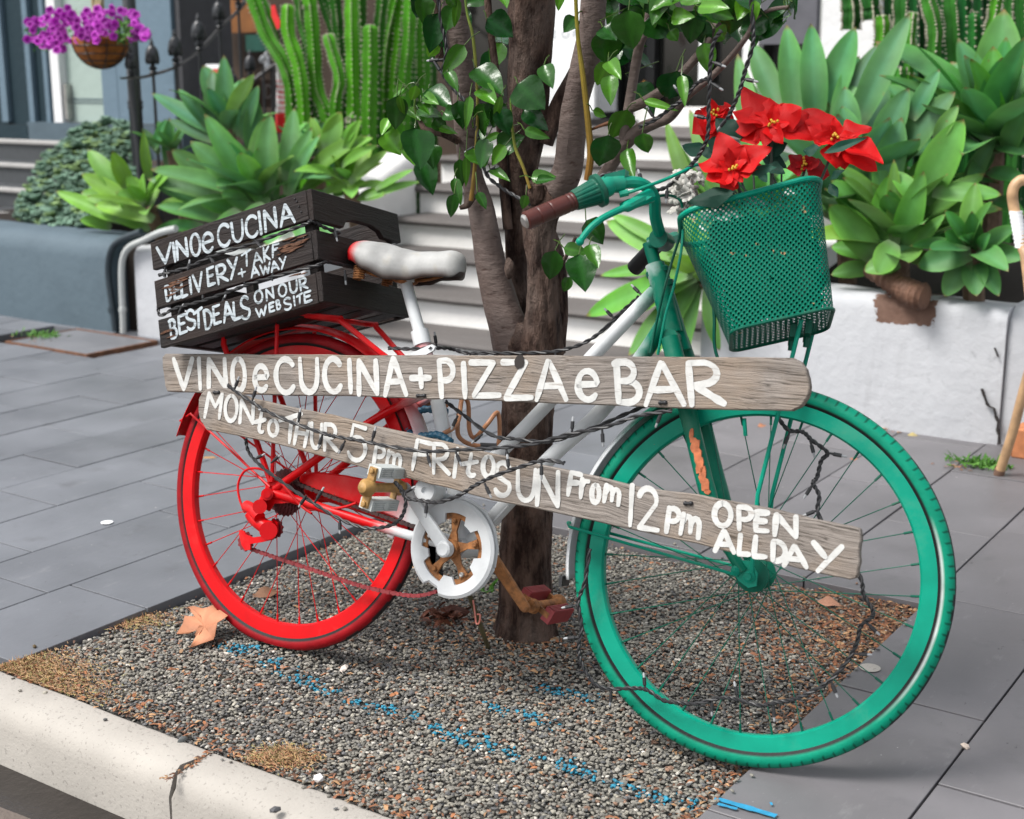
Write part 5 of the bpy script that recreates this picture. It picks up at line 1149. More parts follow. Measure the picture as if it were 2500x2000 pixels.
shoot(mb, [(1294, 460, -.11, 4), (1278, 410, -.11, 4), (1258, 360, -.11, 4), (1250, 300, -.11, 3), (1246, 240, -.11, 2)], (.24, .15, .03), (.12, .24, .03))
shoot(mb, [(1440, 318, -.09, 3), (1465, 308, -.09, 4), (1488, 300, -.09, 5)], (.14, .06, .03), (.14, .06, .03))
shoot(mb, [(1022, 292, -.1, 4), (1012, 262, -.1, 3), (1016, 230, -.1, 2), (1018, 210, -.1, 2)], (.08, .12, .03), (.14, .28, .04))
obj('shoots', mb, M['vgloss'], TREE)
def leaf(mb, a, b, w, nrm, tone, curl=.25, fold=.35, n1=9, n2=6):
    d = b - a; L = d.length; t = d.normalized(); nrm = (nrm - t * nrm.dot(t)).normalized(); s = t.cross(nrm)
    lo, hi = (.006, .052, .008), (.12, .33, .020); base = tuple(x + (y - x) * tone for x, y in zip(lo, hi))
    def f(i, j):
        y = j * 2 - 1; ww = w * .5 * (math.sin(PI * min(1, i ** .62)) ** .8) * (1 if i < .82 else 1 - .25 * (i - .82) / .18) if 0 < i < 1 else 0
        dro = -curl * L * i * i * .8; cup = abs(y) ** 1.5 * ww * fold; wavy = .03 * w * math.sin(i * 15 + y * 2) * abs(y)
        return a + t * (L * i * (1 - .12 * curl)) + s * (ww * y) + nrm * (dro + cup + wavy)
    def cf(i, j):
        y = abs(j * 2 - 1); k = 1.5 if y < .12 else 1; return tuple(min(1, x * k) for x in base)
    mb.grid(f, n1, n2, cf)
LV = [(740,30,690,185,85,.15),(765,-10,735,190,40,.5),(930,110,1090,215,135,0),(640,250,580,350,62,.95),(800,265,665,440,75,.3),(590,520,720,620,112,.06),(405,560,400,775,98,.12),(420,560,440,700,45,.55),(450,520,350,560,55,.45),(515,500,490,595,55,.85),(330,780,430,905,112,.6),(360,690,310,790,52,.8),(510,750,550,985,150,.05),(600,845,620,990,92,.1),(440,860,512,960,55,.6),(530,640,670,680,72,.2),(680,660,770,680,72,.1),(650,750,760,780,42,.45),(760,590,800,760,88,.06),(832,560,810,760,46,.45),(850,690,850,750,40,.3),(860,400,1030,545,132,.1),(1110,490,1270,635,172,.06),(990,590,970,745,98,.1),(1000,640,1070,790,102,0),(1015,560,965,740,36,.45),(1150,640,1280,750,85,0),(1150,760,1300,810,55,.25),(1265,380,1310,505,84,.14),(930,810,890,985,88,.1),(1010,780,880,840,35,.4),(1040,850,950,970,62,.5),(1000,870,1150,790,102,.1),(1190,1040,1330,1020,68,.35),(1220,1060,1325,1040,48,.1),(950,990,1065,1050,48,.35),(770,930,790,1110,58,.14),(810,910,815,1110,38,.45),(740,1040,780,1200,48,.2),(740,1135,715,1285,55,.1),(875,1125,930,1225,52,.14),(1160,1140,1140,1230,46,.35),(890,520,985,600,92,.45),(1760,60,1780,300,168,.16),(1690,150,1640,380,105,0),(1850,130,2020,200,150,.06),(1980,0,1840,70,110,.06),(1450,100,1380,190,78,.1),(1640,360,1565,520,82,.6),(1640,360,1705,440,70,.6),(1650,440,1650,605,78,.45),(1640,790,1590,990,142,.06),(1750,640,1660,820,112,.45),(1840,780,1870,910,94,.25),(1750,870,1790,1050,74,.35),(1550,650,1640,680,45,.6),(1510,1290,1620,1430,112,.1),(1330,1465,1290,1655,98,.1),(1470,1490,1510,1700,132,.06),(1380,1450,1530,1480,64,.25),(1530,1430,1585,1565,72,.25),(1420,1620,1370,1720,56,.16),
 (2010,100,2130,90,85,.55),(2170,40,2330,25,95,.65),(2250,70,2380,110,70,.25),(2270,170,2330,235,90,.5),(2460,0,2395,110,84,.75),(2500,0,2490,160,46,.8),(2200,250,2240,435,92,.45),(2040,415,2000,610,160,.0),(2070,440,2090,615,52,.45),(1610,160,1690,230,110,.06),(1990,20,1910,120,120,.06),(2000,180,2050,240,60,.3),(1850,590,2050,640,42,.65),(700,-40,760,40,90,.3),(1000,-60,1050,40,70,.45),(1370,-60,1340,70,50,.5),(1850,-80,1960,10,150,.1),(1700,-60,1830,20,140,.05),(1560,-90,1660,-10,120,.1),(2100,-60,2200,10,120,.5),(2300,-60,2250,20,100,.6),
 (545,600,600,660,60,.3),(470,640,540,700,50,.5),(620,700,700,770,70,.15),(560,560,640,600,60,.5),(700,420,760,520,60,.2)]
mb = MB(); stems = mb; mb.col = (.06, .11, .02)
for x0, y0, x1, y1, w, tone in LV:
    dy = rnd.uniform(-.16, -.09); a = Y(800 + x0 * .4174, y0 * .4174, TY + dy); b = Y(800 + x1 * .4174, y1 * .4174, TY + dy + rnd.uniform(-.035, .03))
    nr = (CC - a).normalized() + V((rnd.uniform(-.45, .45), rnd.uniform(-.1, .1), rnd.uniform(.1, .7)))
    leaf(mb, a, b, w * .4174 / ppm(a) * rnd.uniform(1.2, 1.42), nr, tone, rnd.uniform(.05, .3), rnd.uniform(.15, .5))
    d = (a - b).normalized() + V((rnd.uniform(-.4, .4), .5, rnd.uniform(-.2, .5))); e = a + d * rnd.uniform(.02, .035); stems.tube([a, a.lerp(e, .5) + V((0, 0, .004)), e], .0012, 5)
for u0, v0, u1, v1, n_, tn in ((1000, -20, 1180, 160, 8, .06), (1180, -20, 1340, 200, 5, .06), (1490, -30, 1960, 50, 42, .05), (1480, 60, 1600, 220, 8, .04), (960, 220, 1240, 400, 9, .1)):
    for i in range(n_):
        dy = rnd.uniform(.02, .30) if rnd.random() < .7 else -.1; a = Y(rnd.uniform(u0, u1), rnd.uniform(v0, v1), TY + dy); b = a + V((rnd.gauss(0, .5), rnd.gauss(0, .4), rnd.uniform(-1, -.05))).normalized() * rnd.uniform(.05, .085)
        leaf(mb, a, b, rnd.uniform(.035, .06), (CC - a).normalized() + V((rnd.gauss(0, .6), 0, rnd.uniform(0, 1.1))), max(0, rnd.gauss(tn, .18)), rnd.uniform(.1, .35), rnd.uniform(.1, .5))
        stems.tube([a, a + V((rnd.gauss(0, .012), rnd.gauss(0, .012), .02)), a + V((rnd.gauss(0, .03), .02, .045))], .0011, 5)
for i in range(360):                                            # the rest of the crown, over the top of the picture
    th = rnd.uniform(0, 6.28); r = .85 * math.sqrt(rnd.random()); a = V((-1.62 + r * math.cos(th), TY + .9 * r * math.sin(th), rnd.uniform(1.62, 2.7)))
    if (a.z - 1.2) < (Vd := ((a - CC).dot(fw))) * .075 + .03: continue
    if rnd.random() < .35: continue
    b = a + V((rnd.gauss(0, .05), rnd.gauss(0, .05), rnd.uniform(-.09, -.01))); leaf(mb, a, b, rnd.uniform(.04, .07), V((rnd.gauss(0, .6), rnd.gauss(0, .6), 1)), rnd.choice([.05, .1, .2, .4, .6]), .2, .3, 5, 4)
obj('foliage', mb, M['tleaf'], TREE)
mb = MB()
for p0, p1, r0, r1 in (((1300, -130), (1290, -520), .045, .022), ((1104, -110), (960, -480), .024, .012), ((1456, -110), (1560, -500), .024, .012), ((1850, -80), (1990, -430), .008, .005), ((1590, -50), (1640, -420), .008, .005)):
    a, b = Y(*p0, TY), Y(*p1, TY); n = 10; mb.tube([a.lerp(b, i / n) + V((.02 * noise.noise(V((i * .5, p0[0], 0))), .02 * noise.noise(V((i * .5, p0[0], 5))), 0)) for i in range(n + 1)], [r0 + (r1 - r0) * i / n for i in range(n + 1)], 10)
obj('limb', mb, M['bark2'], TREE)
# fairy lights in the tree
tp = lambda dy: (lambda u, v: Y(u, v, TY + dy)); t1 = tp(-.10)
lights('black fairy lights hanging down the left stem of the tree to the brown grip', PTS(t1, (1068, -20), (1078, 60), (1090, 120), (1082, 180), (1110, 220), (1138, 250), (1160, 290), (1168, 340), (1185, 420), (1220, 455), (1260, 480), (1296, 500)), [(1066, 60, 1044, 68, t1), (1085, 145, 1050, 148, t1), (1082, 185, 1060, 150, t1), (1164, 356, 1142, 368, t1), (1190, 420, 1194, 418, t1)], r=.0036)
t2 = tp(-.16)
lights('black fairy lights hanging from the right branch over the red poinsettias', PTS(t2, (1832, -20), (1838, 60), (1838, 110), (1820, 170), (1808, 215), (1790, 260), (1776, 290)), [(1812, 192, 1840, 198, t2), (1778, 285, 1766, 300, t2)], r=.0036)
lights('black fairy lights falling from the tree behind the basket along the green brake cable', PTS(t2, (1760, 75), (1742, 105), (1734, 160), (1732, 210), (1730, 270), (1728, 330), (1712, 370), (1690, 400)) + [FP(1660, 430, .08), FP(1625, 458, .09), FP(1590, 465, .10), FP(1560, 448, .11), FP(1525, 428, .12), FP(1490, 424, .13), FP(1455, 436, .14)], [(1732, 200, 1748, 210, t2), (1730, 290, 1704, 284, t2), (1735, 150, 1762, 160, t2), (1630, 455, 1628, 474, fp(.09)), (1570, 452, 1566, 440, fp(.11))], r=.0036)
lights('short black fairy light strand across the right fork of the tree', PTS(tp(-.12), (1560, 310), (1600, 292), (1640, 262), (1672, 240), (1700, 205), (1730, 190)), [(1668, 240, 1652, 218, tp(-.12)), (1600, 292, 1592, 280, tp(-.12))], r=.0034)

# ================================================================== POINSETTIAS AND WHITE FLOWERS IN THE BASKET
def bract(mb, a, b, w, nrm, col, lobe=.30, n1=12, n2=6, curl=.12):
    d = b - a; L = d.length; t = d.normalized(); nrm = (nrm - t * nrm.dot(t)).normalized(); s = t.cross(nrm); sd = rnd.uniform(0, 9); cv = rnd.uniform(.85, 1.1)
    def f(i, j):
        y = j * 2 - 1; ww = w * .5 * (math.sin(PI * min(1, max(0, i)) ** .85) ** .9 + lobe * max(0, math.sin(i * 9.5 + 4)) * (1 - i)) * (1 if i < .999 else 0)
        return a + t * (L * i) + s * (ww * y) + nrm * (-curl * L * i * i + abs(y) * ww * .35 * math.sin(i * 3 + sd) + .05 * w * math.sin(i * 11 + sd) * y)
    mb.grid(f, n1, n2, lambda i, j: tuple(x * cv * (.9 if abs(j - .5) < .09 else 1) for x in col))
def q6(x, y, o): return FP(1660 + x * .2551, 180 + y * .2551, o)
def flower(label, c, tips, o, red=(.66, .003, .004), w=270):
    cc_ = q6(*c, o); t = thing('poinsettia', label, 'flower', cc_, 'silk poinsettias in the basket'); mb = MB()
    for i, (x, y) in enumerate(tips):
        oo = o + rnd.uniform(-.012, .022); b = q6(x, y, oo); ww = min(w * .2551 / ppm(b), (b - cc_).length * .95)
        bract(mb, cc_ + (b - cc_) * .05, b, ww, (CC - cc_).normalized() * .9 + V((rnd.gauss(0, .25), 0, .8 + rnd.gauss(0, .2))), red)
    for i in range(6):
        an = i * 1.05 + rnd.random(); L_ = (q6(*tips[0], o) - cc_).length * rnd.uniform(.35, .5); b = cc_ + (FH * math.cos(an) + FU * math.sin(an)) * L_ + FN * rnd.uniform(.01, .03); bract(mb, cc_ + FN * .006, b, L_ * .6, (CC - cc_).normalized() + V((rnd.gauss(0, .4), 0, rnd.gauss(.4, .4))), tuple(x * rnd.uniform(.8, 1.1) for x in red))
    obj('bracts', mb, M['petal'], t); mb = MB()
    for i in range(6): mb.ball(cc_ + FN * .014 + V((rnd.gauss(0, .006), 0, rnd.gauss(0, .005))), .0028, seg=6, rings=4)
    obj('stamens', mb, simple('yellow_stamens', (.60, .34, .02), .6, .4, 90), t)
    mb = MB(); bt_ = inbasket(.1, 0, .5); mb.tube(catmull([cc_ - FN * .004, cc_.lerp(bt_, .4) + V((0, 0, -.02)), bt_], 5), .0025, 6); obj('stem', mb, simple('dark_stem', (.015, .035, .018), .5), t)
flower('largest red poinsettia, in the middle above the basket', (880, 490), [(600, 85), (860, 215), (1150, 320), (1235, 370), (1345, 575), (940, 640), (560, 610), (440, 430), (500, 320), (720, 640)], .060)
flower('red poinsettia hanging over the rear edge of the basket rim', (520, 930), [(362, 550), (170, 825), (240, 990), (380, 1125), (790, 870), (600, 690), (850, 690), (330, 1030)], .115)
flower('red poinsettia reaching out past the front of the basket', (1510, 620), [(1180, 310), (1240, 480), (1825, 490), (1955, 810), (1900, 905), (1590, 912), (1290, 640), (1500, 900)], .050)
flower('dark red poinsettia low inside the front corner of the basket', (1200, 880), [(1028, 890), (1050, 770), (1240, 770), (1440, 960), (1130, 930), (1330, 830)], .02, (.45, .008, .012))
flower('red poinsettia at the back left, partly behind hanging lights', (350, 380), [(110, 560), (200, 320), (480, 300), (300, 640), (225, 655), (520, 420)], .01)
for lab, specs in (('dark green silk leaves under the poinsettias on the basket rim, over added dark filler leaves', [(520, 1130, 60, 1215, 190, .122), (640, 940, 915, 880, 110, .12), (760, 930, 830, 1030, 80, .121), (1180, 740, 1340, 700, 130, .07), (1380, 760, 1780, 600, 90, .085), (1440, 1010, 1565, 915, 80, .05), (1430, 1050, 1510, 1175, 90, .04), (340, 430, 590, 600, 190, .05), (340, 600, 320, 740, 120, .04), (20, 690, 300, 740, 150, .0), (260, 700, 330, 800, 140, .02), (800, 760, 1020, 660, 150, .04), (790, 800, 1020, 880, 160, .03), (640, 640, 560, 480, 110, .035), (830, 880, 1000, 940, 120, .05)]),):
    p0 = q6(600, 900, .05); t = thing('silk_foliage', lab, 'leaves', p0); mb = MB()
    for x0, y0, x1, y1, w, o in specs:
        a, b = q6(x0, y0, o), q6(x1, y1, o + .01); k = rnd.uniform(.6, 1.2); bract(mb, a, b, w * .2551 / ppm(a), (CC - a).normalized() + V((0, 0, rnd.uniform(.2, 1))), (.008 * k, .062 * k, .038 * k), .2)
    for i in range(260):  # added unseen filler leaves, coloured dark so the basket looks shaded inside
        a = inbasket(rnd.uniform(-.8, .8), rnd.uniform(-.75, .75), rnd.uniform(.12, .92)); b = inbasket(rnd.uniform(-.8, .8), rnd.uniform(-.75, .75), rnd.uniform(.2, .95)); b = a + (b - a).normalized() * min((b - a).length, .055); k = rnd.uniform(.3, .9); bract(mb, a, b, .045, V((rnd.gauss(0, .5), -.6, .6)), (.006 * k, .05 * k, .03 * k), .2, 5, 4)
    obj('leaves', mb, M['petal'], t)
    mb = MB()
    for i in range(14):
        a = inbasket(rnd.uniform(-.6, .6), rnd.uniform(-.6, .6), .5); b = q6(rnd.uniform(300, 1400), rnd.uniform(820, 980), rnd.uniform(-.02, .05)); mb.tube([a, a.lerp(b, .6) + FH * .01, b], .002, 5)
    obj('stems', mb, simple('dark_green_stem', (.010, .03, .018), .5), t)
t = thing('white_flower_spray', 'faded white silk blossoms tucked behind the rear edge of the basket', 'flowers', FP(1690, 470, .05)); mb = MB()
for i in range(46):
    u, v = 1640 + abs(rnd.gauss(34, 20)), 468 + rnd.gauss(0, 26); c = FP(u, v, rnd.uniform(.02, .09)); ax = V((rnd.gauss(0, 1), rnd.gauss(0, 1), rnd.gauss(0, 1))).normalized(); k = rnd.uniform(.75, 1.05); mb.col = (.50 * k, .49 * k, .45 * k)
    for q in range(5):
        an = q * 1.257; x = ax.orthogonal().normalized(); y = ax.cross(x); d = x * math.cos(an) + y * math.sin(an); mb.ball(c + d * .007 + ax * .002, .0075, .0055, .002, (d, ax.cross(d), ax), 6, 4)
obj('blossoms', mb, M['vgen'], t)
mb = MB()
for i, (u, v) in enumerate(((1742, 520), (1845, 490), (1722, 530))):
    for q in range(4): mb.ball(FP(u + rnd.gauss(0, 8), v + rnd.gauss(0, 8), .08), .012, .012, .006, seg=7, rings=5)
mb.col = None; obj('blossoms', mb, simple('faded_white_silk', (.42, .42, .40), .7), t)

# ================================================================== PLANTS BEHIND
def agleaf(mb, a, b, w, up, col, bend=.18, fold=.30, tip=True, thick=0):
    d = b - a; L = d.length; t = d.normalized(); up = up - t * up.dot(t); up = up.normalized() if up.length > 1e-4 else t.orthogonal().normalized(); s = t.cross(up); k = rnd.uniform(.82, 1.14); sd = rnd.uniform(0, 9); tw = rnd.uniform(-.25, .25)
    def f(i, j):
        y = j * 2 - 1; pr = max(0, 1 - i) ** .82 * (.45 + 2.3 * i); ww = w * .5 * pr / .90 * (1 if i < 1 else 0)
        c = a + t * (L * i) + up * (bend * L * math.sin(PI * i ** .9)); s2 = s * math.cos(tw * i) + up * math.sin(tw * i)
        return c + s2 * (ww * y) + up * (ww * fold * abs(y) ** 1.4 + .02 * w * math.sin(9 * i + sd) * y)
    def cf(i, j):
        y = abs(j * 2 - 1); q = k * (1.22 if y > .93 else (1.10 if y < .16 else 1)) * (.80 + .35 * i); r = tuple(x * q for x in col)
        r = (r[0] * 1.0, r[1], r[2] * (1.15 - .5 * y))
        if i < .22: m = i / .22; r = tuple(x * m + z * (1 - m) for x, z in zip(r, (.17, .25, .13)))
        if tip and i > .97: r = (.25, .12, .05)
        return r
    mb.grid(f, 16, 8, cf)
def rosette(name, label, c, R, n, tint, tilt=V((0, -.25, 1)), stalk=None, wide=.31, extra=(), cat='agave', lo=-22, hi=80, group='fox tail agaves in the planters'):
    t = thing(name, label, cat, c - V((0, 0, .06)), group); mb = MB(); ax = tilt.normalized(); x = ax.orthogonal().normalized(); y = ax.cross(x)
    for i in range(n):
        q = (i + .5) / n; el = math.radians(lo + (hi - lo) * q ** .85 + rnd.gauss(0, 5)); az = i * 2.39996 + rnd.gauss(0, .12)
        d = (x * math.cos(az) + y * math.sin(az)) * math.cos(el) + ax * math.sin(el); L = R * rnd.uniform(.85, 1.1) * (.72 + .4 * math.sin(PI * min(1, q * 1.1)))
        b = c + d * L; col = tuple(z * rnd.uniform(.85, 1.2) for z in tint)
        if rnd.random() < .2: col = (col[0] * 1.6, col[1] * 1.25, col[2] * .8)
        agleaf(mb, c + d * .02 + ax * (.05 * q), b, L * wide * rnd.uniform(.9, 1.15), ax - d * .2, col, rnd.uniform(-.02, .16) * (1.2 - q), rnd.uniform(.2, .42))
    for (u0, v0, u1, v1, w, yy, yb) in extra:
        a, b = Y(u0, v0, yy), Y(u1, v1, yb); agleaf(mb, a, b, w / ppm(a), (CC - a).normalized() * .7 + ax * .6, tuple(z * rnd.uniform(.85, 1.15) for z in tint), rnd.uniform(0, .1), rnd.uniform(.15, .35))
    obj('leaves', mb, M['agave'], t)
    mb = MB()
    base = stalk or (c - V((0, -.08, max(.06, c.z - .38)))); mb.tube(catmull([base, base.lerp(c, .6), c + ax * .03], 5), .035, 10, ring=lambda k, i: 1 + .15 * ((k * 7 + i * 3) % 3 - 1)); obj('stalk', mb, simple('agave_stalk', (.15, .095, .06), .8, .5, 25, 60, .6, .01), t)
    return t
AG = (.095, .275, .085); AL = (.150, .350, .048); AB = (.098, .262, .115)
def X(sc, ox, oy, yb, yt, *rows):        # leaves read off the photo: base, tip, width (in crop pixels), all placed at real depths
    return [(ox + a * sc, oy + b_ * sc, ox + c * sc, oy + d * sc, w * sc * .96, yb + rnd.uniform(-.04, .04), yt + rnd.uniform(-.05, .05)) for a, b_, c, d, w in rows]
K1 = (.4174, 0, 0); K2 = (.4174, 800, 0); K3 = (.41744, 1600, 0); K6 = (.4174, 1200, 400)
rosette('agave', 'tall blue green agave with the highest leaf tips, in front of the railing', Y(560, 330, 4.98), .36, 9, AB, V((-.05, -.2, 1)), lo=5, extra=X(*K1, 4.98, 5.0, (1330, 830, 1310, 320, 125), (1260, 800, 1240, 410, 115), (1400, 800, 1410, 460, 80), (1420, 820, 1515, 495, 95), (1490, 930, 1490, 560, 130)) + X(*K1, 4.94, 4.85, (1290, 790, 885, 545, 115), (1210, 740, 1042, 520, 80), (1250, 830, 985, 700, 80)))
rosette('agave', 'large sprawling agave in the middle of the left bed, right behind the crate', Y(645, 500, 4.78), .44, 20, AG, V((.0, -.35, 1)), lo=-18, extra=X(*K1, 4.72, 4.62, (1520, 1200, 1195, 665, 155), (1420, 1120, 1110, 825, 155), (1310, 1170, 865, 1050, 120), (1260, 1090, 1005, 875, 135), (1200, 1210, 890, 1075, 90), (1390, 1250, 1160, 1175, 110), (1310, 1290, 910, 1205, 110), (1190, 1330, 890, 1365, 90), (1470, 1220, 1290, 1125, 110)) + X(*K1, 4.56, 4.37, (1700, 1180, 1560, 1440, 170), (1560, 1200, 1400, 1420, 150), (1800, 1180, 1760, 1430, 150), (1400, 1230, 1240, 1440, 140), (1850, 1150, 1930, 1400, 150)) + X(*K1, 4.76, 4.76, (1565, 1130, 1582, 660, 155), (1690, 1060, 1722, 630, 125), (1690, 1150, 1825, 745, 135), (1700, 1150, 1875, 785, 95), (1560, 1200, 1420, 1000, 120), (1600, 1180, 1560, 980, 110)))
rosette('agave', 'bright green agave drooping over the planter wall, next to the sedum', Y(370, 520, 4.64), .26, 9, AL, V((-.1, -.5, 1)), lo=-10, extra=X(*K1, 4.62, 4.55, (720, 1140, 515, 875, 115), (760, 1110, 655, 885, 105), (800, 1210, 475, 1015, 115), (710, 1210, 475, 1125, 105), (860, 1240, 680, 1125, 150), (900, 1290, 555, 1200, 115), (720, 1300, 325, 1118, 95), (650, 1335, 465, 1285, 85), (880, 1345, 650, 1255, 95), (860, 1150, 1000, 1010, 90), (880, 1060, 840, 760, 70)))
rosette('agave', 'pale yellowish agave spilling toward the white stair wall', Y(855, 465, 4.86), .25, 10, (.145, .33, .05), V((.2, -.4, 1)), lo=-10, extra=X(*K1, 4.84, 4.82, (1800, 1040, 2145, 795, 115), (1950, 1000, 2160, 875, 85), (1890, 1130, 2155, 1068, 85), (1760, 1140, 1985, 1005, 95), (1900, 910, 1995, 655, 115), (2010, 840, 2115, 705, 75), (1900, 900, 1815, 685, 70)) + X(*K2, 4.84, 4.84, (80, 890, 265, 808, 75), (80, 980, 295, 850, 65), (130, 1070, 355, 878, 75), (30, 1140, 215, 1058, 95), (280, 1110, 505, 990, 55), (220, 1160, 545, 1062, 55), (180, 1150, 335, 1140, 100), (0, 880, 62, 655, 130), (100, 890, 195, 695, 65)))
rosette('agave', 'small agave at the back between the railing and the sedum bush', Y(425, 380, 5.05), .22, 10, AG, V((0, -.2, 1)), lo=5, extra=X(*K1, 5.02, 5.02, (980, 970, 992, 685, 75), (900, 880, 975, 695, 60), (930, 900, 830, 750, 60)))
rosette('agave', 'agave with dark upright leaves at the foot of the left cactus', Y(770, 400, 5.1), .26, 14, (.045, .17, .065), V((0, -.2, 1)))
rosette('agave', 'biggest right hand agave with very long upright leaves behind the poinsettias', Y(2060, 560, 5.05), .55, 24, AB, V((.05, -.15, 1)), lo=-5, extra=X(*K3, 5.05, 5.12, (830, 760, 768, 145, 170), (935, 760, 910, 135, 165), (960, 720, 1172, 155, 190), (1050, 700, 1192, 325, 125), (1060, 700, 1302, 255, 125), (1170, 760, 1492, 75, 175), (720, 640, 560, 250, 150), (600, 700, 480, 420, 130)) + X(*K3, 4.92, 4.92, (1120, 900, 1108, 505, 175), (1290, 920, 1482, 515, 185), (1420, 950, 1755, 535, 195), (1500, 700, 1662, 405, 115), (1310, 1200, 1442, 685, 195), (1160, 900, 1090, 620, 150)))
rosette('agave', 'dark green agave low on the wall, in front of the rattan chair', Y(2372, 626, 4.74), .22, 8, (.06, .235, .06), V((0, -.65, .8)), lo=0, extra=X(*K3, 4.72, 4.64, (1850, 1490, 1530, 1560, 170), (1830, 1520, 1690, 1735, 145), (1870, 1510, 1875, 1735, 155), (1890, 1510, 2010, 1735, 125), (1880, 1490, 2165, 1505, 135), (1890, 1460, 2120, 1325, 125), (1850, 1470, 1775, 1395, 100), (1870, 1460, 1850, 1235, 115), (1900, 1460, 1960, 1360, 80), (1840, 1480, 1690, 1350, 120)), wide=.3)
rosette('agave', 'broad leaved agave at the far right, below the cactus arms', Y(2425, 380, 5.2), .50, 30, (.07, .24, .075), V((0, -.3, 1)), lo=-5, extra=X(*K3, 5.2, 5.22, (1965, 800, 1818, 335, 195), (1990, 790, 2052, 215, 165), (2080, 800, 2150, 380, 120)) + X(*K3, 5.1, 5.02, (1960, 800, 1598, 515, 155), (1970, 830, 1690, 640, 110), (1820, 1100, 1995, 805, 125), (2010, 840, 2165, 905, 140), (2060, 900, 2170, 640, 150), (1950, 1000, 2160, 1060, 120), (1950, 1180, 2160, 1260, 120), (1960, 900, 1830, 1080, 110)))
rosette('agave', 'agave with torn yellow green leaves, in the gap right of the basket', Y(2190, 610, 4.88), .36, 26, (.115, .30, .065), V((.1, -.4, 1)), lo=0, extra=X(*K3, 4.80, 4.76, (1560, 1180, 1802, 695, 230), (1620, 1130, 2025, 1140, 135), (1545, 1200, 1385, 1000, 120), (1440, 1480, 1570, 1000, 165), (1640, 830, 1772, 615, 95), (1250, 1290, 1028, 1055, 175), (1290, 1520, 1015, 1195, 205), (1310, 1480, 1372, 1015, 175), (1400, 1450, 1395, 930, 95), (1300, 1500, 1025, 1440, 125), (1280, 1580, 1025, 1610, 125), (1480, 1500, 1700, 1250, 90)) + X(*K3, 4.64, 4.58, (1430, 1540, 1220, 1585, 150), (1400, 1420, 1300, 1600, 170)))
rosette('agave', 'light green agave hanging over the steps below the handlebar', Y(1735, 690, 4.66), .30, 10, (.115, .295, .055), V((-.55, -.5, .75)), lo=-5, extra=X(*K6, 4.62, 4.58, (1180, 640, 552, 890, 165), (1150, 620, 632, 655, 90), (1150, 560, 670, 335, 165), (1130, 520, 690, 290, 90), (1180, 720, 798, 1125, 150), (1220, 700, 1140, 1125, 95), (1260, 720, 1335, 1095, 90), (1150, 640, 815, 560, 120), (1200, 660, 860, 870, 140), (1200, 690, 960, 1120, 130)) + X(*K3, 4.75, 4.78, (330, 1350, 130, 835, 110), (280, 1300, 60, 700, 100), (420, 1200, 200, 640, 110)))
rosette('agave', 'agave half hidden behind the mesh basket', Y(1850, 560, 4.88), .36, 18, AG, V((0, -.25, 1)), extra=[(1830, 480, 1690, 300, 60, 4.85, 4.9), (1860, 480, 1800, 130, 60, 5.0, 5.1)])
t = thing('slumped_agave', 'bare ringed brown agave stump slumped over the white wall', 'agave', Y(2225, 735, 4.66)); mb = MB()
c = catmull([Y(2130, 655, 4.74), Y(2170, 680, 4.70), Y(2205, 705, 4.66), Y(2240, 722, 4.62), Y(2262, 728, 4.61)], 8); mb.tube(c, [.040, .044, .048, .050, .052] * 6 + [.054, .05, .03][:len(c) - 30] if False else [.032 + .012 * i / len(c) + .008 * (i % 3 == 0) - (.022 * max(0, (i - len(c) + 6) / 5) ** 2) for i in range(len(c))], 16, ring=lambda k, i: 1 + .09 * noise.noise(V((k * .8, i * .9, 0))))
obj('trunk', mb, simple('ringed_brown_bark', (.15, .075, .045), .75, .5, 18, 60, .7, .01), t)

# cacti: five-ribbed columns with pale spine cushions
def column(mb, sp, pts, r, tint, top=True):
    c = catmull(pts, 9); n = len(c); tw = rnd.uniform(0, 1); rr = []
    for i in range(n):
        q = i / (n - 1); k = 1.0 + .06 * math.sin(i * .9 + tw * 9)
        if top and q > .93: k *= math.sqrt(max(.02, 1 - ((q - .93) / .075) ** 2))
        rr.append(r * k)
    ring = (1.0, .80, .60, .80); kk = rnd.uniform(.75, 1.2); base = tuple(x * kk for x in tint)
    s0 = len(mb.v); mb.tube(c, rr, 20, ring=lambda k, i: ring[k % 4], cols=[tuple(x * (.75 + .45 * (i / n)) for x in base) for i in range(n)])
    for i in range(0, n):
        for k in range(0, 20, 4):
            a = mb.v[s0 + i * 20 + k]; d = (a - c[i]).normalized()
            for q in range(1):
                p = a + ((c[min(i + 1, n - 1)] - c[i]) * (q / 3)) + d * .001
                z = rnd.uniform(.004, .007); e = d.orthogonal().normalized() * z; g2 = d.cross(e); sp.add([p + e, p + g2, p - e, p - g2, p + d * z * 1.8], [(0, 1, 4), (1, 2, 4), (2, 3, 4), (3, 0, 4)])
def cactus(label, cols, tf, y, base, dark):
    t = thing('columnar_cactus', label, 'cactus', base); sp = MB()
    for pts, w, lt in cols:
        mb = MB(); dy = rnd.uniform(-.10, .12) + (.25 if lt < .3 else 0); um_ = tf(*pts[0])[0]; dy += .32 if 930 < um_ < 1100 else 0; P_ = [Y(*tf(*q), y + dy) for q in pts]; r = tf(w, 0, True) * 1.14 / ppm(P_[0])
        dn = V((P_[0].x, P_[0].y, .36))
        if P_[0].z < 1.25: P_ = [dn] + P_
        up = P_[-1] - P_[-2]
        if pts[-1][1] <= 0: P_.append(P_[-1] + up.normalized() * rnd.uniform(.15, .5))
        column(mb, sp, P_, r, tuple(a + (b - a) * lt for a, b in zip(dark, (.10, .36, .012)))); obj('stem', mb, M['vgloss'], t)  # low lt darkens a column: dense shade between stems put into its colour
    obj('spines', sp, simple('pale_spines', (.42, .40, .30), .8), t, False)
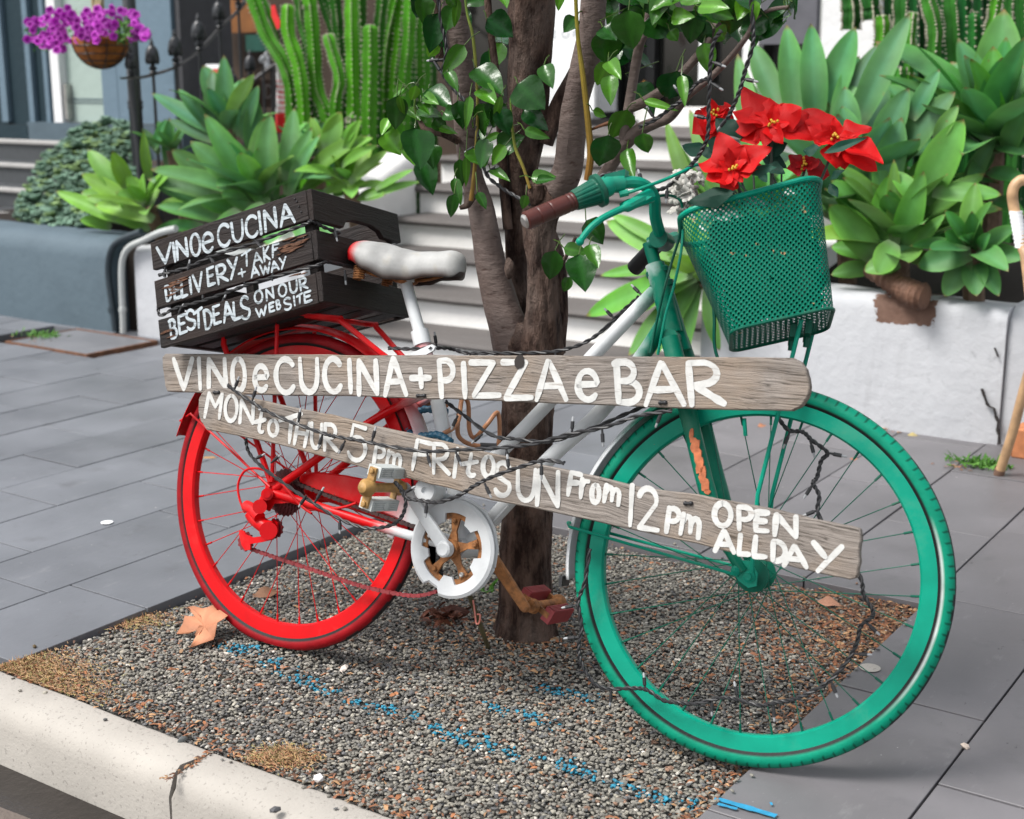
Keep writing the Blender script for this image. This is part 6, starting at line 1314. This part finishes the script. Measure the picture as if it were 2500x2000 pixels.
tfl = lambda x, y, s=False: (x * .2434 if s else (600 + x * .2434, y * .2434))
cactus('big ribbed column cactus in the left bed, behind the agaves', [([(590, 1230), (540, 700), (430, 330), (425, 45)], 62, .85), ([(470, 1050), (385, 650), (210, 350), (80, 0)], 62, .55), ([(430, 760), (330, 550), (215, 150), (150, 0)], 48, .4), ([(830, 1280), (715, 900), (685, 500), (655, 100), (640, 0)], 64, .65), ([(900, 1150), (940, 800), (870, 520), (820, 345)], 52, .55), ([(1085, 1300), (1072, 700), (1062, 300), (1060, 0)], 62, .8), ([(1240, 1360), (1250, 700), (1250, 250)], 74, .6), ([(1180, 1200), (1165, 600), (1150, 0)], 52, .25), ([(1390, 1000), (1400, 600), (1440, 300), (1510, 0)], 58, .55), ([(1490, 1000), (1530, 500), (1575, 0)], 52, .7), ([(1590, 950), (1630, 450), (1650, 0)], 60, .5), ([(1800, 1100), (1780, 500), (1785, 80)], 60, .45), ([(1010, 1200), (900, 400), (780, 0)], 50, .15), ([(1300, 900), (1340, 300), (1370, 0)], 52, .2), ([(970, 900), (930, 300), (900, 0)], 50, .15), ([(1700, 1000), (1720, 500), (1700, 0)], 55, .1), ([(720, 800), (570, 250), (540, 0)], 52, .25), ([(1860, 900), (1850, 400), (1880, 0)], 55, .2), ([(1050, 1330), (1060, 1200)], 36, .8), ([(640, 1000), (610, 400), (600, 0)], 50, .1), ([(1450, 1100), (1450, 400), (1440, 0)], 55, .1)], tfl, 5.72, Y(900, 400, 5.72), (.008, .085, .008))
tfr = lambda x, y, s=False: (x * .29 if s else (1900 + x * .29, y * .29))
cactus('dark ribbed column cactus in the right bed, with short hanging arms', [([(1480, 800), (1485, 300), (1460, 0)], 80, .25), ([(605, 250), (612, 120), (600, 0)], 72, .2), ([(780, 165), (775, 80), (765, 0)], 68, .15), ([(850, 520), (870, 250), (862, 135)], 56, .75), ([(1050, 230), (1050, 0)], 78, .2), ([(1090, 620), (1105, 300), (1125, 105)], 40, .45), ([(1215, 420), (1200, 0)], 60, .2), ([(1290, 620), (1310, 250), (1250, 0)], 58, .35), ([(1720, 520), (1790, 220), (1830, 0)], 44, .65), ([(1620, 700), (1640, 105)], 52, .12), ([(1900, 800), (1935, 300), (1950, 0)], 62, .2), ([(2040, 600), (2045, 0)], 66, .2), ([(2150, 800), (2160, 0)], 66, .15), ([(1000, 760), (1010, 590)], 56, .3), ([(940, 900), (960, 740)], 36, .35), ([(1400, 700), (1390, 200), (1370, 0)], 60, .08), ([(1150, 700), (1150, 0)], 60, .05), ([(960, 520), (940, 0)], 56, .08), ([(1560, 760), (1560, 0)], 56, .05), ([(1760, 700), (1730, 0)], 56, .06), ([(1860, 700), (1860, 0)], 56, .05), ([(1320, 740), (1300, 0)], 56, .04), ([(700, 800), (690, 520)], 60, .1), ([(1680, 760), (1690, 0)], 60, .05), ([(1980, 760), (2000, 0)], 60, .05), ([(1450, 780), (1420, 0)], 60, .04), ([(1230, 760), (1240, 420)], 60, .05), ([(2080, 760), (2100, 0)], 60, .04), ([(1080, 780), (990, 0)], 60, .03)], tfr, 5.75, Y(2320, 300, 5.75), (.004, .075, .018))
# sedum bush
t = thing('sedum_bush', 'rounded grey green sedum bush spilling from the grey planter', 'shrub', Y(190, 560, 4.75)); mb = MB()
poly = [(40, 540), (50, 480), (90, 420), (112, 378), (150, 360), (178, 322), (215, 300), (260, 292), (318, 302), (345, 360), (335, 440), (270, 510), (205, 558), (120, 560)]
def inside(u, v):
    r = False
    for i in range(len(poly)):
        (a, b), (c, d) = poly[i], poly[i - 1]
        if (b > v) != (d > v) and u < (c - a) * (v - b) / (d - b) + a: r = not r
    return r
cnt = 0
while cnt < 1100:
    u, v = rnd.uniform(35, 350), rnd.uniform(285, 565)
    if not inside(u, v): continue
    cnt += 1; y = 4.66 + (558 - v) / 260 * .95 + rnd.uniform(0, .2); c = Y(u, v, y); k = rnd.uniform(.6, 1.2); mb.col = (.135 * k, .235 * k, .165 * k) if rnd.random() < .75 else (.17 * k, .26 * k, .10 * k)
    for q in range(7):
        an = q * 2.4; d = V((math.cos(an), math.sin(an), rnd.uniform(.2, 1.0))).normalized(); mb.ball(c + d * .020, .018, .014, .008, (d, V((-math.sin(an), math.cos(an), 0)), d.cross(V((-math.sin(an), math.cos(an), 0)))), 6, 4)
obj('leaves', mb, M['vgen'], t)
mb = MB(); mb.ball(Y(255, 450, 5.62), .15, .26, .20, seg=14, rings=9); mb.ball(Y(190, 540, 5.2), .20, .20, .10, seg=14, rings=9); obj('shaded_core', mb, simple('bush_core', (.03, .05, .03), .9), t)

# ================================================================== RAILING, POST, HANGING BASKET, PIPES
def finial(p, h, parent):
    mb = MB(); k = h / .135
    mb.lathe([(.013, 0), (.016, .004), (.013, .008), (.009, .013), (.016, .018), (.016, .023), (.009, .028), (.008, .034), (.022, .044), (.027, .062), (.025, .080), (.016, .100), (.007, .108), (.009, .114), (.007, .120), (.004, .128), (0, .135)], p, V((0, 0, 1)), 12)
    mb.v = [p + (q - p) * k for q in mb.v]
    for an in range(6):
        d = V((math.cos(an * 1.047), math.sin(an * 1.047), 0)); mb.ball(p + d * .020 * k + V((0, 0, .052 * k)), .009 * k, .009 * k, .018 * k, seg=6, rings=5); mb.ball(p + d * .017 * k + V((0, 0, .082 * k)), .007 * k, .007 * k, .014 * k, seg=6, rings=5)
    obj('finial', mb, M['iron'], parent)
RL = thing('iron_railing', 'black wrought iron stair railing with leaf finials and a rising curved handrail', 'railing', Y(325, 400, 5.0))
def ry(u): return 5.0 + (u - 320) / 280 * 1.15
rp = [(300, 191), (322, 190), (345, 189), (374, 182), (430, 163), (487, 124), (537, 70), (585, 22), (610, -20), (640, -80)]
mb = MB(); c = catmull([Y(u, v, ry(u)) for u, v in rp], 6)
for i in range(len(c) - 1):
    a, b = c[i], c[i + 1]; d = (b - a); s = V((0, 1, 0)); up = d.cross(s).normalized(); mb.box((a + b) / 2, d * .52, s * .017, up * .006)
obj('handrail', mb, M['ironworn'], RL)
mb = MB(); a = Y(322, 196, 5.0); b = Y(340, 372, 5.0); mb.tube([b - V((0, 0, .35)), b, a], [.021, .021, .024], 10); obj('newel', mb, M['iron'], RL)
for (u, v, vt) in ((322, 188, 112), (374, 180, 92), (430, 160, 70), (487, 122, 31), (536, 68, -12), (582, 20, -55)):
    p = Y(u, v, ry(u)); q = Y(u, vt, ry(u)); finial(p, (q.z - p.z), RL)
    if u > 330:
        mb = MB(); mb.tube([p - V((0, 0, .8)), p], .0085, 8); obj('bar', mb, M['iron'], RL)
RL2 = thing('iron_railing', 'farther black iron railing seen low between the agave tips and the cactus', 'railing', Y(600, 300, 6.1))
mb = MB(); c = [Y(590, 222, 6.3), Y(620, 195, 6.35), Y(660, 165, 6.42), Y(700, 140, 6.5)]
for i in range(3): d = c[i + 1] - c[i]; mb.box((c[i] + c[i + 1]) / 2, d * .51, V((0, .016, 0)), d.cross(V((0, 1, 0))).normalized() * .006)
obj('handrail', mb, M['ironworn'], RL2)
for (u, v, vt) in ((570, 235, 165), (612, 192, 120), (662, 150, 100)):
    p = Y(u, v, 6.3 + (u - 570) * .0015); q = Y(u, vt, 6.3 + (u - 570) * .0015); finial(p, q.z - p.z, RL2); mb = MB(); mb.tube([p - V((0, 0, .8)), p], .008, 8); obj('bar', mb, M['iron'], RL2)
for (u) in (642, 670): 
    mb = MB(); p = Y(u, 165, 6.15); mb.tube([p - V((0, 0, .7)), p], .007, 8); obj('bar', mb, M['iron'], RL2)
mb = MB(); p = Y(336, 350, 5.25); z1 = 3.1
px_ = p.x; mb.lathe([(.036, -.5), (.036, .18), (.042, .19), (.042, .20), (.037, .205), (.042, .215), (.042, .225), (.036, .235), (.034, z1 - p.z)], V((px_, 5.25, p.z)), V((0, 0, 1)), 18)
t = obj('porch_post', mb, M['iron']); tag(t, 'tall round black porch post with ring mouldings beside the hanging basket', 'post')
HB = thing('hanging_basket', 'hanging basket of magenta petunias in a coir lined wire bowl', 'hanging basket', Y(242, 172, 4.95)); yb = 4.95
cb_ = Y(245, 96, yb); rb = 68 / ppm(cb_)
mb = MB(); mb.lathe([(rb * math.sin(q), -rb * 1.02 * math.cos(q)) for q in [PI / 2 * i / 9 for i in range(10)]], cb_, V((0, 0, 1)), 28); mb.lathe([(rb, 0), (rb * .95, .01), (0, -.01)], cb_, V((0, 0, 1)), 28); obj('coir_liner', mb, simple('coir_fibre', (.33, .105, .018), .85, .45, 30, 120, .8, .01), HB)
mb = MB()
for q in (.45, .75, 1.05, 1.35): r_ = rb * 1.015 * math.sin(q); z_ = -rb * 1.03 * math.cos(q); mb.tube([cb_ + V((r_ * math.cos(a * .2618), r_ * math.sin(a * .2618), z_)) for a in range(24)], .0028, 6, closed=True)
for a in range(8): mb.tube([cb_ + V((rb * 1.02 * math.sin(q) * math.cos(a * .785 + .3), rb * 1.02 * math.sin(q) * math.sin(a * .785 + .3), -rb * 1.04 * math.cos(q))) for q in [PI / 2 * i / 8 for i in range(9)]], .0026, 6)
obj('wire_frame', mb, M['iron'], HB)
mb = MB()
for q in range(26): p = cb_ + V((rnd.gauss(-.01, .012), rnd.gauss(0, .012), .10)); mb.tube([p, p + V((rnd.gauss(0, .012), 0, .06 + rnd.uniform(0, .06)))], .006, 5)
mb.tube([cb_ + V((0, 0, .15)), cb_ + V((0, 0, 1.5))], .012, 8); obj('rope', mb, simple('jute_rope', (.40, .33, .19), .9, .4, 50), HB)
mb = MB(); a = cb_ + V((0, 0, 1.5)); mb.tube([a, V((px_, 5.25, a.z)), V((px_, 5.25, a.z - .05))], .012, 8); obj('bracket', mb, M['iron'], HB)
pet = MB(); gl = MB()
shape = [(98, 78, 40, 40), (150, 50, 50, 34), (215, 45, 60, 28), (290, 42, 44, 24), (130, 100, 34, 26), (175, 70, 60, 34), (240, 75, 50, 24), (330, 75, 14, 26), (352, 83, 8, 10), (255, 60, 46, 22)]
for i in range(240):
    cu, cv, ru, rv = rnd.choice(shape[:10] if i > 12 else shape[6:9]); th = rnd.uniform(0, 6.28); q = math.sqrt(rnd.random()); u, v = cu + ru * q * math.cos(th), cv + rv * q * math.sin(th)
    if 285 < u < 325 and 50 < v < 92 and rnd.random() < .8: continue
    c = Y(u, v, yb - .12 + rnd.uniform(-.07, .07)); ax = ((CC - c).normalized() + V((rnd.gauss(0, .4), 0, rnd.gauss(.35, .35)))).normalized(); x = ax.orthogonal().normalized(); y = ax.cross(x); r = rnd.uniform(8.5, 11.5) / ppm(c); k = rnd.uniform(.8, 1.25); col = (.42 * k, .020 * k, .42 * k)
    vs = [c - ax * r * .7]; cs = [(.20, .01, .19)]
    for ri, (rr, h, sh) in enumerate(((.38, -.15, .8), (.75, .05, 1), (1.0, -.02, 1.5))):
        for a in range(15): an = a * .41888; m = rr * r * (1 + .10 * math.cos(5 * an) * (ri > 0)); vs.append(c + (x * math.cos(an) + y * math.sin(an)) * m + ax * r * h); cs.append(tuple(min(1, z * sh + (.12 if ri == 2 else 0)) for z in col))
    fs = [(0, 1 + a, 1 + (a + 1) % 15) for a in range(15)]
    for ri in range(2): fs += [(1 + ri * 15 + a, 1 + ri * 15 + (a + 1) % 15, 16 + ri * 15 + (a + 1) % 15, 16 + ri * 15 + a) for a in range(15)]
    pet.add(vs, fs, cs)
obj('petunia_flowers', pet, M['petal'], HB)
for i in range(420):
    if i < 260: cu, cv, ru, rv = rnd.choice(shape)
    else: cu, cv, ru, rv = (305, 72, 32, 26)
    th = rnd.uniform(0, 6.28); q = math.sqrt(rnd.random()); c = Y(cu + ru * q * math.cos(th), cv + rv * q * math.sin(th) + 4, yb - (.02 if i < 260 else .11) + rnd.uniform(-.05, .05)); d = V((rnd.gauss(0, 1), rnd.gauss(0, 1), rnd.gauss(0, .7))).normalized(); k = rnd.uniform(.6, 1.2)
    o_ = len(gl.v); leaf(gl, c, c + d * .035, .018, V((rnd.gauss(0, .5), -.6, 1)), .35, .2, .2, 4, 4)
obj('leaves', gl, M['agave'], HB)
mb = MB(); mb.tube(catmull([Y(u, v, 4.395) for u, v in ((430, 558), (390, 568), (350, 587), (318, 602), (302, 625), (297, 660), (298, 720), (300, 770), (301, 812))], 6), .0155, 12)
for v in (757, 762): mb.lathe([(.0155, 0), (.019, .001), (.019, .012), (.0155, .013)], Y(300, v, 4.395), V((0, 0, 1)), 14)
t = obj('conduit_pipe', mb, simple('pale_grey_pipe', (.42, .44, .43), .5, .15, 20)); tag(t, 'pale grey conduit pipe bending down the end of the white wall', 'pipe')
mb = MB(); mb.tube(catmull([Y(u, v, 4.40) for u, v in ((345, 565), (325, 573), (296, 585), (276, 602), (266, 630), (264, 668), (270, 720), (277, 770), (281, 808))], 6), .0155, 12); mb.lathe([(.0155, 0), (.020, .001), (.020, .03), (.0155, .031)], Y(274, 765, 4.40), V((0, 0, 1)), 14)
t = obj('drain_pipe', mb, simple('dark_pipe', (.022, .035, .045), .45, .2, 20)); tag(t, 'dark drain pipe curving over the end of the grey planter', 'pipe')
# notices, ribbon and striped drape behind the left cactus
mb = MB(); bx(mb, 503, 541, 157, 215, 6.4, .004); t = obj('paper_notice', mb, M['sign'], None, False); tag(t, 'white paper notice with a red blot behind the agave tips', 'notice')
mb = MB(); bx(mb, 520, 532, 168, 178, 6.397, .002); obj('red_mark', mb, simple('red_print', (.6, .06, .05), .6), t, False)
t = thing('menu_board', 'brown menu board with a pale letter D behind the far railing', 'sign', Y(640, 262, 6.9)); mb = MB(); bx(mb, 588, 678, 195, 262, 6.9, .03); obj('board', mb, simple('brown_board', (.05, .028, .018), .6), t, False)
mb = MB(); letters(mb, [('D', 648, 207, 664, 240)], lambda u, v: Y(u, v, 6.898), V((0, -1, 0)), .008); letters(mb, [('O', 602, 214, 616, 240)], lambda u, v: Y(u, v, 6.898), V((0, -1, 0)), .008); obj('lettering', mb, simple('pale_letter', (.22, .20, .19), .6), t, False)
t = thing('striped_drape', 'white cloth with red stripes hanging behind the left cactus', 'cloth', Y(695, 310, 6.0)); mb = MB()
def fcl(i, j):
    u = 672 + 6 * j * (1 + i) + (18 + 22 * i) * j; v = 152 + i * 172; p = Y(u, v, 6.0); return p + V((0, .03 * math.sin(j * 9 + i * 3), 0))
mb.grid(fcl, 60, 10, lambda i, j: (.55, .02, .02) if (i > .72 or (i > .2 and j > .3 and (i * 13 - j * .7) % 1 < .3)) else (.68, .67, .67)); o = obj('cloth', mb, M['vgen'], t); o.modifiers.new('s', 'SOLIDIFY').thickness = .003
mb = MB(); pts = [(662, 14), (670, 12), (675, 32), (683, 52), (682, 68), (676, 72), (668, 52), (662, 38)]; mb.prism([Y(u, v, 5.12) for u, v in pts], V((0, .006, 0))); t = obj('red_ribbon', mb, simple('red_ribbon', (.62, .01, .012), .5)); tag(t, 'small red ribbon caught between the left cactus columns', 'ribbon')
mb = MB()
for i in range(9): mb.ball(Y(650 + rnd.gauss(6, 12), 140 + rnd.gauss(0, 14), 7.2), .022, seg=7, rings=5)
t = obj('white_ornaments', mb, M['sign']); tag(t, 'blurred white ornaments on the shelf behind the far railing', 'ornaments')

# ================================================================== CHAIR, LEAVES AND BITS ON THE GROUND
CH = thing('rattan_chair', 'bent rattan bistro chair cut off by the right edge, white bindings on its back', 'chair', V((-.80, 4.30, 0)))
rat = simple('rattan_cane', (.48, .30, .16), .45, .35, 25, 90, .2, .002); foot = G(2438, 1160)
def ctube(name, pts, r): mb = MB(); mb.tube(catmull(pts, 7), r, 12); return obj(name, mb, rat, CH)
top = Y(2500, 950, 4.25)
ctube('leg', [foot, foot.lerp(top, .5) + V((.004, 0, 0)), top, top + (top - foot) * .45], .0150)
k_ = top + (top - foot) * .45
ctube('leg', [foot + V((.52, -.05, 0)), foot + V((.44, 0, .24)), foot + V((.36, .03, .46))], .0150); ctube('leg', [foot + V((.46, .44, 0)), foot + V((.40, .38, .46))], .0150); ctube('leg', [foot + V((.06, .46, 0)), foot + V((.10, .40, .46))], .0150)
bk0 = Y(2520, 700, 4.30); ctube('back_frame', [k_, Y(2506, 640, 4.28), Y(2496, 600, 4.30), Y(2476, 510, 4.32), Y(2472, 470, 4.32), Y(2484, 446, 4.33), Y(2510, 440, 4.34), Y(2600, 452, 4.36), Y(2680, 520, 4.36), k_ + V((.40, .05, .05))], .0165)
mb = MB()
for i in range(9): p = Y(2480, 520, 4.318).lerp(Y(2494, 600, 4.302), i / 8); mb.tube([p - V((0, 0, .006)), p + V((0, 0, .006))], .0195, 12)
obj('binding', mb, M['sign'], CH)
mb = MB(); mb.lathe([(0, 0), (.19, 0), (.205, .012), (.20, .03), (0, .034)], foot + V((.24, .2, .45)), V((0, 0, 1)), 28); obj('seat', mb, simple('woven_seat', (.55, .52, .46), .6, .3, 60, 160, .6, .004), CH)
mb = MB(); mb.tube([foot - V((0, 0, .001)), foot + (top - foot).normalized() * .02], .0165, 12); obj('foot_cap', mb, simple('brown_cap', (.16, .09, .06), .6), CH)
t = thing('brick', 'orange terracotta brick edge peeping out behind the chair leg', 'brick', G(2498, 1092)); mb = MB(); p = Y(2510, 1050, 4.60); mb.abox(p.x - .03, p.x + .2, 4.52, 4.62, -.002, .10); o = obj('block', mb, simple('terracotta', (.45, .17, .07), .8, .3, 30), t); o.modifiers.new('b', 'BEVEL').width = .006
# big curled plane leaf by the red wheel
pts = [(425, 1295), (380, 1312), (330, 1310), (270, 1308), (212, 1318), (262, 1330), (312, 1368), (190, 1385), (172, 1440), (124, 1530), (205, 1512), (278, 1468), (250, 1508), (262, 1525), (297, 1560), (280, 1592), (228, 1640), (330, 1622), (420, 1570), (428, 1530), (442, 1500), (470, 1450), (522, 1412), (552, 1385), (500, 1352), (470, 1325)]
g0 = G(470, 1580, -.01); nl = V((-.15, -.55, .83)).normalized(); P_ = [on(400 + x * .29684, 1100 + y * .29684, g0, nl) for x, y in pts]
c = sum(P_, V()) / len(P_); bm_ = MB(); mid_ = [c + (p - c) * .5 + nl * (.003 + .010 * noise.noise(p * 40)) for p in P_]
n = len(P_); bm_.add(P_ + mid_ + [c - nl * .002], [(i, (i + 1) % n, n + (i + 1) % n, n + i) for i in range(n)] + [(n + i, n + (i + 1) % n, 2 * n) for i in range(n)], [tuple(x * (.8 + .5 * noise.noise(p * 30) + .1) for x in (.66, .29, .16)) for p in P_ + mid_ + [c]])
for i in range(n): bm_.v[i] = bm_.v[i] + nl * (.022 * noise.noise(bm_.v[i] * 22) + .006)
t = obj('fallen_leaf', bm_, leafmat('dry_leaf', .65, .2, .3, 50), None, True); t.modifiers.new('s', 'SOLIDIFY').thickness = .0012; tag(t, 'large dry orange plane leaf curled against the red tyre', 'leaf')
def small_leaf(label, u, v, L, ang, col, z=0):
    mb = MB(); p = G(u, v, z); d = V((math.cos(ang), math.sin(ang), .12)); bract(mb, p, p + d * L, L * .55, V((.2, -.4, 1)), col, .1, 8, 5, .25); o = obj('fallen_leaf', mb, bpy.data.materials['dry_leaf']); tag(o, label, 'leaf')
small_leaf('pinkish dry leaf lying on the gravel inside the green wheel', 1995, 1468, .055, .2, (.55, .28, .18), -.005)
small_leaf('orange dry leaf on the paving seen through the red spokes', 495, 1118, .05, .4, (.55, .30, .12)); small_leaf('curled orange leaf on the paving seen through the upper green spokes', 1850, 1042, .05, .9, (.5, .22, .12))
small_leaf('thin brown curled leaf on the gravel inside the red wheel', 620, 1455, .07, 1.2, (.28, .15, .09), -.008); small_leaf('yellowish leaf at the foot of the white wall behind the green wheel', 2215, 1062, .04, .1, (.55, .45, .2))
small_leaf('little orange leaf on the paving near the weed', 2075, 1120, .03, .2, (.5, .2, .1)); small_leaf('dark crumpled leaf heaped beside the trunk by the chain guard', 1085, 1490, .06, .6, (.09, .03, .018), 0.0)
mb = MB()
for i in range(70):
    p = G(1085 + rnd.gauss(0, 26), 1505 + rnd.gauss(0, 12), -.005); k = rnd.uniform(.5, 1.3); flake(mb, p, rnd.uniform(.015, .035), rnd.uniform(.010, .018), (.16 * k, .055 * k, .03 * k), 1.0)
t = obj('leaf_heap', mb, M['vgen'], None, False); tag(t, 'small heap of dead red brown leaves under the chain guard', 'leaves')
for lab, u, v, r, c, z in (('white pebble on the gravel below the chain guard', 840, 1632, .014, (.60, .52, .46), -.008), ('pale pebble on the gravel beside the big orange leaf', 547, 1600, .011, (.62, .55, .48), -.008), ('white pebble at the edge of the kerb', 778, 1900, .012, (.72, .70, .68), .006), ('small dark stone lying on top of the kerb nearest the street', 672, 1977, .010, (.08, .08, .085), .006), ('grey chip of stone on the kerb beside the gravel', 445, 1806, .009, (.14, .15, .15), .004), ('cream pebble in the paving joint at the right', 2357, 1822, .011, (.60, .50, .42), .004), ('small brown pebble on the slate near the kerb', 84, 1578, .007, (.10, .07, .03), .003)):
    mb = MB(); pebble(mb, G(u, v, z), r, c, .7); t = obj('pebble', mb, M['vgen'], None, True); tag(t, lab, 'pebble')
for lab, u, v, r in (('round white gum spot on the slate left of the red wheel', 261, 1275, .017), ('pale oval stain on the slate inside the green wheel', 2124, 1630, .022)):
    mb = MB(); p = G(u, v, .0025); mb.lathe([(0, .0012), (r * .8, .001), (r, 0)], p, V((0, 0, 1)), 20); t = obj('gum_spot', mb, M['sign'] if 'gum' in lab else M['kerb']); tag(t, lab, 'gum')
def weed(label, u, v, n, s):
    mb = MB(); p = G(u, v)
    for i in range(n):
        a = p + V((rnd.gauss(0, s), rnd.gauss(0, s * .5), 0)); d = V((rnd.gauss(0, .6), rnd.gauss(0, .6), rnd.uniform(.3, 1))).normalized(); leaf(mb, a, a + d * rnd.uniform(.02, .05), .010, V((rnd.gauss(0, .4), -.3, 1)), rnd.uniform(.2, .6), .3, .2, 4, 4)
    t = obj('weed', mb, M['agave']); tag(t, label, 'weed')
weed('small green weed growing from the paving beside the chair leg', 2395, 1138, 120, .045); weed('tuft of grass growing at the edge of the service hatch', 100, 822, 90, .06); weed('tiny green sprout at the foot of the tree', 1180, 1443, 10, .012)
t = thing('wire_hook', 'thin pink wire hook dangling beside the kickstand', 'wire', BP(1160, 1500, .0)); mb = MB(); mb.tube(catmull([BP(1155, 1465, .0), BP(1160, 1500, .0), BP(1163, 1522, .0), BP(1170, 1520, .0), BP(1172, 1502, .0), BP(1165, 1500, .0)], 6), .0018, 7); obj('hook', mb, simple('pink_wire', (.50, .16, .12), .5), t)
